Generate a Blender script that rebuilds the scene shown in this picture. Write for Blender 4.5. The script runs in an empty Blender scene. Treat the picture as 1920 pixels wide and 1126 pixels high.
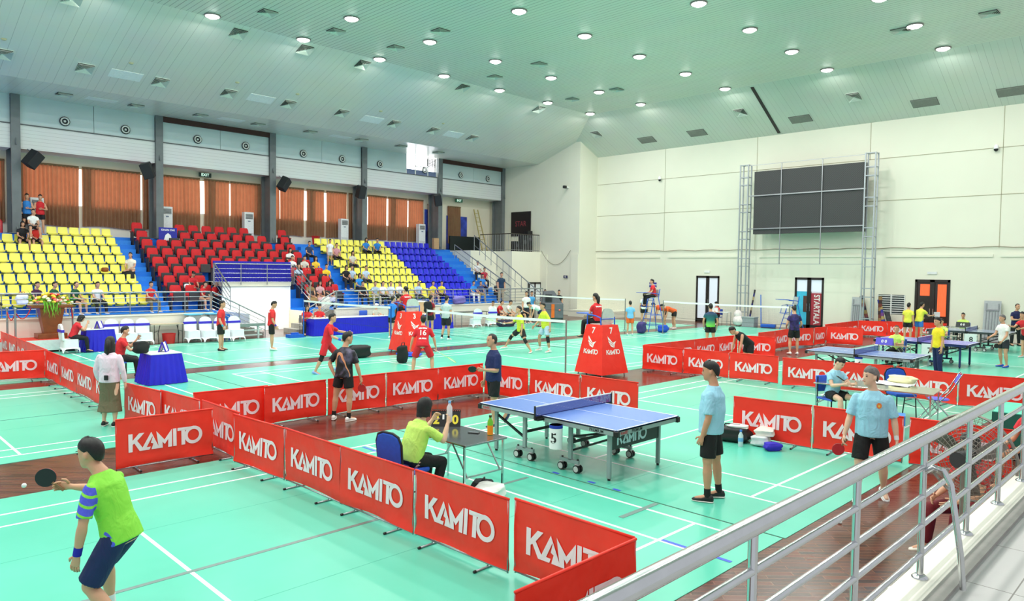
import bpy, bmesh, math, random
from mathutils import Vector, Matrix
random.seed(7)
PI=math.pi
SC=bpy.context.scene; COL=SC.collection
# ---------------------------------------------------------------- camera
F_PX,YAW,PITCH,ROLL,CAMZ=1348.557,0.786034416,0.0422263029,0.0133220045,2.905
def _axes():
    f=Vector((math.cos(YAW)*math.cos(PITCH),math.sin(YAW)*math.cos(PITCH),-math.sin(PITCH)))
    r=Vector((math.sin(YAW),-math.cos(YAW),0.0)); u=r.cross(f)
    c,s=math.cos(ROLL),math.sin(ROLL)
    return c*r+s*u,-s*r+c*u,f
CR,CU,CF=_axes()
cam=bpy.data.cameras.new('camera'); cam.sensor_fit='HORIZONTAL'; cam.sensor_width=36.0
cam.lens=36.0*F_PX/1920.0; cam.clip_start=0.05; cam.clip_end=200
camo=bpy.data.objects.new('camera',cam); COL.objects.link(camo)
m=Matrix.Identity(4)
for i in range(3): m[i][0]=CR[i]; m[i][1]=CU[i]; m[i][2]=-CF[i]
m[2][3]=CAMZ; camo.matrix_world=m; SC.camera=camo
# ---------------------------------------------------------------- world, exposure
SC.view_settings.view_transform='Standard'; SC.view_settings.look='None'
SC.view_settings.exposure=0.0; SC.view_settings.gamma=1.0
try: SC.view_settings.use_curve_mapping=False
except Exception: pass
W=bpy.data.worlds.new('ambient_fill'); SC.world=W; W.use_nodes=True  # even ambient fill, added through the hall side left open behind the camera
W.node_tree.nodes['Background'].inputs[0].default_value=(0.93,0.97,1.0,1)
W.node_tree.nodes['Background'].inputs[1].default_value=0.72
# ---------------------------------------------------------------- hall lamps (the downlights of the flat ceiling)
ZC=12.27
LAMP_X=[7.55+3.73*i for i in range(-4,8)]; LAMP_Y=[27.35,23.75,18.6,13.5,8.8,3.7]
for x in LAMP_X:
    for y in LAMP_Y:
        l=bpy.data.lights.new('downlight','AREA'); l.shape='DISK'; l.size=0.5; l.energy=126; l.color=(1.0,0.99,0.95)
        o=bpy.data.objects.new('downlight_beam',l); COL.objects.link(o); o.location=(x,y,ZC-0.16)
# ---------------------------------------------------------------- measuring: a pixel of the photograph to a point of the hall
def ray(px,py): return CF+CR*((px-960)/F_PX)-CU*((py-563)/F_PX)
def fl(px,py,z=0.0):
    d=ray(px,py); t=(z-CAMZ)/d.z; return (d.x*t,d.y*t)
def onX(px,py,X): d=ray(px,py); t=X/d.x; return (d.y*t,CAMZ+d.z*t)
def onY(px,py,Y): d=ray(px,py); t=Y/d.y; return (d.x*t,CAMZ+d.z*t)
# ---------------------------------------------------------------- materials
def lin(c):
    out=[]
    for v in c:
        v=v/255.0
        out.append(v/12.92 if v<=0.04045 else ((v+0.055)/1.055)**2.4)
    return tuple(out)
_mc={}
def M(c,rough=0.6,metal=0.0,noise=0.06,scale=12.0,spec=0.5,name=None):
    key=(tuple(c),rough,metal,noise,scale,spec)
    if key in _mc: return _mc[key]
    m=bpy.data.materials.new(name or 'paint'); m.use_nodes=True; nt=m.node_tree; b=nt.nodes['Principled BSDF']
    L=lin(c)
    b.inputs['Roughness'].default_value=rough; b.inputs['Metallic'].default_value=metal
    b.inputs['Specular IOR Level'].default_value=spec
    if noise>0:
        tc=nt.nodes.new('ShaderNodeTexCoord'); n=nt.nodes.new('ShaderNodeTexNoise'); n.inputs['Scale'].default_value=scale
        n.inputs['Detail'].default_value=3
        r=nt.nodes.new('ShaderNodeValToRGB')
        r.color_ramp.elements[0].position=0.3; r.color_ramp.elements[1].position=0.7
        r.color_ramp.elements[0].color=(*[v*(1-noise) for v in L],1); r.color_ramp.elements[1].color=(*[min(1,v*(1+noise)) for v in L],1)
        nt.links.new(tc.outputs['Object'],n.inputs['Vector']); nt.links.new(n.outputs['Fac'],r.inputs[0]); nt.links.new(r.outputs[0],b.inputs['Base Color'])
    else: b.inputs['Base Color'].default_value=(*L,1)
    _mc[key]=m; return m
def emis(c,s,name='lit'):
    m=bpy.data.materials.new(name); m.use_nodes=True; nt=m.node_tree
    b=nt.nodes['Principled BSDF']; b.inputs['Base Color'].default_value=(*lin(c),1)
    b.inputs['Emission Color'].default_value=(*lin(c),1); b.inputs['Emission Strength'].default_value=s
    return m
def node(nt,t,**kw):
    n=nt.nodes.new(t)
    for k,v in kw.items(): setattr(n,k,v)
    return n
def mth(nt,op,a,b=None,c=None):
    n=nt.nodes.new('ShaderNodeMath'); n.operation=op
    for i,v in enumerate((a,b,c)):
        if v is None: continue
        if isinstance(v,(int,float)): n.inputs[i].default_value=v
        else: nt.links.new(v,n.inputs[i])
    return n.outputs[0]
def groove_mat(name,c,axis,pitch,width,dark,rough=0.35,vary=0.5,spec=0.5):
    """boards laid side by side with a dark joint between them"""
    m=bpy.data.materials.new(name); m.use_nodes=True; nt=m.node_tree; b=nt.nodes['Principled BSDF']
    g=node(nt,'ShaderNodeNewGeometry'); sp=node(nt,'ShaderNodeSeparateXYZ'); nt.links.new(g.outputs['Position'],sp.inputs[0])
    v=sp.outputs[axis]
    q=mth(nt,'DIVIDE',v,pitch); fr=mth(nt,'FRACT',q); fo=mth(nt,'FLOOR',q)
    line=mth(nt,'LESS_THAN',fr,width)
    wn=node(nt,'ShaderNodeTexWhiteNoise',noise_dimensions='1D'); nt.links.new(fo,wn.inputs['W'])
    st=mth(nt,'MULTIPLY_ADD',wn.outputs['Value'],vary,1.0-vary)
    ln=mth(nt,'MULTIPLY',line,st)
    mx=node(nt,'ShaderNodeMix',data_type='RGBA'); nt.links.new(ln,mx.inputs[0])
    L=lin(c); mx.inputs[6].default_value=(*L,1); mx.inputs[7].default_value=(*[v*dark for v in L],1)
    no=node(nt,'ShaderNodeTexNoise'); no.inputs['Scale'].default_value=0.6; nt.links.new(g.outputs['Position'],no.inputs['Vector'])
    mm=node(nt,'ShaderNodeMix',data_type='RGBA',blend_type='MULTIPLY'); mm.inputs[0].default_value=0.12
    nt.links.new(mx.outputs[2],mm.inputs[6]); nt.links.new(no.outputs['Color'],mm.inputs[7])
    nt.links.new(mm.outputs[2],b.inputs['Base Color']); b.inputs['Roughness'].default_value=rough; b.inputs['Specular IOR Level'].default_value=spec
    return m
# ---------------------------------------------------------------- mesh building
class MB:
    def __init__(s): s.v=[]; s.f=[]; s.m=[]
    def add(s,vs,fs,mi=0):
        o=len(s.v); s.v+= [tuple(v) for v in vs]
        for f in fs: s.f.append([i+o for i in f]); s.m.append(mi)
        return s
    def box(s,c,d,mi=0,rz=0.0,rot=None):
        hx,hy,hz=d[0]/2,d[1]/2,d[2]/2
        R=rot or Matrix.Rotation(rz,3,'Z')
        vs=[R@Vector((x*hx,y*hy,z*hz))+Vector(c) for x in(-1,1) for y in(-1,1) for z in(-1,1)]
        return s.add(vs,[(0,1,3,2),(4,6,7,5),(0,4,5,1),(2,3,7,6),(0,2,6,4),(1,5,7,3)],mi)
    def bb(s,x0,x1,y0,y1,z0,z1,mi=0): return s.box(((x0+x1)/2,(y0+y1)/2,(z0+z1)/2),(abs(x1-x0),abs(y1-y0),abs(z1-z0)),mi)
    def tube(s,pts,r,n=8,mi=0,caps=True,closed=False):
        pts=[Vector(p) for p in pts]; N=len(pts); rs=r if isinstance(r,(list,tuple)) else [r]*N
        rings=[]; prev=None
        for i,p in enumerate(pts):
            if closed: t=(pts[(i+1)%N]-pts[i-1])
            else: t=pts[min(i+1,N-1)]-pts[max(i-1,0)]
            if t.length<1e-9: t=Vector((0,0,1))
            t.normalize()
            if prev is None:
                a=Vector((0,0,1)) if abs(t.z)<0.9 else Vector((1,0,0)); u=t.cross(a).normalized()
            else:
                u=prev-t*prev.dot(t)
                u=u.normalized() if u.length>1e-6 else t.orthogonal().normalized()
            prev=u; w=t.cross(u)
            rings.append([p+(u*math.cos(2*PI*k/n)+w*math.sin(2*PI*k/n))*rs[i] for k in range(n)])
        vs=[q for R in rings for q in R]; fs=[]
        for i in range(N if closed else N-1):
            for k in range(n):
                a=i*n+k; b=i*n+(k+1)%n; j=(i+1)%N
                fs.append((a,b,j*n+(k+1)%n,j*n+k))
        if caps and not closed: fs.append(tuple(range(n))[::-1]); fs.append(tuple(range((N-1)*n,N*n)))
        return s.add(vs,fs,mi)
    def bar(s,p0,p1,w,h=None,mi=0):
        """square bar from p0 to p1"""
        h=h or w; p0=Vector(p0);p1=Vector(p1); t=(p1-p0).normalized()
        a=Vector((0,0,1)) if abs(t.z)<0.95 else Vector((1,0,0)); u=t.cross(a).normalized(); v=u.cross(t)
        vs=[]
        for p in(p0,p1):
            for a_,b_ in((-1,-1),(1,-1),(1,1),(-1,1)): vs.append(p+u*(a_*w/2)+v*(b_*h/2))
        return s.add(vs,[(0,3,2,1),(4,5,6,7),(0,1,5,4),(1,2,6,5),(2,3,7,6),(3,0,4,7)],mi)
    def lathe(s,prof,c=(0,0,0),n=16,mi=0,sx=1,sy=1):
        c=Vector(c); vs=[]; fs=[]
        for r,z in prof:
            for k in range(n): vs.append(c+Vector((r*sx*math.cos(2*PI*k/n),r*sy*math.sin(2*PI*k/n),z)))
        for i in range(len(prof)-1):
            for k in range(n): fs.append((i*n+k,i*n+(k+1)%n,(i+1)*n+(k+1)%n,(i+1)*n+k))
        fs.append(tuple(range(n))[::-1]); fs.append(tuple(range((len(prof)-1)*n,len(prof)*n)))
        return s.add(vs,fs,mi)
    def prism(s,poly,o,u,v,n,t,mi=0):
        """2-d outline poly in the frame (o;u,v), thickness t along n"""
        o,u,v,n=Vector(o),Vector(u),Vector(v),Vector(n); k=len(poly)
        A=[o+u*a+v*b for a,b in poly]; B=[p+n*t for p in A]
        fs=[tuple(range(k)),tuple(range(2*k-1,k-1,-1))]+[(i,k+i,k+(i+1)%k,(i+1)%k) for i in range(k)]
        return s.add(A+B,fs,mi)
    def ell(s,c,r,n=8,mi=0,rot=None):
        vs=[];fs=[];R=rot or Matrix.Identity(3); c=Vector(c); m_=max(4,n//2+1)
        for i in range(m_+1):
            th=PI*i/m_
            for k in range(n): vs.append(c+R@Vector((r[0]*math.sin(th)*math.cos(2*PI*k/n),r[1]*math.sin(th)*math.sin(2*PI*k/n),r[2]*math.cos(th))))
        for i in range(m_):
            for k in range(n): fs.append((i*n+k,(i+1)*n+k,(i+1)*n+(k+1)%n,i*n+(k+1)%n))
        return s.add(vs,fs,mi)
    def grid(s,fn,nu,nv,mi=0):
        vs=[fn(i/nu,j/nv) for j in range(nv+1) for i in range(nu+1)]
        fs=[(j*(nu+1)+i,j*(nu+1)+i+1,(j+1)*(nu+1)+i+1,(j+1)*(nu+1)+i) for j in range(nv) for i in range(nu)]
        return s.add(vs,fs,mi)
    def mesh(s,name,mats,smooth=False):
        me=bpy.data.meshes.new(name); me.from_pydata([tuple(v) for v in s.v],[],s.f)
        for m_ in (mats if isinstance(mats,(list,tuple)) else [mats]): me.materials.append(m_)
        me.polygons.foreach_set('material_index',s.m)
        if smooth: me.polygons.foreach_set('use_smooth',[True]*len(me.polygons))
        me.update(); return me
    def obj(s,name,mats,parent=None,smooth=False,bevel=0):
        me=s.mesh(name,mats,smooth)
        if bevel or smooth:
            bm=bmesh.new(); bm.from_mesh(me)
            if smooth: bmesh.ops.remove_doubles(bm,verts=bm.verts,dist=1e-5)
            bmesh.ops.recalc_face_normals(bm,faces=bm.faces)
            if bevel:
                bmesh.ops.bevel(bm,geom=[e for e in bm.edges if len(e.link_faces)==2 and e.calc_face_angle(0)>0.6],offset=bevel,segments=2,affect='EDGES',profile=0.5)
            bm.to_mesh(me); bm.free()
            if smooth: 
                me.polygons.foreach_set('use_smooth',[True]*len(me.polygons))
                try: me.set_sharp_from_angle(angle=0.9)
                except Exception: pass
        o=bpy.data.objects.new(name,me); COL.objects.link(o)
        if parent: o.parent=parent
        return o
def tag(o,label,cat,group=None,kind=None):
    if label: o['label']=label
    if cat: o['category']=cat
    if group: o['group']=group
    if kind: o['kind']=kind
    return o
def struct(o): o['kind']='structure'; return o
def thing(name,label,cat,loc=(0,0,0),rz=0.0,group=None):
    o=bpy.data.objects.new(name,None); o.empty_display_size=0.1; COL.objects.link(o)
    o.location=loc; o.rotation_euler=(0,0,rz); return tag(o,label,cat,group)
def kids(o): return [c for c in bpy.data.objects if c.parent==o]
_kc={}
def copy_tree(o,loc,rz,label=None,group=None,ch=None):
    """ch: list of (child, [its children]) found once"""
    r=o.copy(); COL.objects.link(r); r.location=loc; r.rotation_euler=(0,0,rz)
    if label: r['label']=label
    if group: r['group']=group
    for c,sub in (ch or ()):
        d=c.copy(); COL.objects.link(d); d.parent=r
        for g in sub:
            e=g.copy(); COL.objects.link(e); e.parent=d
    return r
def tree(o): return [(c,kids(c)) for c in kids(o)]
def text_polys(txt,size=1.0,bold=0.0):
    cu=bpy.data.curves.new('txt','FONT'); cu.body=txt; cu.size=size; cu.align_x='CENTER'; cu.align_y='CENTER'; cu.offset=bold; cu.resolution_u=4
    o=bpy.data.objects.new('txt',cu); me=bpy.data.meshes.new_from_object(o)
    vs=[v.co.copy() for v in me.vertices]; fs=[tuple(p.vertices) for p in me.polygons]
    bpy.data.objects.remove(o); bpy.data.curves.remove(cu); bpy.data.meshes.remove(me)
    return vs,fs
def put_text(mb,txt,size,o,u,v,mi=0,bold=0.0,sx=1.0):
    vs,fs=text_polys(txt,size,bold); o,u,v=Vector(o),Vector(u),Vector(v)
    mb.add([o+u*(p.x*sx)+v*p.y for p in vs],fs,mi); return mb
NUM=['','first','second','third','fourth','fifth','sixth','seventh','eighth','ninth','tenth','eleventh','twelfth','thirteenth','fourteenth','fifteenth','sixteenth','seventeenth','eighteenth','nineteenth','twentieth','twenty-first','twenty-second','twenty-third','twenty-fourth','twenty-fifth','twenty-sixth']
STEEL=M((205,207,210),0.16,1.0,0.03); STEEL2=M((170,172,175),0.35,0.9,0.04); BLACK=M((22,22,24),0.45,0,0.1); WHITE=M((240,240,240),0.6,0,0.03)
LETTER=M((252,225,232),0.7,0,0.03); CREAM=M((238,236,218),0.75,0,0.03,0.4)
# ================================================================= the hall
YS=33.8; ZS=10.15; YF=27.6; XE=34.0; XW=38.0; ZE=10.44; YB=38.5; YFW=28.4; ZW=1.1; YR=1.25; ZWALK=1.15
KS=(ZC-ZS)/(YS-YF); KE=(ZC-ZE)/(XW-XE)
# wood floor
def wood_mat():
    m=bpy.data.materials.new('wood_floor'); m.use_nodes=True; nt=m.node_tree; b=nt.nodes['Principled BSDF']
    g=node(nt,'ShaderNodeNewGeometry'); mp=node(nt,'ShaderNodeMapping'); nt.links.new(g.outputs['Position'],mp.inputs[0]); mp.inputs['Rotation'].default_value=(0,0,PI/4)
    br=node(nt,'ShaderNodeTexBrick'); nt.links.new(mp.outputs[0],br.inputs['Vector'])
    br.inputs['Scale'].default_value=1.0; br.inputs['Brick Width'].default_value=0.55; br.inputs['Row Height'].default_value=0.075; br.inputs['Mortar Size'].default_value=0.003
    br.inputs['Color1'].default_value=(*lin((124,66,48)),1); br.inputs['Color2'].default_value=(*lin((74,38,30)),1); br.inputs['Mortar'].default_value=(*lin((150,104,78)),1)
    no=node(nt,'ShaderNodeTexNoise'); no.inputs['Scale'].default_value=0.8; no.inputs['Detail'].default_value=6; nt.links.new(g.outputs['Position'],no.inputs['Vector'])
    mx=node(nt,'ShaderNodeMix',data_type='RGBA',blend_type='MULTIPLY'); mx.inputs[0].default_value=0.55
    nt.links.new(br.outputs['Color'],mx.inputs[6]); nt.links.new(no.outputs['Color'],mx.inputs[7])
    nt.links.new(mx.outputs[2],b.inputs['Base Color'])
    r=node(nt,'ShaderNodeMapRange'); r.inputs['To Min'].default_value=0.12; r.inputs['To Max'].default_value=0.34; nt.links.new(no.outputs['Fac'],r.inputs[0]); nt.links.new(r.outputs[0],b.inputs['Roughness'])
    b.inputs['Specular IOR Level'].default_value=0.55
    return m
struct(MB().bb(-14,XW,YR-0.3,YB,-0.3,0.0).obj('floor',wood_mat()))
# ceiling
MC1=groove_mat('ceiling_flat_boards',(216,222,210),1,0.2,0.09,0.35,0.4,0.35)
MC1b=groove_mat('ceiling_flat_boards_end',(220,226,214),0,0.2,0.12,0.32,0.4,0.35)
MC2=groove_mat('ceiling_side_boards',(228,230,220),0,0.3,0.05,0.55,0.28,0.8)
MC3=groove_mat('ceiling_end_boards',(216,222,212),1,0.25,0.06,0.6,0.3,0.8)
XB=-14
t=0.12
def slab(name,pts,mat):
    mb=MB(); n=len(pts); up=[(p[0],p[1],p[2]+t) for p in pts]
    mb.add(list(pts)+up,[tuple(range(n)),tuple(range(2*n-1,n-1,-1))]+[(i,(i+1)%n,n+(i+1)%n,n+i) for i in range(n)])
    return struct(mb.obj(name,mat))
slab('ceiling',[(XB,-2,ZC),(XE,-2,ZC),(XE,YF,ZC),(XB,YF,ZC)],MC1b)
slab('ceiling_slope_side',[(XB,YF,ZC),(XE,YF,ZC),(XW,YF+(ZC-ZE)/KS,ZE),(XW,YS,ZS),(XB,YS,ZS)],MC2)
slab('ceiling_slope_end',[(XE,-2,ZC),(XW,-2,ZE),(XW,YF+(ZC-ZE)/KS,ZE),(XE,YF,ZC)],MC3)
slab('ceiling_soffit',[(XB,YS,ZS),(XW,YS,ZS),(XW,YB+0.2,ZS),(XB,YB+0.2,ZS)],MC2)
# end wall with openings
WALLM=M((230,228,212),0.7,0,0.03,0.35,name='cream_wall')
D1=(onX(1348,560,XW)[0],onX(1305,560,XW)[0]); D2=(onX(1544,560,XW)[0],onX(1490,560,XW)[0]); D3=(onX(1781,560,XW)[0],onX(1715,560,XW)[0])
WN=(onX(1697,570,XW)[0],onX(1645,570,XW)[0])
DH=2.72; WZ0,WZ1=onX(1670,589,XW)[1],onX(1670,552,XW)[1]
mb=MB(); ys=[-2,D3[0],D3[1],WN[0],WN[1],D2[0],D2[1],D1[0],D1[1],30.15]
for a,b_ in ((-2,D3[0]),(D3[1],WN[0]),(WN[1],D2[0]),(D2[1],D1[0]),(D1[1],30.4)): mb.bb(XW,XW+0.3,a,b_,0,12.6)
for d in (D1,D2,D3): mb.bb(XW,XW+0.3,d[0],d[1],DH,12.6)
mb.bb(XW,XW+0.3,WN[0],WN[1],0,WZ0); mb.bb(XW,XW+0.3,WN[0],WN[1],WZ1,12.6)
struct(mb.obj('wall_end',WALLM))
mb=MB().bb(36.2,XW+0.3,30.15,YB+0.3,0,11.5); struct(mb.obj('wall_corner',WALLM))
# joints and mouldings on the end wall
J=M((170,165,140),0.8)
mb=MB()
for px,z0,z1 in ((1246,4.2,11),(1417,4.2,11),(1876,4.2,11),(1628,8.6,11)): y=onX(px,400,XW)[0]; mb.bb(XW-0.012,XW,y-0.012,y+0.012,z0,z1)
for z in (8.62,6.55): mb.bb(XW-0.012,XW,-2,30.1,z-0.014,z+0.014)
struct(mb.obj('trim_joints',J))
mb=MB()
for a,b_ in ((1121,1238),(1252,1384),(1424,1616),(1662,1862),(1876,2000)):
    y1,y0=onX(a,490,XW)[0],onX(b_,490,XW)[0]; mb.bb(XW-0.05,XW,max(y0,-2),y1,3.78,3.9)
struct(mb.obj('trim_ledge',WALLM))
mb=MB().bb(35.2,36.2,28.2,30.15,0,0.42).bb(35.6,XW,27.2,30.15,0,0.40); struct(mb.obj('trim_plinth',WALLM))
mb=MB().bb(36.12,36.2,30.15,30.75,0,4.0).bb(36.12,36.2,32.9,33.6,0,4.0); struct(mb.obj('trim_pilaster',WALLM))
# stand back wall with windows behind the curtains
WINS=[]  # (x0,x1)
COLX=[6.85+5.85*i for i in range(-2,6)]
for i in range(0,6):
    a=COLX[i+1]-5.85+1.0 if False else COLX[i]+0.55
    if COLX[i]>31: continue
    WINS+= [(a,a+2.3),(a+2.75,a+4.95)]
WINS=[w for w in WINS if w[1]<32.0]
WZa,WZb=5.6,7.36
mb=MB(); cur=XB
for a,b_ in WINS:
    mb.bb(cur,a,YB,YB+0.3,0,12.0); mb.bb(a,b_,YB,YB+0.3,0,WZa); mb.bb(a,b_,YB,YB+0.3,WZb,12.0); cur=b_
mb.bb(cur,36.3,YB,YB+0.3,0,12.0)
struct(mb.obj('wall_stand',M((236,228,208),0.75,0,0.03,0.4)))
SKY=emis((255,250,240),2.0,'daylight_pane')
for i,(a,b_) in enumerate(WINS):
    o=struct(MB().bb(a,b_,YB+0.06,YB+0.10,WZa,WZb).obj('window_%d'%(i+1),SKY))
    fr=MB().bb((a+b_)/2-0.03,(a+b_)/2+0.03,YB+0.01,YB+0.05,WZa,WZb).bb(a,b_,YB+0.01,YB+0.05,WZa,WZa+0.05).obj('frame',WHITE,o)
# columns
GREY=M((112,118,120),0.5,0.1,0.08,3); 
for i,x in enumerate(COLX):
    if x<0: continue
    mb=MB(); w=0.34
    mb.bb(x-w/2,x+w/2,37.08,37.18,4.2,10.3); mb.bb(x-0.03,x+0.03,37.18,38.05,4.2,10.3); mb.bb(x-w/2,x+w/2,38.05,38.15,4.2,10.3)
    mb.bb(x-w/2-0.12,x+w/2+0.12,37.0,38.2,4.2,4.24)
    for z in (4.24,8.0):
        mb.add([(x-0.02,37.08,z),(x+0.02,37.08,z),(x-0.02,36.98,z),(x+0.02,36.98,z),(x-0.02,37.08,z+0.3),(x+0.02,37.08,z+0.3)],[(0,1,3,2),(0,4,5,1),(2,3,5,4),(0,2,4),(1,5,3)])
    tag(mb.obj('column',GREY),'grey steel column with flanges at the back of the stands, %s from the left'%NUM[i-1],'column','steel columns behind the stands')
# beam boxes and upper panels between columns
SLAT=groove_mat('white_slats',(228,230,230),2,0.155,0.10,0.72,0.5,0.2)
PANEL=M((196,212,214),0.6,0,0.04,0.6)
BW=(3,)
vent_m=[M((228,230,225),0.5),BLACK]
TRM=M((90,95,96),0.6); BRN=M((70,40,34),0.7)
nv=0
for i in range(1,len(COLX)):
    x0=COLX[i-1]+0.17; x1=COLX[i]-0.17
    if x1<0: continue
    struct(MB().bb(x0,x1,37.22,38.5,7.86,8.88).obj('trim_beam',SLAT))
    struct(MB().bb(x0,x1,37.19,37.25,8.88,8.93).obj('trim_edge',TRM))
    win=(i==len(COLX)-2)
    split=x0+1.15
    top=10.15
    if i in (4,len(COLX)-1):
        struct(MB().bb(x0,x1,37.1,37.35,9.9,10.15).obj('trim_band',BRN)); top=9.9
    if not win:
        mb=MB().bb(x0,x0+(x1-x0)*0.52,37.25,37.32,8.93,top).bb(x0+(x1-x0)*0.52+0.02,x1,37.25,37.32,8.93,top)
        struct(mb.obj('trim_panel',PANEL)); vx=[x0+1.7,x0+4.2]
    else:
        xa=x0+3.0
        struct(MB().bb(x0,xa,37.25,37.32,8.93,top).obj('trim_panel',PANEL)); vx=[x0+1.0,x0+4.45]
        o=struct(MB().bb(xa,x1,37.55,37.6,9.2,top).obj('window_upper',emis((255,255,255),5.0,'open_window')))
        mb=MB().bb(xa,x1,37.3,37.36,8.93,9.25,1)
        for xx in (xa+0.02,xa+0.75,xa+1.75,x1-0.03): mb.bb(xx-0.03,xx+0.03,37.25,37.32,8.93,top)
        mb.bb(xa+0.75,xa+1.75,37.25,37.32,9.45,9.5)
        mb.obj('frame',[WHITE,M((110,122,160),0.6)],o)
        g=MB()
        for k in range(6): g.bb(x1-0.85,x1-0.2,37.2,37.24,9.55+k*0.09,9.59+k*0.09)
        for k in range(5): g.bb(x1-0.85+k*0.15,x1-0.83+k*0.15,37.2,37.24,9.55,10.04)
        tag(g.obj('vent_grille',M((60,62,66),0.5)),'grey outdoor grille seen inside the open upper window','grille')
    for xx in vx:
        nv+=1
        z=9.28
        g=MB()
        for r0,r1,mi in ((0.19,0.155,1),(0.15,0.10,0),(0.095,0.06,1)):
            pr=[Vector((xx+math.cos(2*PI*k/16)*r0,37.2 if mi else 37.17,z+math.sin(2*PI*k/16)*r0)) for k in range(16)]
            g.tube(pr,(r0-r1)/2+0.008,6,mi,closed=True)
        g.tube([(xx,37.2,z),(xx,37.16,z)],0.045,8,0)
        tag(g.obj('wall_nozzle',vent_m,smooth=True),'round white air nozzle above the stands, %s from the left'%NUM[min(nv,26)],'air vent','round air nozzles above the stands')
# ---------------------------------------------------------------- ceiling fittings
def on_slope(px,py):
    d=ray(px,py); # z = ZC-KS*(Y-YF)
    t=(ZC+KS*YF-CAMZ)/(d.z+KS*d.y); p=d*t; return Vector((p.x,p.y,CAMZ+p.z))
def on_end(px,py):
    d=ray(px,py); t=(ZC+KE*XE-CAMZ)/(d.z+KE*d.x); p=d*t; return Vector((p.x,p.y,CAMZ+p.z))
def rotN(n,u):
    n=Vector(n).normalized(); u=Vector(u); u=(u-n*u.dot(n)).normalized(); v=n.cross(u); m_=Matrix((u,v,n)).transposed(); return m_
R_FLAT=rotN((0,0,-1),(1,0,0)); R_SIDE=rotN((0,-KS,-1),(1,0,0)); R_END=rotN((-KE,0,-1),(0,1,0))
def diffuser_mesh(s=0.6,dark=True):
    mb=MB(); W2=s/2
    mb.bb(-W2,W2,-W2,W2,0,0.012,0)
    mb.bb(-W2*0.94,W2*0.94,-W2*0.94,W2*0.94,0.011,0.016,1)
    for k in range(6):
        a=W2*(0.98-0.15*k); i=a-0.055
        for q in range(4):
            R=Matrix.Rotation(q*PI/2,3,'Z')
            mb.add([R@Vector(p) for p in ((-a,-a,0.075),(a,-a,0.075),(i,-i,0.018),(-i,-i,0.018),(-a,-a,0.07),(a,-a,0.07),(i,-i,0.013),(-i,-i,0.013))],[(0,1,2,3),(7,6,5,4),(0,4,5,1)],0)
    return mb.mesh('diffuser',[M((214,222,212),0.5),M((40,42,42),0.8)])
DM=diffuser_mesh()
vent_px=[('side',p) for p in ((5,100),(159,127),(301,153),(429,174),(541,194),(641,211),(739,231),(812,244),(885,258),(447,62),(572,92),(680,120),(867,164),(1010,204),(135,-3))]
vent_px+=[('soffit',p) for p in ((120,176),(255,197),(376,215),(484,232),(582,246),(678,261),(752,273),(822,285))]
vent_px+=[('flat',p) for p in ((502,22),(630,57),(826,57),(742,88),(928,143),(1011,119),(1073,185),(1156,167),(1855,24),(1688,56))]
vent_px+=[('end',p) for p in ((1118,251),(1388,210),(1601,181))]
cnt={}
WH={'side':'lower slope above the stands','soffit':'level strip above the columns','flat':'flat ceiling between the downlights','end':'end slope above the scoreboard wall'}
for kind,(px,py) in sorted(vent_px,key=lambda a:(a[0],a[1][1]//1000,a[1][0])):
    cnt[kind]=cnt.get(kind,0)+1
    if kind=='side': p=on_slope(px,py); R=R_SIDE
    elif kind=='end': p=on_end(px,py); R=R_END
    elif kind=='flat': x,y=fl(px,py,ZC); p=Vector((x,y,ZC)); R=R_FLAT
    else: x,y=fl(px,py,ZS); p=Vector((x,min(y,36.4),ZS)); R=R_FLAT
    o=bpy.data.objects.new('ceiling_vent',DM); COL.objects.link(o); o.location=p; o.rotation_euler=R.to_euler()
    tag(o,'square ceiling air diffuser on the %s, %s from the left'%(WH[kind],NUM[cnt[kind]]),'ceiling vent','square ceiling diffusers')
PM=MB().bb(-0.6,0.6,-0.3,0.3,0.0,0.012).mesh('light_panel',M((236,242,240),0.5))
k=0
for kind,(px,py) in (('side',(236,141)),('side',(489,185)),('side',(697,224)),('side',(850,252)),('soffit',(190,187)),('soffit',(433,224)),('soffit',(637,256))):
    if kind=='side': p=on_slope(px,py); R=R_SIDE; k+=1; lb='white rectangular panel light on the sloped ceiling above the stands, %s from the left'%NUM[k]
    else: x,y=fl(px,py,ZS); p=Vector((x,y,ZS)); R=R_FLAT; lb='white panel light on the level strip above the columns, %s from the left'%NUM[{190:1,433:2,637:3}[px]]
    o=bpy.data.objects.new('panel_light',PM); COL.objects.link(o); o.location=p; o.rotation_euler=R.to_euler(); tag(o,lb,'ceiling light','panel lights')
GM=MB().bb(-0.55,0.55,-0.3,0.3,0,0.02,0)
for k in range(14): GM.bb(-0.53,0.53,-0.28+k*0.04,-0.26+k*0.04,0.02,0.035,1)
GM=GM.mesh('grille',[M((96,98,92),0.6),M((150,154,146),0.5)])
for k,(px,py) in enumerate(((1213,262),(1307,249),(1501,223),(1734,192),(1898,171))):
    o=bpy.data.objects.new('ceiling_grille',GM); COL.objects.link(o); o.location=on_end(px,py); o.rotation_euler=R_END.to_euler()
    tag(o,'grey rectangular return-air grille on the end slope, %s from the left'%NUM[k+1],'ceiling grille','grey return grilles on the end slope')
a,b_=on_end(1410,163),on_end(1461,249)
tag(MB().bar(a-Vector((0,0,0.01)),b_-Vector((0,0,0.01)),0.16,0.03).obj('ceiling_slot',BLACK),'long black open slot in the end slope of the ceiling','ceiling slot')
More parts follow.
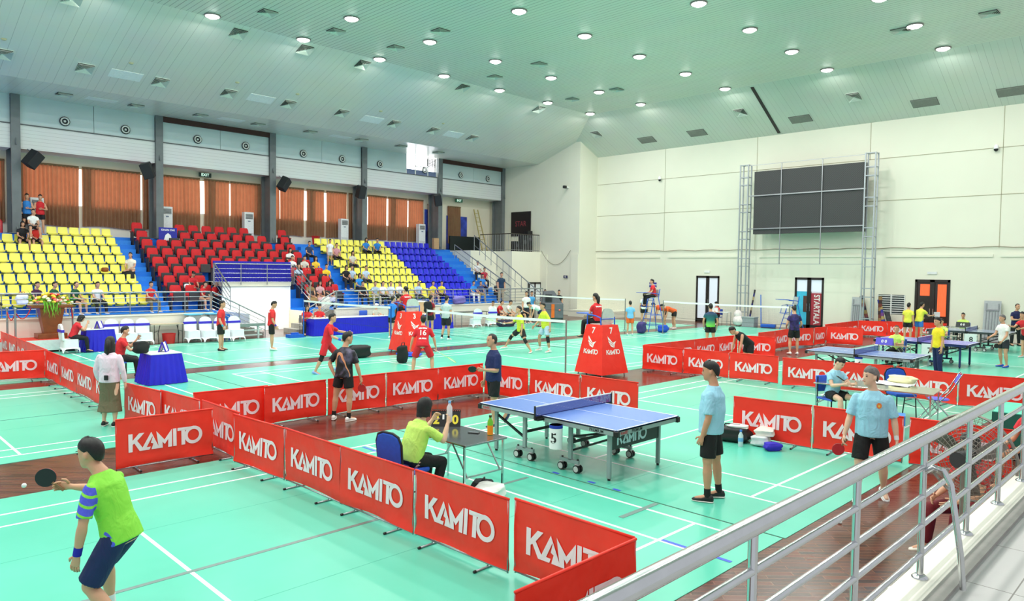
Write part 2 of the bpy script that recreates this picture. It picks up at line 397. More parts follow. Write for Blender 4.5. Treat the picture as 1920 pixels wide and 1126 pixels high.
# downlight fittings (the visible ones)
RIM=M((150,140,138),0.4,0.3)
LITE=emis((255,254,248),14.0,'lamp_glass')
rm=MB(); 
rm.tube([Vector((math.cos(2*PI*k/20)*0.27,math.sin(2*PI*k/20)*0.27,-0.02)) for k in range(20)],0.035,6,0,closed=True)
rm=rm.mesh('rim',RIM,True); gm=MB().lathe([(0.24,-0.005),(0.25,-0.05),(0.16,-0.10),(0.02,-0.12)],n=20).mesh('glass',LITE,True)
rows=['the row along the sloping stand side','the second row from the stands','the third row from the stands','the fourth row from the stands','the fifth row from the stands','the sixth row from the stands']
for j,y in enumerate(LAMP_Y):
    n_=0
    for i,x in enumerate(LAMP_X):
        q=Vector((x,y,ZC-CAMZ)); dz=q.dot(CF); sx=960+F_PX*q.dot(CR)/dz; sy=563-F_PX*q.dot(CU)/dz
        if dz<=0 or sx<-30 or sx>1950 or sy<-25: continue
        n_+=1
        t_=thing('downlight','round glowing downlight in %s, %s from the left'%(rows[j],NUM[n_]),'ceiling light',(x,y,ZC),0,'round downlights')
        for nm,me in (('rim',rm),('lamp_glass',gm)):
            c=bpy.data.objects.new(nm,me); COL.objects.link(c); c.parent=t_
SM=MB().lathe([(0.09,0),(0.09,-0.02),(0.05,-0.05)],n=10).mesh('detector',M((190,190,150),0.6))
for k,(px,py) in enumerate(((246,118),(445,154),(558,176),(714,208),(831,231),(7,73))):
    o=bpy.data.objects.new('smoke_detector',SM); COL.objects.link(o); o.location=on_slope(px,py)
    tag(o,'small yellowish detector on the sloped ceiling, number %s from the left'%('one' if k==5 else ('two','three','four','five','six')[k]),'detector','ceiling detectors')
# ---------------------------------------------------------------- curtains
def curtain_mat():
    m=bpy.data.materials.new('curtain_cloth'); m.use_nodes=True; nt=m.node_tree; nt.nodes.remove(nt.nodes['Principled BSDF'])
    out=nt.nodes['Material Output']; d=node(nt,'ShaderNodeBsdfDiffuse'); tr=node(nt,'ShaderNodeBsdfTranslucent'); mx=node(nt,'ShaderNodeMixShader')
    n=node(nt,'ShaderNodeTexNoise'); n.inputs['Scale'].default_value=3; tc=node(nt,'ShaderNodeTexCoord'); nt.links.new(tc.outputs['Object'],n.inputs['Vector'])
    r=node(nt,'ShaderNodeValToRGB'); r.color_ramp.elements[0].color=(*lin((140,110,84)),1); r.color_ramp.elements[1].color=(*lin((176,142,110)),1)
    nt.links.new(n.outputs['Fac'],r.inputs[0]); nt.links.new(r.outputs[0],d.inputs[0]); tr.inputs[0].default_value=(*lin((216,130,96)),1)
    mx.inputs[0].default_value=0.30; nt.links.new(d.outputs[0],mx.inputs[1]); nt.links.new(tr.outputs[0],mx.inputs[2]); nt.links.new(mx.outputs[0],out.inputs[0]); return m
CM=curtain_mat()
def curtain(x0,x1,z0,z1,y,lab):
    w=x1-x0; folds=max(3,int(w/0.17)); n=folds*8
    def fn(u,v):
        x=x0+w*u+0.012*math.sin(7*u*w+3*v); a=0.045+0.02*(1-v)
        return (x,y+a*math.sin(2*PI*folds*u)+0.012*math.sin(3*u*w+1.3)*(1-v),z0+(z1-z0)*v+(0.05*math.sin(2.1*u*w) if v==0 else 0))
    o=MB().grid(fn,n,5).obj('curtain',CM,smooth=True)
    hm=MB().bb(x0,x1,y-0.02,y+0.02,z1-0.02,z1+0.07).obj('heading',M((120,96,66),0.8),o)
    return tag(o,lab,'curtain','brown curtains behind the stands')
cx=[(-20,4),(8-0,0)]
for k,(xa,xb) in enumerate(((-13.2,-10.4),(-10.3,-7.6),(-7.5,-4.7),(-4.5,-1.8),(-1.6,1.2),(1.3,4.0),(4.1,6.0))): curtain(xa,xb,4.68,7.42,38.38,'brown pleated curtain beyond the left edge of the photo, %s along'%NUM[k+1])
spans=[(-12,11),(36,150),(156,265),(270,292),(307,377),(385,432),(434,490),(494,526),(527,572),(577,610),(614,652),(656,674),(692,727),(730,766),(768,796),(804,818),(842,866)]
for k,(a,b_) in enumerate(spans):
    xa=onY(a,400,38.25)[0]; xb=onY(b_,400,38.25)[0]; z0=4.68 if k!=1 else 4.66
    curtain(xa,xb,z0,7.42 if k<15 else 7.2,38.38,'long brown pleated curtain glowing orange, %s from the left along the stands'%NUM[k+1])
# blue printed banners at the right end of the curtain wall
BLU=M((48,70,170),0.6,0,0.5,2.0)
for k,(a,b_,z1) in enumerate(((797,829,6.9),(838,876,6.6))):
    xa=onY(a,440,38.4)[0]; xb=onY(b_,440,38.4)[0]
    tag(MB().bb(xa,xb,38.44,38.48,4.25,z1).obj('wall_banner',BLU),'blue printed wall banner %s the last column'%('left of' if k==0 else 'right of'),'banner')
# ================================================================= the stands
BLUE=M((22,122,226),0.5,0,0.05,1.5)
ROWY=lambda k:31.79+0.693*(k-1)
ROWZ=lambda k:1.365+0.41*(k-1)
TRZ=lambda k:ROWZ(k)-0.40
def tiers(name,x0,x1,k0=1,yfront=None,side=None):
    mb=MB(); 
    for k in range(k0,9):
        y0=ROWY(k)-0.30 if (k>k0 or yfront is None) else yfront
        mb.bb(x0,x1,y0,YB,TRZ(k)-0.42 if k>k0 else 0,TRZ(k),0)
    mb.bb(x0,x1,ROWY(8)+0.42,YB,3.6,4.2,0)
    return struct(mb.obj(name,[BLUE,WALLM]))
XL0,XO0,XO1,XR1=-14,13.35,16.6,31.1
tiers('stand_steps_left',XL0,XO0-0.9,1,28.6)
tiers('stand_steps_left_end',XO0-0.9,XO0,1,ROWY(1)-0.3)
tiers('stand_steps_middle',XO0,XO1,4,ROWY(4)-0.3-1.0)
tiers('stand_steps_right',XO1,XR1,1,ROWY(1)-0.3)
struct(MB().bb(17.3,XR1,28.6,ROWY(1)-0.3,0,TRZ(1)).obj('floor_walkway_right',BLUE))
struct(MB().bb(XO0-0.95,XO0-0.9,28.6,31.6,0,TRZ(1)).obj('trim_side',BLUE))
# side wall of the right block, stepped, and low front walls
mb=MB().bb(XO1-0.06,XO1-0.01,29.6,34,0,0.9)
for k in range(1,5): mb.bb(XO1-0.06,XO1-0.01,ROWY(k)-0.34,34.2,TRZ(k)-0.4 if k>1 else 0,TRZ(k)+0.05)
struct(mb.obj('wall_entrance_side',M((244,222,190),0.7)))
FW=M((240,236,224),0.6,0,0.03,0.8)
struct(MB().bb(XL0,11.7,YFW,28.6,0,ZW).bb(XL0,11.7,YFW-0.04,28.64,ZW-0.06,ZW).obj('wall_stand_front',FW))
struct(MB().bb(17.2,XR1,YFW,28.6,0,ZW).bb(17.2,XR1,YFW-0.04,28.64,ZW-0.06,ZW).obj('wall_stand_front_right',FW))
# entrance below the little balcony: bright back wall with faint rings
WB=M((240,247,250),0.5,0,0.02)
rg=MB().bb(XO0,XO1,31.46,31.52,0,2.06,0)
for i,(cx,cz) in enumerate(((13.9,1.35),(14.55,1.35),(15.2,1.35),(14.22,1.1),(14.88,1.1))):
    rg.tube([(cx+0.27*math.cos(2*PI*k/24),31.455,cz+0.27*math.sin(2*PI*k/24)) for k in range(24)],0.012,5,1,closed=True)
struct(rg.obj('wall_entrance_back',[WB,M((205,216,222),0.6)]))
struct(MB().bb(XO0-0.05,XO0-0.01,28.7,31.5,0,TRZ(1)-0.02).obj('wall_entrance_left',WB))
struct(MB().bb(XO0,XO1,31.4,33.6,2.02,2.2).obj('floor_balcony',CREAM))
l=bpy.data.lights.new('entrance_fill','AREA'); l.shape='RECTANGLE'; l.size=2.6; l.size_y=1.2; l.energy=60; l.color=(1,0.97,0.9)  # area lamp added under the balcony, standing in for light from outside
o=bpy.data.objects.new('entrance_fill_lamp',l); COL.objects.link(o); o.location=(15,30.4,1.98)
# blue pleated skirting of the balcony
SKB=M((28,24,168),0.55,0,0.12,4.0)
def pleats(mb,p0,p1,z0,z1,amp=0.02,pitch=0.09,mi=0,flare=0.0):
    p0=Vector((*p0,0));p1=Vector((*p1,0)); L=(p1-p0).length; t=(p1-p0)/L; nrm=Vector((t.y,-t.x,0)); n=max(8,int(L/pitch*6))
    def fn(u,v):
        p=p0+t*(u*L)+nrm*((amp*(0.4+0.6*(1-v)))*math.sin(2*PI*u*L/pitch+0.6*math.sin(9*u))+flare*(1-v))
        return (p.x,p.y,z0+(z1-z0)*v)
    mb.grid(fn,n,3,mi); return mb
o=pleats(MB(),(XO0-0.4,31.42),(XO1,31.42),2.2,3.12,0.015,0.12).bb(XO0-0.4,XO1,31.44,31.48,2.2,3.14).obj('balcony_skirting',SKB,smooth=False)
tag(o,'dark blue pleated cloth hung across the small balcony between the red seats','cloth')
# ---------------------------------------------------------------- seats
YEL=M((248,238,100),0.35,0,0.03,3); BLS=M((44,44,214),0.3,0,0.03,3)
def shell_mesh(mat,name):
    mb=MB(); w=0.385
    def pan(u,v):  # u across, v 0 front .. 1 top of the back
        x=(u-0.5)*w; 
        if v<0.45: q=v/0.45; y=0.03+0.30*q; z=0.0+0.015*math.sin(PI*q)-0.02*(4*(u-0.5)**2-1)*0
        else: q=(v-0.45)/0.55; y=0.33+0.05*q; z=0.02+0.30*q; x*=1-0.10*q
        e=4*(u-0.5)**2
        if v<0.45: z+=0.02*e-0.012*(1-e)
        else: y-=0.03*e
        if v>0.93: x*=0.93
        if v<0.06: z-=0.03
        return (x,y,z)
    mb.grid(pan,8,14); vs=list(mb.v); fs=list(mb.f)
    mb2=MB().add(vs,fs)
    mb2.grid(lambda u,v:(lambda p:(p[0],p[1]+(0.025 if v>=0.45 else 0),p[2]-(0.025 if v<0.45 else 0)))(pan(1-u,v)),8,14)
    mb2.bb(-0.03,0.03,0.18,0.30,-0.10,-0.02); mb2.bb(-0.16,0.16,0.30,0.38,-0.14,-0.08)
    return mb2.mesh(name,mat,True)
YM=shell_mesh(YEL,'seat_shell'); BM_=shell_mesh(BLS,'seat_shell_blue')
RW=['','bottom row','second row up','third row up','fourth row up','fifth row up','sixth row up','seventh row up','top row']
PIT=0.437
def seat_block(me,col,x_of_row,direction,where,group,skip=()):
    for k,(xs) in x_of_row.items():
        for j,x in enumerate(xs):
            if (k,j) in skip: continue
            o=bpy.data.objects.new('stadium_seat',me); COL.objects.link(o); o.location=(x,ROWY(k),ROWZ(k))
            tag(o,'%s plastic seat %s, %s, %s from the %s'%(col,where,RW[k],NUM[min(j+1,26)],direction),'seat',group)
yl={k:[10.28-PIT*j for j in range(12)] for k in range(1,8)}; yl[8]=[10.28-PIT*j for j in range(6)]
seat_block(YM,'yellow',yl,'aisle','in the left block','yellow seats in the left block')
bl={1:7,2:6,3:5,4:2,5:1}
blx={k:[10.28-PIT*12-PIT*j for j in range(n)] for k,n in bl.items()}
seat_block(BM_,'blue',blx,'yellow seats','at the far left end',"blue seats left of the yellow ones")
bnd=25.75
yr0={8:20.55,7:20.6,6:20.65,5:20.7,4:20.75,3:20.8,2:20.85,1:21.3}
yr={};br={}
for k in range(1,9):
    n=int((bnd-yr0[k])/PIT); yr[k]=[bnd-0.22-PIT*j for j in range(n)][::-1]
    xe={8:29.6,7:30.6,6:30.6,5:30.6,4:30.6,3:30.0,2:29.3,1:29.3}[k]; xe=min(xe,29.3)
    n=int((xe-bnd)/PIT); br[k]=[bnd+0.22+PIT*j for j in range(n)]
seat_block(YM,'yellow',yr,'left end','in the middle block','yellow seats in the middle block')
seat_block(BM_,'blue',br,'yellow seats','in the right block','blue seats in the right block')
RED=M((205,16,28),0.7,0,0.10,8); DK=M((58,54,56),0.6,0,0.1); RDK=M((150,14,24),0.6)
def red_seat():
    t_=thing('cinema_seat','red seat','seat')
    def cush(u,v):
        return (0.25*math.sin(PI*(u-0.5))*(1.0 if v<0.7 else 1-0.35*((v-0.7)/0.3)**2),0,0)
    def bk(u,v):
        a=2*PI*u; hw=0.245*(1-0.18*max(0,(v-0.72)/0.28)**2); y=0.46+0.12*v; hd=0.05*(1-0.5*max(0,(v-0.9)/0.1))
        if v in(0,1): hw*=0.92; 
        sx=math.copysign(abs(math.cos(a))**0.5,math.cos(a)); sy=math.copysign(abs(math.sin(a))**0.6,math.sin(a))
        return (hw*sx,y+hd*sy,0.06+0.66*v)
    mb=MB(); mb.grid(bk,16,8); n=16; mb.f.append([i for i in range(n)][::-1]); mb.m.append(0); mb.f.append([8*(n+1)+i for i in range(n)]); mb.m.append(0)
    b=mb.obj('backrest',RED,t_,smooth=True)
    MB().bb(-0.23,0.23,0.10,0.18,0.02,0.42).obj('seat_cushion',DK,t_,bevel=0.025)
    for s in(-1,1):
        a=MB().bb(s*0.29-0.035,s*0.29+0.035,0.08,0.50,0.24,0.29,0).bb(s*0.29-0.025,s*0.29+0.025,0.12,0.46,-0.38,0.25,1).obj('armrest',[RDK,DK],t_)
    return t_
r0=red_seat(); rt=tree(r0); first=True
XJ=[11.64+0.658*j for j in range(12)]
redx={8:[0,3,4,5,6,7,8,11],7:[0,2,3,4,5,6,7,8,9,11],6:list(range(12)),5:list(range(12)),4:list(range(12)),3:[0,1,2],2:[0,1,2],1:[0,1,2]}
for k,js in redx.items():
    xs=[XJ[j] for j in js]
    if k==4: xs[-1]=19.0
    if k==8: xs[-1]=19.06
    if k<4: xs+= [17.95,18.65,19.35] if k>1 else [18.0,18.7,19.4]
    for q,x in enumerate(xs):
        lab='red upholstered seat with dark tip-up cushion, %s, %s from the left aisle'%(RW[k],NUM[q+1])
        loc=(x,ROWY(k)-0.1,ROWZ(k)-0.02)
        if first: r0.location=loc; r0['label']=lab; r0['group']='red seats around the small balcony'; first=False
        else: copy_tree(r0,loc,0,lab,'red seats around the small balcony',rt)
# ---------------------------------------------------------------- railings
def railing(label,pts,h,nb=4,post=1.0,rr=0.03,rb=0.014,drop=None,name='railing',mat=None,group=None,top_extra=0.0):
    """pts: foot line; rails above it"""
    mat=mat or STEEL2; t_=thing(name,label,'railing',pts[0],0,group); o=Vector(pts[0]); P=[Vector(p)-o for p in pts]; up=Vector((0,0,h))
    MB().tube([p+up for p in P],rr,10).obj('top_rail',mat,t_,smooth=True)
    for k in range(nb): MB().tube([p+up*((k+0.6)/(nb+0.75)) for p in P],rb,6).obj('bar',mat,t_,smooth=True)
    for a,b in zip(P[:-1],P[1:]):
        n=max(1,round((b-a).length/post))
        for k in range(n+(1 if b is P[-1] else 0)):
            q=a+(b-a)*(k/n); MB().tube([q,q+up],rb*1.35,8).lathe([(0.045,0),(0.045,0.01),(0.02,0.02)],q,10).obj('post',mat,t_,smooth=True)
    return t_
railing('steel railing along the front of the left stand',[(-3,28.5,ZW),(11.62,28.5,ZW)],0.80,4,1.0)
railing('steel handrail going down the short stair left of the bright entrance',[(11.68,28.5,ZW),(13.9,28.5,0.0)],0.80,4,1.1)
railing('steel railing along the front of the right stand',[(17.3,28.5,ZW),(31.0,28.5,ZW)],0.76,4,1.12)
railing('steel handrail going down the stair right of the bright entrance',[(17.25,28.5,ZW),(15.8,28.5,0.32)],0.76,4,1.1)
railing('steel railing across the small balcony in front of the blue cloth',[(XO0-0.45,31.3,2.1),(XO1,31.3,2.1)],0.92,4,1.3)
railing('steel handrail stepping down left of the small balcony',[(XO0-0.45,31.2,2.1),(XO0-0.45,29.6,1.1)],0.92,4,0.8)
railing('steel handrail stepping down right of the small balcony',[(XO1+0.05,31.2,2.1),(XO1+0.05,29.7,1.3)],0.92,4,0.8)
CONC=M((150,146,138),0.8,0,0.1,5)
mb=MB()
for k in range(5): mb.bb(15.4+k*0.36,17.3,28.62,29.8,k*0.2,(k+1)*0.2)
struct(mb.obj('stair_concrete_right',CONC))
mb=MB()
for k in range(5): mb.bb(11.7,13.9-k*0.40,28.62,29.5,k*0.19,(k+1)*0.19)
struct(mb.obj('stair_concrete_left',[CONC]))
# aisle half steps
mb=MB()
for x0,x1 in ((10.6,11.25),(20.0,20.45),(29.55,31.0)):
    for k in range(1,9): mb.bb(x0,x1,ROWY(k)+0.05,ROWY(k)+0.42,TRZ(k),TRZ(k)+0.205)
struct(mb.obj('stair_aisle_steps',M((40,134,225),0.5)))
# right end: metal stair rails, platform, door under it
railing('tall railing with a dark handrail on the far side of the right end stair',[(31.05,34.6,4.15),(31.05,28.7,0.62)],0.95,1,0.6,0.03,0.014)
railing('steel railing on the near side of the right end stair',[(29.4,34.6,3.6),(29.4,29.6,1.15)],0.85,2,1.6)
struct(MB().bb(33.4,36.2,33.5,YB,0,4.15).bb(31.1,33.4,35.0,YB,0,4.15).obj('floor_platform',CREAM))
def picket(label,p0,p1,h,n,mat):
    t_=thing('railing',label,'railing',p0); a=Vector((0,0,0)); b=Vector(p1)-Vector(p0); up=Vector((0,0,h))
    MB().tube([a+up,b+up],0.03,8).obj('top_rail',M((70,62,56),0.4,0.4),t_); MB().tube([a+up*0.08,b+up*0.08],0.018,6).obj('bottom_rail',mat,t_)
    for k in range(n+1):
        q=a+(b-a)*(k/n); MB().tube([q,q+up],0.012,6).obj('picket',mat,t_)
    return t_
picket('grey picket railing along the front of the raised corner platform',(33.4,33.6,4.15),(36.1,33.6,4.15),1.15,16,STEEL2)
picket('grey picket railing along the side of the raised corner platform',(33.4,33.6,4.15),(33.4,36.6,4.15),1.15,12,STEEL2)
DF=M((38,30,32),0.4); GL=M((232,240,240),0.2,0,0.02)
d=MB().bb(35.0,36.15,33.44,33.49,0,2.1,1)
for x in (35.0,35.57,36.15): d.bb(x-0.05,x+0.05,33.4,33.5,0,2.1,0)
d.bb(35.0,36.15,33.4,33.5,2.0,2.1,0)
struct(d.obj('door_4',[DF,GL]))
# doors and window of the end wall
def door(nm,D,glass_fn):
    fr=MB(); y0,y1=D; w=y1-y0; ym=(y0+y1)/2
    for a,b_ in ((y0,y0+0.10),(y1-0.10,y1),(ym-0.10,ym+0.10)): fr.bb(XW-0.03,XW+0.08,a,b_,0,DH)
    fr.bb(XW-0.03,XW+0.08,y0,y1,DH-0.12,DH); fr.bb(XW-0.03,XW+0.08,y0,y1,0,0.22); 
    o=struct(fr.obj(nm,M((36,26,24),0.4)))
    glass_fn(o,y0+0.1,ym-0.1,ym+0.1,y1-0.1)
    for s in (-0.07,0.07): MB().tube([(XW-0.07,ym+s,0.95),(XW-0.07,ym+s,1.35)],0.015,6).obj('handle',STEEL,o)
    return o
def gp(o,y0,y1,z0,z1,mat,nm='pane'): return MB().bb(XW+0.02,XW+0.04,y0,y1,z0,z1).obj(nm,mat,o)
LG=emis((214,220,232),0.35,'frosted_glass'); LG.node_tree.nodes['Principled BSDF'].inputs['Roughness'].default_value=0.15
def d1(o,a,b,c,d_): gp(o,a,b,0.22,DH-0.12,LG); gp(o,c,d_,0.22,DH-0.12,LG)
door('door_1',D1,d1)
def d2(o,a,b,c,d_):
    for y0,y1 in ((a,b),(c,d_)): gp(o,y0,y1,1.98,DH-0.12,LG)
    gp(o,c,d_,0.22,1.98,M((70,190,226),0.3,0,0.12,2.5),'poster'); MB().bb(XW,XW+0.02,c,c+0.2,0.9,1.75).obj('poster',M((84,52,44),0.5),o)
    gp(o,a,b,0.22,1.9,M((172,52,66),0.4,0,0.08,2),'poster')
    put_text(MB(),'STARTALA',0.42,(XW+0.01,(a+b)/2-0.02,1.05),(0,0,-1),(0,-1,0),0,0.01,0.78).obj('lettering',M((235,225,225),0.6),o)
    MB().bb(XW-0.02,XW+0.02,y0-0.0,y0+0.01,0,0.1)
door('door_2',D2,d2)
def d3(o,a,b,c,d_):
    dk=M((52,46,44),0.12,0,0.15,2)
    gp(o,a,b,0.22,DH-0.12,dk); gp(o,c,d_,0.22,DH-0.12,dk)
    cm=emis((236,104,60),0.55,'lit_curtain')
    for y0,y1,z0 in ((a+0.05,b-0.12,1.0),(c,d_-0.12,1.95)):
        def fn(u,v,y0=y0,y1=y1,z0=z0): return (XW+0.005+0.012*math.sin(u*34),y0+(y1-y0)*u,z0+(2.5-z0)*v)
        MB().grid(fn,40,1).obj('curtain_panel',cm,o)
    MB().bb(XW-0.01,XW,a+0.28,a+0.62,0.98,1.2).obj('notice',M((214,218,222),0.6),o)
door('door_3',D3,d3)
wd=MB()
for k in range(9): z=WZ0+(WZ1-WZ0)*(k+0.5)/9; wd.bb(XW-0.01,XW+0.03,WN[0],WN[1],z-0.018,z+0.018,0)
wd.bb(XW-0.02,XW+0.03,(WN[0]+WN[1])/2-0.03,(WN[0]+WN[1])/2+0.03,WZ0,WZ1,0)
for a in (WN[0],WN[1]-0.04): wd.bb(XW-0.02,XW+0.03,a,a+0.04,WZ0,WZ1,0)
wd.bb(XW+0.2,XW+0.24,WN[0],WN[1],WZ0,WZ1,1)
struct(wd.obj('window_20',[M((226,228,226),0.4),M((86,98,104),0.3)]))
# ---------------------------------------------------------------- court mats with their lines
GRN=bpy.data.materials.new('court_mat'); GRN.use_nodes=True
nt=GRN.node_tree; b=nt.nodes['Principled BSDF']; g=node(nt,'ShaderNodeNewGeometry'); no=node(nt,'ShaderNodeTexNoise'); no.inputs['Scale'].default_value=0.7; no.inputs['Detail'].default_value=5
nt.links.new(g.outputs['Position'],no.inputs['Vector']); r=node(nt,'ShaderNodeValToRGB'); r.color_ramp.elements[0].position=0.35; r.color_ramp.elements[1].position=0.65
r.color_ramp.elements[0].color=(*lin((92,200,172)),1); r.color_ramp.elements[1].color=(*lin((102,208,182)),1)
nt.links.new(no.outputs['Fac'],r.inputs[0]); nt.links.new(r.outputs[0],b.inputs['Base Color']); b.inputs['Roughness'].default_value=0.28; b.inputs['Specular IOR Level'].default_value=0.35
LINE=M((250,250,250),0.5,0,0.01); SEAM=M((58,120,106),0.8); TAPE=M((128,150,146),0.3,0.2)
TH=0.006
def court(label,x0,y0,mx0,mx1,my0,my1,L=13.4,Wd=6.1,cen='white'):
    t_=thing('court_mat',label,'court mat',(mx0,my0,0),0,None)
    MB().bb(0,mx1-mx0,0,my1-my0,0,TH).obj('mat',GRN,t_)
    ln=MB(); z0,z1=TH,TH+0.0012
    def xl(ya,xa,xb,w=0.04): ln.bb(xa-mx0,xb-mx0,ya-w/2-my0,ya+w/2-my0,z0,z1+0.0006)
    def yl_(xa,ya,yb,w=0.04): ln.bb(xa-w/2-mx0,xa+w/2-mx0,ya-my0,yb-my0,z0,z1)
    x1,y1=x0+L,y0+Wd; cx,cy=(x0+x1)/2,(y0+y1)/2
    for y in (y0,y0+0.46,y1-0.46,y1): xl(y,x0,x1)
    for x in (x0,x0+0.76,cx-1.98,cx+1.98,x1-0.76,x1): yl_(x,y0,y1)
    xl(cy,x0,cx-1.98)
    if cen=='white': xl(cy,cx+1.98,x1)
    ln.obj('court_lines',LINE,t_)
    if cen!='white': MB().bb(cx+1.98-5.0-mx0 if cen=='dark' else 0.6-mx0,x1-mx0-0.1,cy-my0-(0.028 if cen=='tape' else 0.012),cy-my0+(0.028 if cen=='tape' else 0.012),TH,TH+0.0022).obj('taped_line',TAPE if cen=='tape' else SEAM,t_)
    for k in (1,2):
        y=(my1-my0)*k/3+0.1; MB().bb(0,mx1-mx0,y-0.004,y+0.004,TH,TH+0.0006).obj('seam',M((70,176,150),0.6),t_)
    return t_
court('green court mat in the foreground left with the diagonal banner run',-6.07,3.83,-7,7.62,3.38,10.62,cen='tape')
court('green court mat under the numbered five tennis table and the blue-shirted players',8.74,3.85,7.65,22.7,3.36,10.5)
court('green court mat at far right under the purple tennis table',23.2,3.85,22.75,36.9,3.36,10.5)
court('green court mat behind the left banner, under the woman in the pink blouse',-6.3,12.9,-7,7.62,12.47,19.78,cen='dark')
court('green court mat where the yellow shirted pair play',8.33,12.9,7.65,21.9,12.47,19.8)
court('green court mat behind the right banner run near the blue umpire chair',22.3,12.9,21.95,36.4,12.47,19.8)
court('green court mat in the far row at the left',-6.3,21.25,-7,7.6,20.8,27.75)
court('green court mat in the far row in front of the bright entrance',8.35,21.25,7.65,21.9,20.8,27.75)
court('green court mat in the far corner of the hall',22.3,21.25,21.95,35.1,20.8,27.15)

def tape(label,x0,x1,y0,y1,col): tag(MB().bb(x0,x1,y0,y1,TH+0.0013,TH+0.003).obj('floor_tape',M(col,0.5)),label,'floor tape')
tape('grey tape strip on the mat in front of the nearest tennis table',6.85,7.60,4.96,5.03,(112,140,134))
tape('blue tape strip crossing the near corner of the foreground court',6.58,6.63,3.45,4.26,(70,96,220)); tape('short blue tape lying along the sideline at the near court corner',6.22,6.56,3.80,3.86,(70,96,220))
tape('blue tape mark on the mat left of the seated umpire',6.46,6.50,9.38,9.86,(70,96,220))
for k,(x,y) in enumerate(((7.66,6.70),(7.68,6.06),(7.66,5.62))): tape('small blue tape mark on the mat below the nearest table, %s from the left'%NUM[k+1],x,x+0.05,y,y+0.12,(70,96,220))
# ================================================================= near side: kerb, walkway and shiny railing
TILE=bpy.data.materials.new('grey_tiles'); TILE.use_nodes=True; nt=TILE.node_tree; b=nt.nodes['Principled BSDF']; g=node(nt,'ShaderNodeNewGeometry')
br=node(nt,'ShaderNodeTexBrick'); nt.links.new(g.outputs['Position'],br.inputs['Vector']); br.offset=0; br.inputs['Brick Width'].default_value=0.8; br.inputs['Row Height'].default_value=0.8; br.inputs['Mortar Size'].default_value=0.004; br.inputs['Scale'].default_value=1
br.inputs['Color1'].default_value=(*lin((190,188,186)),1); br.inputs['Color2'].default_value=(*lin((186,184,182)),1); br.inputs['Mortar'].default_value=(*lin((110,105,100)),1)
nt.links.new(br.outputs['Color'],b.inputs['Base Color']); b.inputs['Roughness'].default_value=0.35
struct(MB().bb(2.2,XW,-2,1.04,0.95,1.13).obj('floor_walkway',TILE))
struct(MB().bb(2.2,XW,1.12,1.30,0,1.15,0).bb(2.2,XW,1.04,1.12,0.9,1.15,1).obj('wall_kerb',[M((244,240,226),0.5,0,0.04,2),M((168,164,158),0.5,0,0.1,6)]))
t_=thing('railing','shiny stainless steel railing in the right foreground above the white kerb','railing',(4.6,1.22,1.15))
P=lambda x,z:(x-4.6,0,z-1.15)
MB().tube([P(-1.0,1.97),P(13,1.97)],0.036,16).obj('top_rail',STEEL,t_,smooth=True)
for z in (1.29,1.46,1.63,1.80): MB().tube([P(-1,z),P(13,z)],0.0165,12).obj('bar',STEEL,t_,smooth=True)
for x in (1.62,2.5,3.55,4.6,5.62,6.55,7.45,8.4,9.4,10.4,11.4,12.4):
    MB().tube([P(x,1.15 if x>2.2 else 0.2),P(x,1.97)],0.0185,12).lathe([(0.045,0),(0.045,0.008),(0.03,0.02)],P(x,1.15),14).obj('post',STEEL,t_,smooth=True)
pts=[(0.0,0,0.62),(0.0,-0.05,0.66),(0.0,-0.10,0.65),(0.0,-0.14,0.58),(0.0,-0.20,0.2),(0,-0.22,0.0)]
MB().tube([(p[0],p[1],p[2]) for p in pts],0.0165,10).obj('brace',STEEL,t_,smooth=True)
# ================================================================= banners round the playing areas
BRED=bpy.data.materials.new('red_banner'); BRED.use_nodes=True; nt=BRED.node_tree; b=nt.nodes['Principled BSDF']
b.inputs['Base Color'].default_value=(*lin((240,44,32)),1); b.inputs['Roughness'].default_value=0.42; b.inputs['Specular IOR Level'].default_value=0.4
g=node(nt,'ShaderNodeNewGeometry'); no=node(nt,'ShaderNodeTexNoise'); no.inputs['Scale'].default_value=4.5; no.inputs['Detail'].default_value=2; nt.links.new(g.outputs['Position'],no.inputs['Vector'])
r=node(nt,'ShaderNodeValToRGB'); r.color_ramp.elements[0].color=(*lin((250,44,30)),1); r.color_ramp.elements[1].color=(*lin((255,62,44)),1); nt.links.new(no.outputs['Fac'],r.inputs[0]); nt.links.new(r.outputs[0],b.inputs['Base Color'])
bp=node(nt,'ShaderNodeBump'); bp.inputs['Strength'].default_value=0.35; bp.inputs['Distance'].default_value=0.05; nt.links.new(no.outputs['Fac'],bp.inputs['Height']); nt.links.new(bp.outputs[0],b.inputs['Normal'])
KL=[[(0,0),(.22,0),(.22,1),(0,1)],[(.22,.40),(.22,.62),(.56,1),(.85,1),(.40,.52)],[(.24,.58),(.42,.66),(.88,0),(.60,0)],
 [(.66,0),(1.22,1.0),(1.31,.78),(.98,.16),(1.20,.16),(1.14,0)],[(1.22,1.0),(1.68,0),(1.24,0),(1.34,.32),(1.20,.38),(1.30,.70)],
 [(1.50,1),(1.95,.46),(2.38,1),(2.38,0),(2.16,0),(2.16,.46),(1.97,.20),(1.84,.34),(1.86,0),(1.64,0)],[(2.44,0),(2.64,0),(2.64,1),(2.44,1)],
 [(2.70,1),(2.70,.82),(2.92,.82),(2.92,0),(3.14,0),(3.14,.82),(3.50,.82),(3.62,1)]]
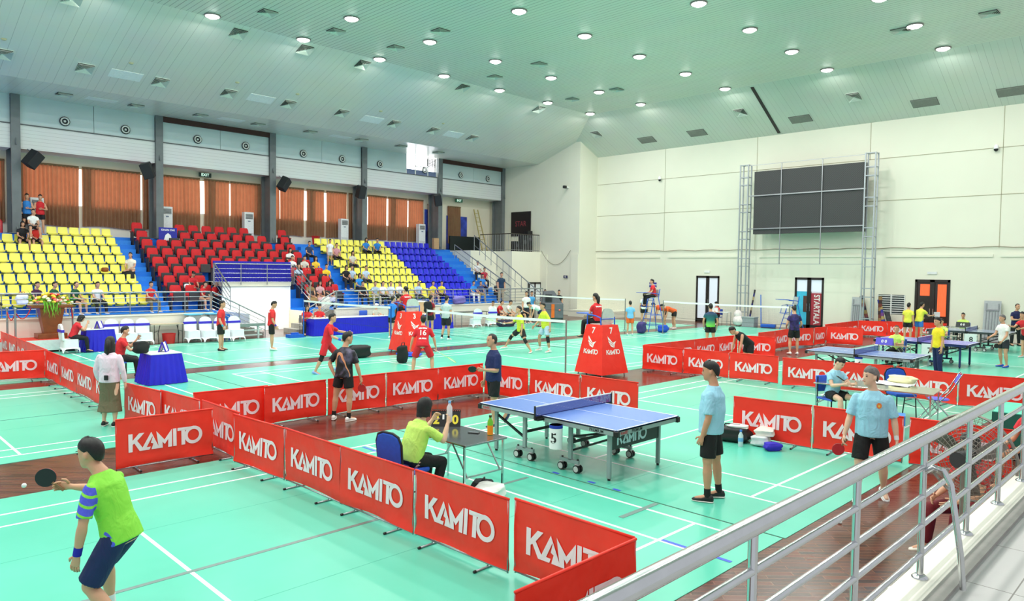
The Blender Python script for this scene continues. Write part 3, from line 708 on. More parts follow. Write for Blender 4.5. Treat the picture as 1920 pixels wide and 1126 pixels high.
def kamito(mb,o,u,v,w,mi=0):
    """the word, left edge at o, width w along u"""
    s=w/4.14; o,u,v=Vector(o),Vector(u),Vector(v)
    for p in KL: mb.add([o+u*(a*s)+v*(b_*s) for a,b_ in p],[tuple(range(len(p)))],mi)
    n=24; A=[]
    for r0 in (.52,.33):
        for k in range(n): A.append(o+u*((3.62+r0*math.cos(2*PI*k/n))*s)+v*((.5+r0*math.sin(2*PI*k/n))*s))
    mb.add(A,[(k,(k+1)%n,n+(k+1)%n,n+k) for k in range(n)],mi); return mb
PW,PH=1.40,0.74
def banner_variant(seed):
    rnd=random.Random(seed); ph=[rnd.uniform(0,6) for _ in range(6)]
    def dy(u,v):
        return 0.010*math.sin(5*u+ph[0])*(1-v)+0.014*math.sin(9*u+ph[1]+5*v)*(1-v)**2*(0.6)+0.012*math.sin(16*v+ph[2]+2*u)*math.exp(-6*v)+0.004*math.sin(12*u+8*v+ph[3])
    def fr(u,v): 
        z=0.05+(PH-0.05)*v - (0.02*math.sin(PI*u) if v==0 else 0)*(-1)
        return (PW*u,dy(u,v)-0.005,z)
    mb=MB().grid(fr,22,12); mb.grid(lambda u,v:(lambda p:(p[0],p[1]+0.008,p[2]))(fr(1-u,v)),22,12)
    mb.tube([(0,0,PH),(PW,0,PH)],0.013,6)
    bn=mb.mesh('banner',BRED,True)
    lt=MB(); kamito(lt,(0.17,0,0.26),(1,0,0),(0,0,1),1.06)
    # lay the word on the cloth
    lt.v=[(x,dy(x/PW,(z-0.05)/(PH-0.05))-0.013,z) for x,y,z in lt.v]
    return bn,lt.mesh('lettering',LETTER)
BV=[banner_variant(s) for s in range(3)]
fm=MB(); 
for z in (0.045,): fm.tube([(0.01,0.006,z),(PW-0.01,0.006,z)],0.010,6)
for x in (0.012,PW-0.012): fm.tube([(x,0.006,0.03),(x,0.006,PH)],0.010,6)
FRM=fm.mesh('frame',STEEL2,True)
ft=MB().tube([(0,-0.17,0.012),(0,0.17,0.012)],0.011,6,0).tube([(0,-0.19,0.012),(0,-0.16,0.012)],0.014,6,1).tube([(0,0.16,0.012),(0,0.19,0.012)],0.014,6,1).tube([(0,0,0.012),(0,0.0,0.05)],0.009,6,0).mesh('foot',[STEEL2,BLACK],True)
nb_=0
def panel(x0,y0,x1,y1,label,group):
    """left end to right end as seen by a reader in front"""
    global nb_
    a=math.atan2(y1-y0,x1-x0); v=BV[nb_%3]; nb_+=1
    t_=thing('sponsor_barrier',label,'barrier',(x0,y0,0.006),a,group)
    L=math.hypot(x1-x0,y1-y0); s=L/PW
    b_=bpy.data.objects.new('banner',v[0]); l_=bpy.data.objects.new('lettering',v[1]); f_=bpy.data.objects.new('frame',FRM)
    for o in (b_,l_,f_): COL.objects.link(o)
    b_.parent=t_; f_.parent=t_; l_.parent=b_; b_.scale=(s,1,1); f_.scale=(s,1,1)
    for x in (0.28,L-0.28):
        o=bpy.data.objects.new('foot',ft); COL.objects.link(o); o.parent=t_; o.location=(x,0.006,0)
    return t_
def run(pts,group,labels):
    for (p,q),lb in zip(pts,labels): panel(*p,*q,lb,group)
def chain(x0,y0,x1,y1,n,gap=0.0):
    out=[]
    for k in range(n):
        a=(x0+(x1-x0)*k/n,y0+(y1-y0)*k/n); b_=(x0+(x1-x0)*(k+1)/n,y0+(y1-y0)*(k+1)/n); out.append((a,b_))
    return out
G='red banner panels in the foreground'
B0='red banner '
run([((3.12,10.9),(4.46,10.86))],G,[B0+'nearest the foreground player, set across the end of the diagonal run'])
run([((4.25,14.3),(4.42,12.93)),((4.46,13.05),(4.58,11.68)),((4.62,11.66),(4.62,10.3))],G,[B0+'right behind the woman in the pink blouse',B0+'second one right of the pink-bloused woman, half hidden',B0+'partly hidden behind the crossing panel by the foreground player'])
run([((4.52,10.26),(4.62,8.92)),((4.63,8.9),(4.65,7.56)),((4.65,7.55),(4.68,6.15)),((4.69,6.13),(4.73,4.74)),((4.79,4.72),(4.79,3.35))],G,
 [B0+'first of the near diagonal run, left of centre',B0+'second of the near diagonal run, behind which wood floor shows',B0+'of the near diagonal run in front of the blue chair',B0+'of the near diagonal run beside the white bag',B0+'last of the near diagonal run, right of a gap'])
run([((3.38,3.32),(4.78,3.33))],G,[B0+'at the bottom edge of the photo, turned across the end'])
G='red banner panels behind table five'
run([((4.76,12.4),(6.06,12.33)),((5.95,12.24),(7.22,12.27)),((7.27,12.29),(8.60,12.27)),((8.62,12.27),(9.92,12.18)),((9.92,12.18),(11.2,12.13))],G,
 [B0+'at the left end of the run behind table five',B0+'left of the player in the black patterned shirt',B0+'directly behind the player in the black patterned shirt',B0+'behind the seated umpire in neon yellow, second from the corner',B0+'left of the bald player in the navy polo'])
run([((11.24,12.1),(11.34,10.82)),((11.36,10.8),(11.5,9.5)),((11.53,9.48),(11.6,8.1))],G,[B0+'just right of the bald player in the navy polo',B0+'behind the far corner of table five',B0+'behind the net of table five, at the right end'])
G='red banner panels along the left edge'
run([((3.05,21.15),(4.41,20.95))],G,[B0+'at the left edge facing the foreground, its word cut off'])
run(chain(4.6,27.5,4.46,20.95,5)+chain(4.42,20.9,4.36,15.2,4),G,[B0+'of the left diagonal run, %s from its far end'%NUM[k] for k in range(1,10)])
G='red banner panels of the right playing area'
run([((17.65,12.2),(17.77,10.92)),((17.78,10.9),(17.95,9.6)),((17.96,9.58),(18.12,8.28)),((17.95,8.1),(18.24,6.92)),((18.24,6.9),(18.46,5.62)),((18.34,5.52),(18.2,4.22)),((18.2,4.2),(18.5,2.9))],G,
 [B0+'at the left end of the middle run near the umpire chair seven',B0+'below the bent person in black, second in the middle run',B0+'behind the head of the left blue-shirted man',B0+'in the middle run between the two blue-shirted men',B0+'behind the man holding the phone',B0+'behind the blue upright chair',B0+'behind the folding chair with the blue seat'])
run(chain(17.75,12.22,23.25,12.13,4),G,[B0+'of the back run left of the bent person in black, %s from left'%NUM[k] for k in range(1,5)])
run([((23.27,12.1),(23.4,10.82))],G,[B0+'right of the bent person in black, turned toward the foreground'])
run([((24.75,12.1),(26.05,12.08)),((26.1,12.1),(27.5,12.2)),((27.55,12.2),(28.9,11.8)),((28.92,11.78),(30.1,11.8))],G,[B0+'left of the player in the dark purple shirt, mostly hidden',B0+'behind the left arm of the dark purple shirted player',B0+'right of the player in the dark purple shirt',B0+'narrow looking one two right of the purple shirted player'])
run([((30.1,11.75),(30.45,10.45))],G,[B0+'turned toward the foreground right of the purple shirted player'])
run(chain(31.3,12.3,35.3,12.36,3)+chain(35.43,12.38,37.0,9.1,3),G,[B0+'in the farthest run by the end wall, %s from the left'%NUM[k] for k in range(1,7)])
G='red banner panels behind the right blue-shirted man'
run([((11.62,6.1),(11.8,4.8)),((11.8,4.78),(11.93,3.46)),((11.95,3.38),(12.1,2.1))],G,[B0+'above the pile of bags, right of the left blue-shirted man',B0+'directly behind the walking blue-shirted man with the paddle',B0+'seen through the big fan'])
# ================================================================= table tennis tables
def tt_table(loc,rz,label,top,edge,leg,number=None,logo=True,detail=True):
    t_=thing('table_tennis_table',label,'table',loc,rz)
    L,Wd,H=2.74,1.525,0.76; tm=M(top,0.22,0,0.02); LM=M(leg,0.45,0.1,0.03); WL=M((250,250,252),0.4,0,0.01)
    for s in(-1,1):
        x0,x1=(0.006,L/2) if s>0 else (-L/2,-0.006)
        mb=MB().bb(x0,x1,-Wd/2,Wd/2,H-0.022,H,0).bb(x0,x1,-Wd/2-0.001,Wd/2+0.001,H-0.024,H-0.006,2)
        z0,z1=H,H+0.0012
        mb.bb(x0,x1,-Wd/2,-Wd/2+0.02,z0,z1,1).bb(x0,x1,Wd/2-0.02,Wd/2,z0,z1,1).bb(x0,x1,-0.0035,0.0035,z0,z1,1)
        xe=L/2*s; mb.bb(min(xe,xe-0.02*s),max(xe,xe-0.02*s),-Wd/2,Wd/2,z0,z1,1)
        mb.obj('tabletop',[tm,WL,M(edge,0.4)],t_)
        a=MB(); i=0.012
        for y in(-1,1): a.bb(min(x0,x1)+i,max(x0,x1)-i,y*(Wd/2-0.012)-0.01,y*(Wd/2-0.012)+0.01,H-0.085,H-0.024)
        a.bb(xe-0.022*s-0.01,xe-0.022*s+0.01,-Wd/2+i,Wd/2-i,H-0.085,H-0.024); a.bb(s*0.03-0.01,s*0.03+0.01,-Wd/2+i,Wd/2-i,H-0.085,H-0.024)
        ap=a.obj('apron',LM,t_)
        for y in(-1,1): MB().box((xe-0.015*s,y*(Wd/2-0.015),H-0.055),(0.07,0.07,0.085)).obj('corner_guard',BLACK,t_,bevel=0.012)
        for y in(-1,1):
            MB().bb(s*1.13-0.028,s*1.13+0.028,y*0.60-0.02,y*0.60+0.02,0.03,H-0.03).lathe([(0.022,0.0),(0.022,0.03)],(s*1.13,y*0.60,0),8,1).obj('leg',[LM,BLACK],t_)
            MB().bb(s*0.46-0.03,s*0.46+0.03,y*0.64-0.02,y*0.64+0.02,0.17,H-0.03).bb(s*0.27 if s>0 else -0.62,s*0.27 if s<0 else 0.62,y*0.64-0.02,y*0.64+0.02,0.13,0.18).obj('leg',LM,t_)
            for xx in (s*0.31,s*0.60):
                w=MB(); w.tube([(xx,y*0.64-0.045,0.062),(xx,y*0.64-0.012,0.062)],0.058,16,0).tube([(xx,y*0.64+0.012,0.062),(xx,y*0.64+0.045,0.062)],0.058,16,0)
                w.tube([(xx,y*0.64-0.049,0.062),(xx,y*0.64-0.04,0.062)],0.043,14,1).tube([(xx,y*0.64+0.04,0.062),(xx,y*0.64+0.049,0.062)],0.043,14,1).bb(xx-0.035,xx+0.02,y*0.64-0.03,y*0.64+0.03,0.105,0.128,1).bb(xx-0.012,xx+0.012,y*0.64-0.01,y*0.64+0.01,0.12,0.2,0)
                w.obj('caster',[BLACK,M((205,205,205),0.4)],t_,smooth=True)
        b_=MB(); b_.bar((s*0.46,-0.6,0.30),(s*1.13,-0.58,0.58),0.03).bar((s*0.46,0.6,0.30),(s*1.13,0.58,0.58),0.03).bar((s*0.46,-0.62,0.42),(s*0.46,0.62,0.42),0.035).bar((s*0.46,-0.6,0.5),(s*1.1,0.0,0.62),0.025).bar((s*0.46,0.6,0.5),(s*1.1,0.0,0.62),0.025)
        b_.obj('brace',BLACK,t_)
        if logo and s>0:
            lb=MB().bb(s*1.13-0.012,s*1.13+0.012,-0.58,0.58,0.42,0.66); q=lb.obj('logo_board',M((34,48,46),0.5),t_)
            kamito(MB(),(s*1.145,-0.45,0.47),(0,1,0),(0,0,1),0.72).obj('lettering',M((190,214,220),0.5),q)
    if logo:
        for a_ in (((1.02,-Wd/2+0.0005,H-0.055),(1,0,0)),((L/2-0.009,-0.28,H-0.055),(0,1,0))): put_text(MB(),'PREMIUM',0.06,a_[0],a_[1],(0,0,1),0,0.001).obj('lettering',M((30,34,36),0.6),t_)
        for a_ in (((L/2-0.009,-0.66,H-0.075),(0,1,0)),((-1.28,-Wd/2+0.0005,H-0.075),(1,0,0))): kamito(MB(),a_[0],a_[1],(0,0,1),0.17).obj('lettering',M((196,70,74),0.6),t_)
    n=MB().bb(-0.003,0.003,-0.915,0.915,H+0.004,H+0.140); NT=net_mat(top)
    q=thing_part('net',t_)
    n.obj('mesh',NT,q); MB().bb(-0.006,0.006,-0.915,0.915,H+0.138,H+0.1525).obj('net_tape',WL,q)
    MB().bb(-0.005,0.005,-0.915,0.915,H,H+0.008).obj('cord',M((24,30,110),0.6),q)
    for y in(-1,1): MB().bb(-0.012,0.012,y*0.915-0.008,y*0.915+0.008,H-0.02,H+0.155).bb(-0.03,0.05,y*0.80-0.10,y*0.80+0.10,H-0.06,H-0.03).box((0.0,y*0.86,H-0.02),(0.04,0.12,0.04)).obj('post',BLACK,q)
    return t_
_nm={}
def net_mat(c,dens=0.62,cell=0.013):
    k=(c,dens,cell)
    if k in _nm: return _nm[k]
    m=bpy.data.materials.new('net_cord'); m.use_nodes=True; nt=m.node_tree; b=nt.nodes['Principled BSDF']
    b.inputs['Base Color'].default_value=(*lin((60,80,170) if dens>0.5 else c),1)
    g=node(nt,'ShaderNodeTexCoord'); sp=node(nt,'ShaderNodeSeparateXYZ'); nt.links.new(g.outputs['Object'],sp.inputs[0])
    a=mth(nt,'LESS_THAN',mth(nt,'FRACT',mth(nt,'DIVIDE',sp.outputs[1],cell)),dens*0.55); z=mth(nt,'LESS_THAN',mth(nt,'FRACT',mth(nt,'DIVIDE',sp.outputs[2],cell)),dens*0.55)
    al=mth(nt,'MAXIMUM',a,z); nt.links.new(al,b.inputs['Alpha']); _nm[k]=m; return m
def thing_part(name,parent,loc=(0,0,0)):
    o=bpy.data.objects.new(name,None); COL.objects.link(o); o.parent=parent; o.location=loc; o.empty_display_size=0.1; return o
def number_card(x,y,z,rz,txt,label,r=0.095,h=0.34):
    t_=thing('number_card',label,'number card',(x,y,z),rz)
    MB().lathe([(r,0),(r,h)],n=20).obj('card',M((248,248,250),0.6,0,0.02),t_,smooth=True)
    MB().lathe([(r+0.002,h-0.045),(r+0.002,h)],n=20).obj('band',M((20,50,170),0.6),t_,smooth=True)
    tx=MB(); put_text(tx,txt,0.20,(0,0,h*0.45),(1,0,0),(0,0,1),0,0.004)
    tx.v=[(x_,-math.sqrt(max(0,(r+0.003)**2-x_*x_)),z_) for x_,y_,z_ in tx.v]
    tx.obj('numeral',BLACK,t_)
BLT=(104,138,212)
tt_table((8.55,7.14,0.006),-PI/2,'blue table tennis table in the centre foreground with the number five card',BLT,(24,26,34),(150,166,166))
number_card(7.70,6.78,0.36,-PI/2+0.35,'5','white card with a black five hanging at the net of the nearest tennis table')
tt_table((20.95,7.08,0.006),-PI/2,'blue table tennis table behind the middle banner run, right of centre',(112,136,196),(24,26,34),(150,160,162))
number_card(20.0,6.95,0.38,-PI/2+0.5,'6','white card hanging at the net of the blue table behind the middle banner run')
tt_table((26.5,7.1,0.006),-PI/2,'purple table tennis table between the two seated neon-shirted umpires',(120,106,206),(20,34,90),(24,40,96),logo=False)
tt_table((33.0,7.25,0.006),-PI/2,'grey-blue table tennis table farthest right near the end wall',(128,142,168),(24,26,34),(60,64,66),logo=False)
for x,y,tx,lb in ((25.5,6.75,'7','white card with a seven leaning at the net of the purple table'),(31.3,6.9,'8','white card with an eight beside the farthest tennis table')):
    t_=thing('number_card',lb,'number card',(x,y,0.32),-PI/2+0.3); MB().bb(-0.2,0.2,-0.006,0.006,0,0.42).obj('card',WHITE,t_); MB().bb(-0.02,0.02,0.0,0.03,-0.32,0.4).obj('stand',STEEL2,t_)
    put_text(MB(),tx,0.26,(0.02,-0.009,0.2),(1,0,0),(0,0,1),0,0.004).obj('numeral',BLACK,t_)
# ================================================================= badminton nets
def bnet(x,y0,y1,label,h=1.55,pc=None,blue=False):
    pc=pc or M((150,150,146),0.35,0.6); t_=thing('badminton_net',label,'net',(x,y0,0))
    L=y1-y0
    def sag(u): return -0.025*math.sin(PI*u)
    MB().grid(lambda u,v:(0,L*u,h+sag(u)-0.76+0.76*v),24,1).obj('netting',net_mat((60,50,50),0.06,0.05),t_)
    MB().grid(lambda u,v:(0.004,L*u,h+sag(u)-0.075+0.075*v),24,1).grid(lambda u,v:(-0.004,L*u,h+sag(u)-0.075+0.075*v),24,1).obj('tape',M((248,248,245),0.6,0,0.02),t_)
    MB().tube([(0,L*k/12,h+sag(k/12)-0.76) for k in range(13)],0.005,4).obj('cord',BLACK,t_)
    for y in (0,L):
        MB().tube([(0,y,0),(0,y,h+0.02)],0.024,10).lathe([(0.10,0),(0.10,0.02),(0.03,0.04)],(0,y,0),12).obj('post',M((26,96,190),0.4) if blue else pc,t_,smooth=True)
    return t_
bnet(15.0,21.1,27.3,'far badminton net with blue posts in front of the long blue-skirted table',blue=True)
bnet(15.0,12.9,19.05,'badminton net strung across the court of the yellow-shirted pair')
bnet(29.1,21.2,27.3,'badminton net on the far corner court behind umpire chair seven')
bnet(29.1,12.9,19.0,'badminton net in front of the glass door, right of the tall blue umpire chair')
SB=M((18,92,200),0.5,0,0.06)
tag(MB().bb(14.3,14.9,27.1,27.5,0,0.14).box((14.6,27.3,0.17),(0.3,0.12,0.08)).obj('post_base',SB),'blue weighted base at the foot of the far blue net post','post base')
# ================================================================= umpire chairs
def wing(mb,o,u,v,s,mi=0):
    o,u,v=Vector(o),Vector(u),Vector(v)
    for p in ([(0,1),(.60,.40),(.66,.28),(.02,.74)],[(.03,.66),(.58,.28),(.66,.16),(.10,.44)],[(.12,.38),(.60,.14),(.62,0),(.30,.12)],[(.62,.44),(1,.56),(.78,.30),(.70,0),(.64,0)]):
        mb.add([o+u*(a*s*1.0)+v*(b_*s) for a,b_ in p],[tuple(range(len(p)))],mi)
def covered_chair(x,y,rz,no,label):
    t_=thing('umpire_chair',label,'umpire chair',(x,y,0.0),rz)
    H=1.42; b0,b1=0.53,0.31; z0=0.08
    q=[(b0,z0),(b1,H)]
    mb=MB(); V=[]
    for b_,z in q:
        for sx,sy in((-1,-1),(1,-1),(1,1),(-1,1)): V.append((sx*b_,sy*b_,z))
    mb.add(V,[(0,1,5,4),(1,2,6,5),(2,3,7,6),(3,0,4,7),(4,5,6,7)]); cv=mb.obj('cover',BRED,t_)
    L=MB()
    k=(b0-b1)/(H-z0); sl=Vector((0,k,1)).normalized()
    for R in (Matrix.Rotation(PI,3,'Z'),Matrix.Rotation(PI/2,3,'Z')):
        f=lambda a,z:R@Vector((a,-(b0-(z-z0)*k)-0.006,z)); u=R@Vector((1,0,0)); v=R@sl
        put_text(L,no,0.24,f(0,H-0.16),u,v,0,0.006); wing(L,f(-0.16,H-0.62),u,v,0.32); kamito(L,f(-0.27,H-0.80),u,v,0.54)
    L.obj('lettering',M((250,244,240),0.6),cv)
    BL=M((36,96,205),0.35,0.2); ST=M((206,216,208),0.4)
    s=MB(); 
    s.grid(lambda u,v:(0.24*(u-0.5)*2,0.17+0.03*v-0.05*(2*u-1)**2*-1-0.05,H+0.03+0.42*v*(1-0.35*(2*u-1)**4)),8,6)
    s.grid(lambda u,v:(0.24*(0.5-u)*2,0.20+0.03*v-0.05*(2*u-1)**2*-1-0.05,H+0.03+0.42*v*(1-0.35*(2*u-1)**4)),8,6); s.bb(-0.22,0.22,-0.26,0.16,H+0.0,H+0.03)
    s.obj('seat',ST,t_,smooth=True)
    fr=MB()
    for sx in(-1,1):
        fr.tube([(sx*0.27,0.22,H-0.05),(sx*0.28,0.2,H+0.2),(sx*0.28,0.0,H+0.25),(sx*0.28,-0.30,H+0.27)],0.02,8); fr.tube([(sx*0.29,-0.29,z0-0.08),(sx*0.30,-0.28,H+0.25)],0.018,8)
    fr.tube([(-0.27,0.2,H+0.16),(0.27,0.2,H+0.16)],0.015,8)
    fr.obj('frame',BL,t_,smooth=True)
    MB().bb(-0.28,0.28,-0.75,-0.25,H+0.28,H+0.30).obj('desk',BL,t_)
    for sx in(-1,1):
        for sy in (-1,1): MB().tube([(sx*0.46,sy*0.46,0),(sx*0.40,sy*0.40,0.3)],0.02,6).obj('leg',STEEL2,t_)
    return t_
covered_chair(15.2,20.28,PI-0.12,'3','umpire chair with a red cover numbered three, left of centre')
covered_chair(16.02,12.45,PI-0.1,'7','umpire chair with a red cover numbered seven, right of the net post')
def open_chair(x,y,rz,label,H=1.75):
    t_=thing('umpire_chair',label,'umpire chair',(x,y,0),rz); BL=M((36,96,205),0.35,0.2); f=MB()
    for sx in(-1,1):
        f.tube([(sx*0.42,-0.42,0),(sx*0.24,-0.10,H)],0.02,8).tube([(sx*0.42,0.45,0),(sx*0.24,0.18,H),(sx*0.23,0.26,H+0.45)],0.02,8).tube([(sx*0.25,0.2,H+0.2),(sx*0.27,-0.3,H+0.26)],0.018,8)
        f.tube([(sx*0.26,-0.12,H-0.02),(sx*0.24,-0.42,H-0.04),(sx*0.26,-0.48,H-0.42)],0.016,8)
    f.obj('frame',BL,t_,smooth=True)
    for k in range(1,6):
        z=k*0.30; w=0.42-0.18*z/H; MB().tube([(-w,-0.42+0.32*z/H,z),(w,-0.42+0.32*z/H,z)],0.014,6).obj('rung',BL,t_)
    for z in (0.3,0.8):
        w=0.42-0.18*z/H; MB().tube([(w,-0.42+0.32*z/H,z),(w,0.45-0.27*z/H,z),(-w,0.45-0.27*z/H,z),(-w,-0.42+0.32*z/H,z)],0.014,6).obj('stretcher',BL,t_)
    MB().bb(-0.22,0.22,-0.24,0.18,H,H+0.03).bb(-0.2,0.2,0.2,0.23,H+0.05,H+0.42).obj('seat',M((190,196,196),0.45),t_)
    MB().bb(-0.27,0.27,-0.78,-0.30,H+0.26,H+0.28).obj('desk',BL,t_)
    MB().bb(-0.24,0.24,-0.56,-0.38,H-0.44,H-0.42).obj('footrest',BL,t_)
    return t_
open_chair(30.0,20.2,-2.36+PI/2+0.3-PI/2-0.0,'tall open blue steel umpire chair near the end wall with an umpire on it',1.62)
open_chair(36.6,16.1,-2.2,'blue steel umpire chair standing empty in front of the middle glass door',1.3)
# ================================================================= chairs and tables
def banquet(x,y,rz,label,blue=(36,84,196),s=1.0):
    t_=thing('banquet_chair',label,'chair',(x,y,0.006),rz); C_=M(blue,0.7,0,0.08,20)
    MB().bb(-0.21,0.21,-0.22,0.21,0.42,0.485).obj('seat',C_,t_,bevel=0.025)
    out=[(-0.2,0),(0.2,0),(0.21,0.36),(0.17,0.45),(0.08,0.485),(-0.08,0.485),(-0.17,0.45),(-0.21,0.36)]
    u=Vector((1,0,0)); v=Vector((0,0.10,0.995)); n=Vector((0,0.995,-0.10))
    MB().prism(out,(0,0.21,0.46),u,v,n,0.045).obj('backrest',C_,t_,bevel=0.012)
    MB().tube([Vector((0,0.235,0.46))+u*a*1.04+v*b_*1.02 for a,b_ in out],0.014,8,closed=True).obj('back_frame',BLACK,t_,smooth=True)
    for sx in(-1,1):
        MB().tube([(sx*0.19,-0.19,0.44),(sx*0.2,-0.22,0)],0.012,8).obj('leg',BLACK,t_); MB().tube([(sx*0.2,0.235,0.5),(sx*0.19,0.2,0.4),(sx*0.2,0.30,0)],0.012,8).obj('leg',BLACK,t_)
        MB().tube([(sx*0.195,-0.2,0.22),(sx*0.195,0.24,0.22)],0.009,6).obj('stretcher',BLACK,t_)
    return t_
banquet(5.24,7.05,PI/2+0.12,'blue padded chair with black frame under the umpire in neon yellow, nearest tennis table')
banquet(16.15,4.75,2.35+PI,'blue padded chair with black frame standing empty at right, turned sideways')
def steel_table(x,y,rz,L,Wd,H,label,top=(150,152,156)):
    t_=thing('folding_table',label,'table',(x,y,0.006),rz)
    MB().bb(-L/2,L/2,-Wd/2,Wd/2,H-0.025,H).obj('tabletop',M(top,0.14,0.85,0.1,3),t_,bevel=0.006)
    for sx in(-1,1):
        f=MB()
        for sy in(-1,1):
            MB().bar((sx*(L/2-0.05),sy*(Wd/2-0.03),0),(sx*(L/2-0.05),sy*(Wd/2-0.03),H-0.02),0.024).obj('leg',STEEL,t_)
            f.bar((sx*(L/2-0.05),sy*(Wd/2-0.08),0.32),(sx*(L/2-0.35),sy*(Wd/2-0.08),H-0.03),0.015)
        f.bar((sx*(L/2-0.05),-(Wd/2-0.03),0.32),(sx*(L/2-0.05),(Wd/2-0.03),0.32),0.018); f.obj('brace',STEEL2,t_)
    return t_
steel_table(6.14,7.16,PI/2,1.2,0.72,0.74,'shiny steel folding table with the score flip board on it')
steel_table(14.95,4.85,PI/2+0.1,2.1,0.9,0.74,'grey folding table right of centre where the phone user sits',(196,190,180))
steel_table(24.3,7.45,PI/2,1.0,0.5,0.72,'small table in front of the bald neon-shirted umpire',(196,186,168))
steel_table(29.9,7.6,PI/2,1.1,0.5,0.72,'small table in front of the neon-shirted woman umpire',(170,176,160))
steel_table(35.5,8.2,PI/2,1.3,0.5,0.72,'small table in front of the farthest neon-shirted umpire',(150,156,160))
def skirted(x,y,rz,L,Wd,H,label,flare=0.10):
    t_=thing('skirted_table',label,'table',(x,y,0.006),rz); BL=M((24,22,196),0.5,0,0.06,3)
    MB().bb(-L/2-0.01,L/2+0.01,-Wd/2-0.01,Wd/2+0.01,H-0.02,H).obj('tabletop',M((240,240,238),0.7,0,0.03),t_)
    mb=MB(); c=[(-L/2,-Wd/2),(L/2,-Wd/2),(L/2,Wd/2),(-L/2,Wd/2)]; per=[]
    for i in range(4):
        a,b_=Vector(c[i]),Vector(c[(i+1)%4]); n=max(6,int((b_-a).length/0.025))
        for k in range(n): per.append(a+(b_-a)*(k/n))
    N=len(per)
    def fn(u,v):
        p=per[int(round(u*N))%N]; q=p.normalized(); w=(1-v)
        am=0.018*w+0.006; f=1+ (flare*w+am*math.sin(u*N*0.025/0.11*2*PI))/max(0.3,p.length)
        return (p.x*f,p.y*f,0.01+(H-0.03)*v)
    mb.grid(fn,N,4); mb.obj('skirt',BL,t_,smooth=True)
    return t_
skirted(6.42,18.75,0.02,0.72,0.72,0.75,'square table with a bright blue pleated skirt beside the masked man',0.14)
skirted(7.22,26.95,0,0.85,0.6,0.75,'square blue-skirted table in front of the seated woman in red',0.1)
skirted(17.35,27.55,0.0,3.8,0.7,0.75,'long blue-skirted table behind the far net with two officials at its left end',0.04)
skirted(21.9,27.35,0,2.0,0.6,0.75,'blue-skirted table right of umpire chair three',0.04)
def white_chair(x,y,rz,label,g='white covered chairs along the stand wall'):
    t_=thing('covered_chair',label,'chair',(x,y,0.006),rz,g); WC=M((238,240,244),0.7,0,0.03)
    mb=MB(); 
    prof=[(0.27,0.27,0.0,0.0),(0.235,0.235,0.2,0),(0.225,0.225,0.44,0),(0.225,0.225,0.46,0)]
    n=28; vs=[]
    for hw,hd,z,_ in prof:
        for k in range(n):
            a=2*PI*k/n; sx=math.copysign(abs(math.cos(a))**0.35,math.cos(a)); sy=math.copysign(abs(math.sin(a))**0.35,math.sin(a))
            zz=z
            if z==0.0: zz=0.17*max(0,1-max(abs(sx),abs(sy))*0-((abs(math.cos(2*a))**0.5)*-1+1)*1.6) 
            vs.append((hw*sx,hd*sy,zz))
    fs=[(i*n+k,i*n+(k+1)%n,(i+1)*n+(k+1)%n,(i+1)*n+k) for i in range(3) for k in range(n)]+[tuple(range(3*n,4*n))]
    mb.add(vs,fs)
    bk=[(-0.225,0),(0.225,0),(0.235,0.30),(0.20,0.44),(0.11,0.51),(0,0.53),(-0.11,0.51),(-0.20,0.44),(-0.235,0.30)]
    mb.prism(bk,(0,0.19,0.44),(1,0,0),(0,0.08,0.997),(0,1,0),0.06)
    mb.obj('cover',WC,t_)
    MB().box((0,0.245,0.74),(0.49,0.10,0.09)).obj('sash',M((58,40,190),0.5),t_,bevel=0.01)
    return t_
SC_=[(6.32,26.72,PI/2,'white covered chair with a dark blue bow under the seated woman in red'),
(8.0,28.0,0.05,'white covered chair just right of the far left blue-skirted table'),(8.5,27.95,0.02,'white covered chair behind the masked man with black cables on it'),(8.98,27.85,0,'white covered chair with a black laptop bag on it'),
(10.62,27.7,0,'white covered chair right of the black-legged table'),(11.15,27.55,0.05,'white covered chair below the light blue pedestal tables'),(11.62,27.35,-0.04,'white covered chair behind the left standing man in red'),(12.15,27.3,0,'white covered chair right of the left standing man in red'),
(16.35,28.05,0.0,'white covered chair at the left end of the long blue table'),(24.0,26.6,2.9,'white covered chair with its back turned and an orange ball under it'),(25.15,26.7,2.8,'white covered chair with a large dark blue bow, back turned')]
for a in SC_: white_chair(*a)
# black legged table, basket, pedestal tables, steel bench
t_=thing('folding_table','table with black folding legs and a red basket under it','table',(9.72,28.05,0),0)
MB().bb(-0.46,0.62,-0.25,0.25,0.72,0.745).obj('tabletop',M((196,176,150),0.5),t_)
for sx in(-1,1):
    f=MB(); ox=0.08; f.tube([(ox+sx*0.5,-0.22,0),(ox+sx*0.5,-0.22,0.72)],0.012,6).tube([(ox+sx*0.34,-0.22,0),(ox+sx*0.37,-0.22,0.4),(ox+sx*0.30,-0.22,0.7)],0.014,6).tube([(ox+sx*0.5,0.22,0),(ox+sx*0.5,0.22,0.72)],0.012,6).tube([(ox+sx*0.34,-0.2,0.5),(ox+sx*0.5,-0.2,0.45)],0.01,6); f.obj('leg',BLACK,t_)
bk=MB().lathe([(0.19,0),(0.20,0.02),(0.235,0.36),(0.245,0.38),(0.225,0.38),(0.21,0.3),(0.18,0.02)],n=16)
o=bk.obj('basket',M((214,40,40),0.5),smooth=True); o.location=(9.85,27.95,0); tag(o,'red plastic basket on the floor under the black-legged table','basket')
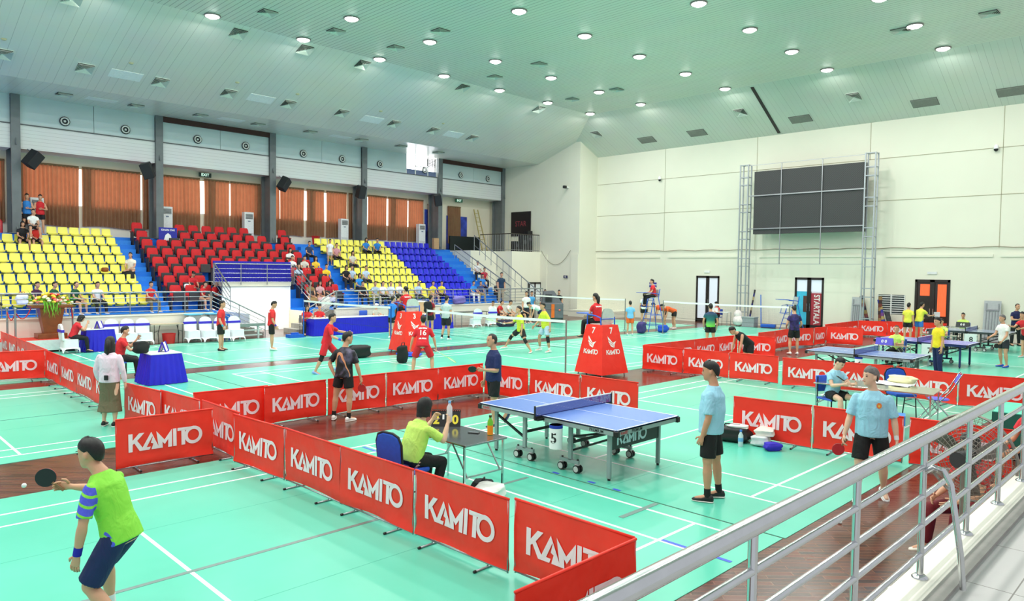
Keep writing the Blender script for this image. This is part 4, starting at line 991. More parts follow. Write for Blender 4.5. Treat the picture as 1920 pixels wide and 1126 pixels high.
for i,(x,y) in enumerate(((10.85,28.16),(11.62,28.16))):
    t_=thing('pedestal_table','light blue topped grey pedestal counter, %s of the pair at the stand wall'%('left' if i==0 else 'right'),'counter',(x,y,0),0,'light blue pedestal counters')
    MB().lathe([(0.36,1.02),(0.38,1.04),(0.38,1.06),(0.36,1.07)],n=24,sx=1.0,sy=0.5).obj('countertop',M((104,190,226),0.4,0,0.15,3),t_,smooth=True)
    MB().add([(-0.12,-0.12,0),(0.12,-0.12,0),(0.12,0.12,0),(-0.12,0.12,0),(-0.22,-0.13,1.02),(0.22,-0.13,1.02),(0.22,0.13,1.02),(-0.22,0.13,1.02)],[(0,1,5,4),(1,2,6,5),(2,3,7,6),(3,0,4,7),(0,3,2,1),(4,5,6,7)]).obj('pedestal',M((170,172,172),0.5),t_)
t_=thing('steel_bench','folded silver steel frame bench standing beside the entrance','bench',(12.75,28.0,0),0)
MB().bb(-0.85,0.85,-0.12,0.12,0.50,0.62).obj('top',STEEL2,t_,bevel=0.01)
MB().bb(-0.8,0.75,-0.06,-0.02,0.12,0.17).bb(-0.8,0.75,-0.06,-0.02,0.32,0.37).bb(0.55,0.62,-0.08,0,0,0.5).bb(-0.75,-0.68,-0.08,0,0,0.5).obj('frame',M((206,208,210),0.4,0.4),t_)
# stage, lectern, flowers, rope posts
struct(MB().bb(1.5,7.2,28.0,28.38,0.0,0.02).obj('trim_stage_back',FW))
t_=thing('stage','low white platform covered with red carpet at the far left','stage',(4.0,27.3,0),0)
MB().bb(-4.2,2.75,0.0,1.05,0.08,0.42).obj('base',M((226,236,238),0.5),t_); MB().bb(-4.2,2.7,0.03,1.05,0.42,0.44).obj('carpet',M((226,66,50),0.85,0,0.1,20),t_); MB().bb(-4.1,2.65,0.1,1.0,0,0.08).obj('plinth',BLACK,t_)
LW=M((134,70,32),0.35,0,0.15,6)
t_=thing('lectern','brown wooden lectern tapering to its foot on the red stage, flowers on top','lectern',(6.02,27.75,0.44),0.0)
MB().bb(-0.42,0.42,-0.3,0.3,0,0.17).obj('foot',LW,t_,bevel=0.01)
MB().add([(-0.22,-0.18,0.17),(0.22,-0.18,0.17),(0.22,0.18,0.17),(-0.22,0.18,0.17),(-0.36,-0.24,1.02),(0.36,-0.24,1.02),(0.36,0.24,1.02),(-0.36,0.24,1.02)],[(0,1,5,4),(1,2,6,5),(2,3,7,6),(3,0,4,7),(4,5,6,7)]).obj('body',LW,t_)
MB().bb(-0.60,0.60,-0.3,0.3,1.02,1.10).obj('desk',LW,t_,bevel=0.01)
t_=thing('flower_arrangement','yellow and pink flower arrangement with hanging green leaves on the lectern','flowers',(6.02,27.65,1.545),0.0)
rnd=random.Random(3); fm_=[M((246,206,60),0.7),M((240,120,120),0.7),M((250,240,200),0.7),M((220,60,50),0.7)]; gmm=M((110,176,40),0.7,0,0.2)
lf=MB()
for k in range(70):
    a=rnd.uniform(0,2*PI); r_=rnd.uniform(0.05,0.6); x,y=r_*math.cos(a),0.45*r_*math.sin(a)-0.05; z=0.08+0.1*rnd.random()
    d=Vector((rnd.uniform(-.4,.4),rnd.uniform(-.5,.1),-1 if abs(x)<0.3 and y<-0.02 else 0.1)).normalized(); ln_=rnd.uniform(0.2,0.6)
    p=Vector((x,y-0.05,z)); s_=d.cross(Vector((0.3,1,0.2))).normalized()*0.02
    lf.add([p-s_,p+s_,p+d*ln_],[(0,1,2)])
lf.obj('leaves',gmm,t_)
for mi,m_ in enumerate(fm_):
    fb=MB()
    for k in range((26,12,16,8)[mi]):
        a=rnd.uniform(0,2*PI); r_=math.sqrt(rnd.random())*0.62; x,y=r_*math.cos(a),0.4*r_*math.sin(a)-0.05; z=0.10+0.16*(1-(r_/0.55)**2)+rnd.uniform(-.03,.03)
        fb.ell((x,y,z*1.5),(0.065,0.065,0.045),7)
    fb.obj('blossoms',m_,t_,smooth=True)
for i,(x,y) in enumerate(((4.86,28.0),(4.98,27.45),(6.75,28.1),(7.95,28.2))):
    if i==3: continue
    t_=thing('rope_post','chrome rope post %s'%('at the left edge behind the yellow shirted helper','in front of the lectern at the left of the stage','right of the lectern by the stand wall')[i],'rope post',(x,y,0.44 if i<2 else 0.0),0,'chrome rope posts')
    MB().lathe([(0.15,0),(0.15,0.02),(0.03,0.05),(0.03,0.05)],n=14).obj('base',STEEL2,t_,smooth=True)
    MB().tube([(0,0,0.03),(0,0,0.98 if i<2 else 1.3)],0.032,10).lathe([(0.045,0.0),(0.055,0.03),(0.03,0.08)],(0,0,0.98 if i<2 else 1.3),10).obj('post',STEEL2,t_,smooth=True)
def rope(a,b_,sag,label):
    a,b_=Vector(a),Vector(b_); tag(MB().tube([a.lerp(b_,k/12)-Vector((0,0,sag*4*(k/12)*(1-k/12))) for k in range(13)],0.016,6).obj('barrier_rope',M((196,30,36),0.7),smooth=True),label,'rope')
rope((4.98,27.45,1.36),(5.45,27.6,1.5),0.3,'red rope hanging from the left chrome post to the lectern'); rope((6.6,27.6,1.5),(6.75,28.1,1.25),0.3,'red rope hanging from the lectern to the right chrome post'); rope((4.86,28.0,1.36),(4.98,27.45,1.36),0.28,'short red rope between the two left chrome posts')
# objects on the tables
def aframe(x,y,z,rz,label):
    t_=thing('score_stand',label,'score stand',(x,y,z),rz); u=MB(); 
    for sy in(-1,1): u.add([(-0.14,sy*0.08,0),(0.14,sy*0.08,0),(0.14,0,0.24),(-0.14,0,0.24)],[(0,1,2,3)])
    u.obj('board',WHITE,t_); v=MB()
    for sx in (-1,1):
        for sy in(-1,1): v.bar((sx*0.14,sy*0.085,0),(sx*0.14,0,0.25),0.03)
    for sy in(-1,1): v.bar((-0.14,sy*0.085,0.01),(0.14,sy*0.085,0.01),0.02)
    v.obj('frame',M((60,40,180),0.5),t_)
aframe(6.5,18.8,0.756,1.0,'small purple and white score stand on the square blue table by the masked man'); aframe(7.25,26.95,0.756,0.9,'small purple and white score stand on the far square blue table')
t_=thing('flip_scoreboard','black flip score board with yellow and white digits on the steel table','score board',(6.35,7.62,0.746),-0.75)
MB().add([(-0.2,-0.09,0),(0.2,-0.09,0),(0.2,0.09,0),(-0.2,0.09,0),(-0.2,0,0.2),(0.2,0,0.2)],[(0,1,5,4),(2,3,4,5),(1,2,5),(3,0,4),(0,3,2,1)]).obj('board',M((20,20,22),0.4),t_)
rg=MB()
for k in range(14): rg.tube([(-0.18+0.028*k+0.018*math.cos(a_),0.018*math.cos(a_)*0,0.2+0.022*math.sin(a_)+0.0) for a_ in [i*PI/4 for i in range(8)]],0.005,4,closed=True)
rg.obj('rings',BLACK,t_)
n_=Vector((0,-0.912,0.41)); v_=Vector((0,0.41,0.912)); 
put_text(MB(),'2',0.17,Vector((-0.13,-0.05,0.085))+n_*0.006,(1,0,0),v_,0,0.006).obj('numeral',M((240,220,60),0.5),t_); put_text(MB(),'0',0.17,Vector((0.13,-0.05,0.085))+n_*0.006,(1,0,0),v_,0,0.006).obj('numeral',M((240,220,60),0.5),t_)
put_text(MB(),'11',0.09,Vector((0,-0.035,0.12))+n_*0.006,(1,0,0),v_,0,0.004,1.5).obj('numeral',WHITE,t_)
def bottle(x,y,z,label,col=(190,220,240),cap=(60,130,220),s=1.0,band=None,low=None):
    t_=thing('bottle',label,'bottle',(x,y,z),0)
    g_=M(col,0.12,0,0.02); MB().lathe([(0.030*s,0),(0.033*s,0.02),(0.033*s,0.15*s),(0.014*s,0.19*s),(0.013*s,0.20*s)],n=14).obj('body',g_,t_,smooth=True)
    MB().lathe([(0.016*s,0.20*s),(0.016*s,0.225*s)],n=12).obj('cap',M(cap,0.5),t_,smooth=True)
    if low: MB().lathe([(0.0345*s,0.005),(0.0345*s,0.11*s)],n=14).obj('drink',M(low,0.3),t_,smooth=True)
    if band: MB().lathe([(0.0345*s,0.07*s),(0.0345*s,0.12*s)],n=14).obj('band',M(band,0.5),t_,smooth=True)
bottle(6.42,6.80,0.746,'green topped drink bottle half full of orange juice on the steel table',(110,190,40),(40,60,30),1.15,low=(250,150,20))
t_=thing('phone','phone lying flat on the steel table beside the juice bottle','phone',(6.33,7.02,0.748),0.5); MB().bb(-0.04,0.04,-0.075,0.075,0,0.01).obj('body',BLACK,t_,bevel=0.004); MB().bb(-0.034,0.034,-0.065,0.065,0.01,0.0112).obj('screen',M((120,124,130),0.1),t_)
# bags
def blob(name,loc,size,label,cat,col,rz=0,seed=1,rough=0.8,strap=None,n=18):
    t_=thing(name,label,cat,loc,rz); rnd=random.Random(seed); ph=[rnd.uniform(0,6) for _ in range(8)]
    def fn(u,v):
        a=2*PI*u; th=PI*v; q=1+0.10*math.sin(3*a+ph[0])*math.sin(th)+0.08*math.sin(5*th+ph[1]+a)+0.05*math.sin(7*a+ph[2]+4*th)
        sx=math.copysign(abs(math.cos(a))**0.55,math.cos(a)); sy=math.copysign(abs(math.sin(a))**0.55,math.sin(a)); s_=math.sin(th)**0.4 if 0<v<1 else 0
        z=0.5-0.5*math.copysign(abs(math.cos(th))**0.8,math.cos(th))*-1
        return (size[0]/2*sx*s_*q,size[1]/2*sy*s_*q,max(0,size[2]*z*(0.9+0.1*q)))
    MB().grid(fn,n,12).obj('body',M(col,rough,0,0.12,6),t_,smooth=True)
    if strap: MB().tube([(-size[0]*0.3,0,size[2]*0.85),(-size[0]*0.2,-0.02,size[2]*1.15),(size[0]*0.2,-0.02,size[2]*1.15),(size[0]*0.3,0,size[2]*0.85)],0.012,6).obj('strap',M(strap,0.7),t_,smooth=True)
    return t_
blob('sports_bag',(6.28,6.80,0.006),(0.34,0.26,0.16),'black bag lying behind the white bag by the steel table','bag',(24,24,30),0.6,5,strap=(20,20,22))
blob('cloth_bag',(6.12,6.52,0.006),(0.46,0.36,0.20),'crumpled white bag on the floor at the foot of the steel table','bag',(246,244,238),0.4,6)
blob('sports_bag',(11.42,6.0,0.006),(0.60,0.30,0.26),'black sports bag at the left of the pile by the banner','bag',(24,24,26),-1.3,2,0.5,(30,30,32))
blob('towel',(11.45,5.93,0.24),(0.34,0.2,0.07),'white towel folded on top of the black sports bag','towel',(245,240,236),-1.3,3)
blob('cloth_bag',(11.5,5.52,0.006),(0.34,0.28,0.18),'crumpled grey plastic bag in the pile by the banner','bag',(222,224,226),0.2,7)
blob('towel',(11.6,5.5,0.16),(0.38,0.3,0.14),'cream towel heaped on the grey plastic bag','towel',(240,232,222),0.3,8)
blob('paddle_case',(11.32,5.24,0.006),(0.28,0.2,0.13),'blue and pink paddle case at the right end of the bag pile','case',(56,40,190),-0.6,9)
bottle(11.17,5.72,0.006,'clear water bottle with a blue cap standing in front of the bag pile',(205,222,228),(60,120,210),1.25,(120,180,230))
# right side: folding chair, box, things on grey table
t_=thing('folding_chair','folding chair with a round blue seat and chrome legs at right','chair',(16.05,4.05,0.006),0.35)
MB().lathe([(0.18,0.44),(0.20,0.455),(0.18,0.475)],n=20).obj('seat',M((92,92,214),0.5),t_,smooth=True)
MB().prism([(-0.16,0),(0.16,0),(0.16,0.12),(0.10,0.2),(-0.10,0.2),(-0.16,0.12)],(0,-0.30,0.78),(1,0,0),(0,-0.35,0.93),(0,1,0.3),0.02).obj('backrest',M((92,92,214),0.5),t_,bevel=0.005)
for sx in(-1,1):
    MB().tube([(sx*0.19,-0.38,1.0),(sx*0.19,-0.2,0.66),(sx*0.19,0.32,0)],0.012,8).obj('leg',STEEL,t_,smooth=True); MB().tube([(sx*0.17,0.14,0.5),(sx*0.17,-0.3,0)],0.012,8).obj('leg',STEEL,t_,smooth=True)
MB().tube([(-0.19,-0.38,1.0),(0.19,-0.38,1.0)],0.012,8).obj('frame',STEEL,t_)
t_=thing('cardboard_box','open blue and white cardboard box standing beside the blue chair','box',(13.9,4.15,0.006),0.3); MB().bb(-0.16,0.16,-0.13,0.13,0,0.42,0).bb(-0.165,0.165,-0.135,0.135,0.25,0.422,1).obj('box',[M((220,224,228),0.7),M((60,130,210),0.6)],t_)
blob('cloth_bag',(15.7,4.62,0.746),(0.5,0.3,0.15),'pale yellow bag lying on the grey folding table','bag',(244,240,190),1.5,12); 
pp=MB(); rnd=random.Random(9)
tag(MB().grid(lambda u,v:(15.25+0.55*u-0.1,4.35+0.75*v,0.7485+0.012*math.sin(9*u+7*v)**2+0.002),10,10).obj('paper_sheet',WHITE,smooth=True),'spread white papers covering the right end of the grey folding table','paper')
# ================================================================= end wall furniture
t_=thing('led_screen','large black LED screen mounted high on the end wall','screen',(37.0,15.8,5.1),0)
LM2=bpy.data.materials.new('led_face'); LM2.use_nodes=True; nt=LM2.node_tree; b=nt.nodes['Principled BSDF']; g=node(nt,'ShaderNodeNewGeometry'); ck=node(nt,'ShaderNodeTexChecker'); ck.inputs['Scale'].default_value=1/0.045
nt.links.new(g.outputs['Position'],ck.inputs[0]); ck.inputs['Color1'].default_value=(*lin((44,44,46)),1); ck.inputs['Color2'].default_value=(*lin((66,66,68)),1); nt.links.new(ck.outputs[0],b.inputs['Base Color']); b.inputs['Roughness'].default_value=0.5
SY0,SY1=onX(1622,300,36.9)[0],onX(1415,320,36.9)[0]; sz0,sz1=onX(1622,433,36.9)[1],onX(1622,303,36.9)[1]
MB().bb(-0.1,0.25,SY0-15.8,SY1-15.8,sz0-5.1,sz1-5.1).obj('display',LM2,t_)
gr=MB(); 
for y in (SY0+(SY1-SY0)*0.355,SY0+(SY1-SY0)*0.73): gr.bb(-0.16,-0.12,y-15.82,y-15.78,sz0-5.1-1.6,sz1-5.1+0.35)
for z in (sz0+0.28,sz0+0.28+1.78): gr.bb(-0.17,-0.12,SY0-15.8-0.1,SY1-15.8+0.3,z-5.1-0.03,z-5.1+0.03)
gr.bb(-0.16,-0.14,SY0-15.8,SY1-15.8+0.5,sz1-5.1+0.33,sz1-5.1+0.36); gr.bb(-0.16,-0.14,SY0-15.8,SY1-15.8+0.5,sz0-5.1-1.62,sz0-5.1-1.6)
gr.obj('guard_frame',STEEL2,t_)
def truss(y,label,w=0.46,H=8.8):
    t_=thing('truss_tower',label,'truss tower',(37.0,y,0),0); gm_=M((172,176,182),0.4,0.5)
    for sx in(-1,1):
        for sy in(-1,1): MB().bb(sx*w/2*0.8-0.03,sx*w/2*0.8+0.03,sy*w/2-0.03,sy*w/2+0.03,0,H).obj('upright',gm_,t_)
    k=0; z=0.35
    while z<H:
        r_=MB()
        for sx in(-1,1): r_.bb(sx*w/2*0.8-0.02,sx*w/2*0.8+0.02,-w/2,w/2,z-0.02,z+0.02)
        for sy in(-1,1): r_.bb(-w/2*0.8,w/2*0.8,sy*w/2-0.02,sy*w/2+0.02,z-0.02,z+0.02)
        r_.obj('rung_frame',gm_,t_); z+=(0.42,1.05)[k%2]; k+=1
    MB().bb(-w*0.4,w*0.4,-w/2,w/2,H-0.04,H).obj('cap_plate',gm_,t_)
truss(19.05,'steel ladder truss tower left of the LED screen'); truss(12.55,'steel ladder truss tower right of the LED screen')
def sign(name,label,X,px0,px1,py0,py1,bg,txt,fg,sz=0.8,cat='sign'):
    ya,za=onX(px0,py0,X); yb,zb=onX(px1,py1,X); t_=thing(name,label,cat,(X,ya,zb),0)
    w=ya-yb; h=za-zb; MB().bb(-0.03,0,-w,0,0,h).obj('board',bg,t_)
    if txt: put_text(MB(),txt,h*sz,(-0.034,-w/2,h/2),(0,-1,0),(0,0,1),0,0.003,0.9).obj('lettering',fg,t_)
sign('wall_sign','blue rectangular sign with white lettering on the end wall behind the tall umpire chair',XW-0.01,1218,1231,529,538,M((30,34,150),0.5),'KHU NHA',WHITE,0.5)
sign('wall_sign','small dark blue sign on the pilaster left of the corner',36.1,1057,1064,516,521,M((30,36,90),0.5),'02',WHITE,0.8)
sign('wall_sign','small white plate above the left glass door',XW-0.01,1321,1331,507,511,WHITE,None,None)
sign('wall_sign','small white plate above the dark door with orange curtains',XW-0.01,1739,1757,509,514,M((222,224,226),0.5),None,None)
sign('poster','black framed poster with small photos on the wall above the corner platform',36.17,959,995,398,442,M((26,20,24),0.4),'STAR',M((150,60,70),0.5),0.3,'poster')
def dome(X,px,py,label):
    y,z=onX(px,py,X); t_=thing('dome_camera',label,'camera',(X-0.12,y,z-0.1),0); MB().ell((0,0,0),(0.09,0.09,0.1),10).obj('lens',BLACK,t_,smooth=True); MB().lathe([(0.09,0.02),(0.10,0.12),(0.05,0.2)],n=12).bb(0,0.12,-0.03,0.03,0.14,0.2).obj('housing',WHITE,t_,smooth=True)
dome(XW,1869,276,'white and black dome camera high at the right on the end wall'); dome(XW,1239,334,'white and black dome camera on the end wall left of the screen')
y,z=onX(1066,351,36.2); t_=thing('wall_camera','dark bracket camera on the corner wall above the platform','camera',(36.2,y,z),0); MB().bb(-0.3,0,-0.03,0.03,-0.03,0.03).obj('arm',WHITE,t_); MB().bb(-0.5,-0.25,-0.08,0.08,-0.1,0.08).obj('body',BLACK,t_,bevel=0.02)
def leaning_table(y0,y1,z1,label):
    t_=thing('folded_table',label,'folded table',(37.62,(y0+y1)/2,0),0); w=(y1-y0); R=Matrix.Rotation(0.12,3,'Y'); g_=M((176,178,182),0.5)
    MB().box(R@Vector((0,0,z1/2))+Vector((0,0,0.01)),(0.05,w,z1),rot=R).obj('top',g_,t_)
    l_=MB()
    for k in range(5): l_.box(R@Vector((-0.04,(k-2)*w*0.17,z1*0.42))+Vector((0,0,0.01)),(0.02,0.04,z1*0.72),rot=R)
    for s in(-1,1): l_.box(R@Vector((-0.05,s*w*0.36,z1*0.85)),(0.03,0.05,z1*0.18),rot=R)
    l_.box(R@Vector((-0.05,0,z1*0.78)),(0.04,w*0.8,0.06),rot=R); l_.obj('folded_leg',M((140,142,148),0.4,0.3),t_)
leaning_table(13.0,13.55,1.78,'grey folded table leaning on the end wall left of the right truss tower'); leaning_table(7.2,7.85,1.82,'grey folded table leaning on the end wall at the far right')
def rollmat(y,z1,dy,col,label,r=0.09):
    n=10; pts=[(37.5-0.25+0.25*k/n,y+dy*k/n,0.1+(z1-0.1)*k/n) for k in range(n+1)]; mb=MB()
    for k in range(n): mb.tube([pts[k],pts[k+1]],r*(1.0 if k%2 else 0.93),10,k%3)
    tag(mb.obj('rolled_banner',[M(c,0.7) for c in col]),label,'rolled banner')
rollmat(12.45,1.85,0.55,((40,30,60),(120,60,60),(150,130,80)),'dark patterned roll leaning left against the right truss tower')
rollmat(12.02,1.85,0.1,((150,120,80),(110,50,40),(60,40,40)),'brown and red roll leaning beside the dark patterned roll'); rollmat(11.75,1.7,0.42,((50,50,150),(170,150,90),(110,60,130)),'blue and gold roll leaning in front of the barred window'); rollmat(11.45,1.1,0.35,((50,52,56),(60,60,64),(50,50,54)),'short grey roll leaning below the blue and gold roll',0.12)
rollmat(18.8,2.0,-0.2,((60,50,60),(180,160,120),(40,40,120)),'thin roll with a blue end leaning on the left truss tower',0.05)
t_=thing('floor_squeegee','blue floor mop with a wide blue pan at the end wall','mop',(36.9,17.9,0),0.3); MB().tube([(0.3,0.1,1.75),(0,0,0.1)],0.025,8).obj('handle',SB,t_); MB().bb(-0.25,0.25,-0.75,0.0,0.02,0.18).obj('pan',SB,t_,bevel=0.02)
# grey and orange machine by the far corner
t_=thing('floor_machine','grey and orange wheeled floor cleaning machine by the far corner','machine',(30.1,27.0,0),-0.75)
GM_=M((104,104,112),0.5,0,0.06); OR=M((240,110,30),0.5)
MB().bb(-0.62,0.62,-0.6,0.6,0.25,1.12).obj('body',GM_,t_,bevel=0.06)
MB().add([(-0.55,-0.55,1.12),(0.55,-0.55,1.12),(0.55,0.5,1.12),(-0.55,0.5,1.12),(-0.45,-0.4,1.75),(0.1,-0.4,1.78),(0.1,0.3,1.78),(-0.45,0.3,1.75)],[(0,1,5,4),(1,2,6,5),(2,3,7,6),(3,0,4,7),(4,5,6,7)]).obj('hood',M((88,90,98),0.5),t_)
MB().bb(-0.06,0.12,-0.64,-0.59,0.3,1.05).obj('light_strip',OR,t_); MB().bb(-0.64,-0.6,-0.3,0.2,0.5,1.1).obj('side_panel',OR,t_)
gl_=MB()
for k in range(4): gl_.bb(-0.4,-0.02,-0.6,-0.56,1.2+k*0.11,1.26+k*0.11)
gl_.obj('louvre',BLACK,t_)
MB().bb(-0.5,0.5,-0.5,0.5,0.04,0.25).obj('chassis',M((60,66,68),0.6),t_)
for sx in (-1,1): MB().tube([(sx*0.5,-0.45,0.14),(sx*0.62,-0.45,0.14)],0.14,14).obj('wheel',BLACK,t_,smooth=True)
for sx in(-0.42,0.4): MB().ell((sx,-0.62,0.72),(0.06,0.03,0.06),8).obj('lamp',M((240,120,110),0.3),t_,smooth=True)
# air conditioners, speakers, stools, bins at the back of the stand
def tower_ac(x,z0,h,label,y=38.0,w=0.52):
    t_=thing('air_conditioner',label,'air conditioner',(x,y,z0),0); MB().bb(-w/2,w/2,-0.17,0.17,0,h).obj('cabinet',M((232,234,236),0.4),t_,bevel=0.015)
    g_=MB(); 
    for k in range(6): g_.bb(-w*0.38,w*0.38,-0.19,-0.165,h-0.36+k*0.045,h-0.335+k*0.045)
    g_.obj('louvre',M((70,74,78),0.5),t_); 
    g_=MB()
    for k in range(8): g_.bb(-w*0.4,w*0.4,-0.18,-0.168,0.08+k*0.06,0.11+k*0.06)
    g_.obj('intake',M((196,198,200),0.5),t_); MB().bb(-0.07,0.07,-0.178,-0.168,h-0.52,h-0.46).obj('control_panel',M((110,124,150),0.3),t_)
for x,h,l in ((7.75,1.65,'tower air conditioner behind the standing spectators at the far left'),(13.3,1.65,'tower air conditioner right of the second column, above the red seats'),(17.55,1.65,'tower air conditioner above the top row of red seats'),(23.5,1.65,'tower air conditioner behind the middle yellow block'),(29.35,1.65,'tower air conditioner left of the blue wall banners')): tower_ac(x,4.2,h,'white '+l)
for i,(px,py) in enumerate(((61,299),(275,320),(531,345),(675,360),(819,375))):
    x,z=onY(px,py,36.6); t_=thing('loudspeaker','black loudspeaker tilted down from the %s steel column'%NUM[i+1],'loudspeaker',(x,36.5,z),(0.5,-0.5,0.6,0,-0.5)[i],'black loudspeakers on the columns')
    R=Matrix.Rotation(0.35,3,'X')@Matrix.Rotation((0.5,-0.3,0.45,0,-0.2)[i],3,'Y')
    MB().box((0,0,0),(0.46,0.42,0.72),rot=R).obj('cabinet',M((26,27,30),0.6),t_,bevel=0.03); MB().box(R@Vector((0,-0.215,0)),(0.40,0.01,0.66),rot=R).obj('grille',M((40,42,46),0.7),t_)
    MB().tube([(0,0,0.2),(0.0,0.3,0.45)],0.02,6).obj('bracket',STEEL2,t_)
o=MB().lathe([(0.20,0),(0.26,0.5),(0.29,0.52),(0.27,0.54),(0.2,0.02)],n=4).obj('waste_bin',M((190,30,30),0.5)); o.location=(21.6,37.9,4.2); tag(o,'red square waste bin left of the air conditioner in the middle','bin')
t_=thing('plastic_stool','blue plastic stool right of the middle air conditioner','stool',(24.95,37.9,4.2),0)
MB().bb(-0.16,0.16,-0.16,0.16,0.42,0.45).obj('seat',M((50,90,210),0.5),t_)
for sx in(-1,1):
    for sy in(-1,1): MB().bar((sx*0.2,sy*0.2,0),(sx*0.13,sy*0.13,0.43),0.05).obj('leg',M((50,90,210),0.5),t_)
tag(MB().bb(31.2,33.9,37.2,37.3,4.2,5.15).obj('display_board',M((8,22,24),0.4)),'black flat board behind the top of the right end stair','board')
# ladder and gear on platform
t_=thing('ladder','yellowish wooden ladder leaning in the far corner','ladder',(34.3,37.6,4.15),0); LWc=M((186,170,110),0.6)
for s in(-1,1): MB().bar((s*0.22,-0.5,0),(s*0.18,0.5,3.0),0.06).obj('rail',LWc,t_)
for k in range(9): MB().bar((-0.2,-0.5+0.11*k+0.05,0.25+0.31*k),(0.2,-0.5+0.11*k+0.05,0.25+0.31*k),0.035).obj('rung',LWc,t_)
for i,(x,y,z,w,h,l) in enumerate(((35.2,33.95,4.15,0.5,1.1,'black speaker cabinet standing on the corner platform'),(35.75,34.0,4.15,0.45,1.45,'taller black speaker cabinet at the right end of the platform'),(34.5,34.0,4.15,0.4,0.7,'small black amplifier case on the platform'))):
    t_=thing('speaker_cabinet',l,'speaker',(x,y+0.3,z),0); MB().bb(-w/2,w/2,-0.2,0.2,0,h).obj('cabinet',BLACK,t_,bevel=0.02); MB().ell((0,-0.2,h*0.6),(w*0.3,0.03,w*0.3),12).obj('cone',M((70,70,74),0.5),t_,smooth=True)
x,z=onY(384,328,38.3); 
def exit_sign(x,z,y,txt,c,label): 
    t_=thing('exit_sign',label,'sign',(x,y,z),0); MB().bb(-0.32,0.32,-0.05,0,-0.11,0.11).obj('case',M(c,0.5),t_); put_text(MB(),txt,0.2,(0,-0.055,0),(1,0,0),(0,0,1),0,0.004).obj('lettering',emis((220,255,235),0.9),t_)
exit_sign(x,z,38.3,'EXIT',(30,60,50),'dark green EXIT sign on the beam between the second and third columns')
x,z=onY(860,376,38.3); exit_sign(x,z,38.3,'EXIT',(26,110,80),'green EXIT sign right of the last loudspeaker')
tag(MB().lathe([(0.09,0),(0.09,0.5),(0.03,0.58)],(6.3,37.4,4.2),10).obj('fire_extinguisher',M((190,40,50),0.4),smooth=True),'red fire extinguisher left of the first visible column','fire extinguisher')
t_=thing('wall_notice','blue notice sheet with white title on the aisle beside the second column','notice',(12.75,36.2,4.0),0); MB().bb(-0.42,0.42,-0.01,0.01,0,0.72).obj('board',M((36,40,160),0.6),t_); put_text(MB(),'KHAN DAI',0.13,(0,-0.014,0.6),(1,0,0),(0,0,1),0,0.003).obj('lettering',WHITE,t_); MB().add([(-0.2,-0.014,0.08),(0.2,-0.014,0.08),(0.12,-0.014,0.36),(0,-0.014,0.46),(-0.12,-0.014,0.36)],[(0,1,2,3,4)]).obj('emblem',WHITE,t_)
# cable along the end wall
pts=[]
for k in range(0,60):
    u=k/59; y=30.2-u*32; pts.append((XW-0.06,y,4.22+0.03*math.sin(k*1.7)))
tag(MB().tube(pts,0.018,5).obj('wall_cable',M((150,140,120),0.6)),'long thin cable strung along the whole end wall','cable')
y0,z0=onX(1010,472,36.1); a=[(36.1,y0-2.0*k/12,z0-0.9*4*(k/12)*(1-k/12)) for k in range(13)]
tag(MB().tube([(36.12,33.4-2.6*k/14,4.25-0.95*4*(k/14)*(1-k/14)) for k in range(15)],0.014,5).obj('hanging_cable',M((110,104,90),0.6)),'loop of cable hanging down on the wall right of the platform','cable')
# fan at right, stool, table behind it
t_=thing('pedestal_fan','large wire-caged pedestal fan seen through the foreground railing','fan',(7.72,1.66,0),1.30)
CG=M((140,132,124),0.4,0.5); R=0.40; zc=1.22; mb=MB()
for s in(-1,1):
    for k in range(1,13):
        rr=R*k/12; d=0.10*(1-(k/12)**2)+0.015; mb.tube([(rr*math.cos(2*PI*i/36),s*d,zc+rr*math.sin(2*PI*i/36)) for i in range(36)],0.0026,4,closed=True)
    for i in range(32):
        a=2*PI*i/32; mb.tube([(R*q*math.cos(a),s*(0.10*(1-q*q)+0.015),zc+R*q*math.sin(a)) for q in (0.1,0.4,0.7,0.9,1.0)],0.0022,4)
mb.tube([(R*math.cos(2*PI*i/36),0,zc+R*math.sin(2*PI*i/36)) for i in range(36)],0.012,6,closed=True)
mb.obj('cage',CG,t_)
bl_=MB()
for k in range(3):
    a=2*PI*k/3+0.4; u=Vector((math.cos(a),0,math.sin(a))); w=Vector((-math.sin(a),0,math.cos(a)))
    c=Vector((0,0,zc)); q=[c+u*0.06-w*0.03,c+u*0.34-w*0.06,c+u*0.36+w*0.07+Vector((0,0.03,0)),c+u*0.2+w*0.10+Vector((0,0.05,0)),c+u*0.06+w*0.04+Vector((0,0.02,0))]
    bl_.add(q,[(0,1,2,3,4)])
bl_.obj('blade',M((120,112,104),0.4,0.5),t_)
MB().tube([(0,-0.05,zc),(0,0.22,zc)],0.075,14).obj('motor',M((52,52,54),0.5),t_,smooth=True)
MB().tube([(0,0.12,0.02),(0,0.12,zc-0.05)],0.02,8).obj('pole',CG,t_); MB().lathe([(0.24,0),(0.24,0.03),(0.03,0.06)],(0,0.12,0),16).obj('base',BLACK,t_)
t_=thing('plastic_stool','bright blue plastic stool on the wood floor behind the big fan','stool',(8.55,1.72,0),0.3)
BS=M((44,60,230),0.4); MB().bb(-0.17,0.17,-0.17,0.17,0.42,0.46).obj('seat',BS,t_,bevel=0.01)
for sx in(-1,1):
    for sy in(-1,1): MB().bar((sx*0.2,sy*0.2,0),(sx*0.14,sy*0.14,0.43),0.07).obj('leg',BS,t_)
t_=thing('covered_table','table with a turquoise cloth behind the big fan at right','table',(14.2,2.35,0.0),0.1); MB().bb(-0.6,0.6,-0.35,0.35,0.72,0.75).obj('top',M((80,206,176),0.5),t_); MB().bb(-0.61,0.61,-0.36,0.36,0.2,0.74).obj('cloth',M((20,96,84),0.6),t_)
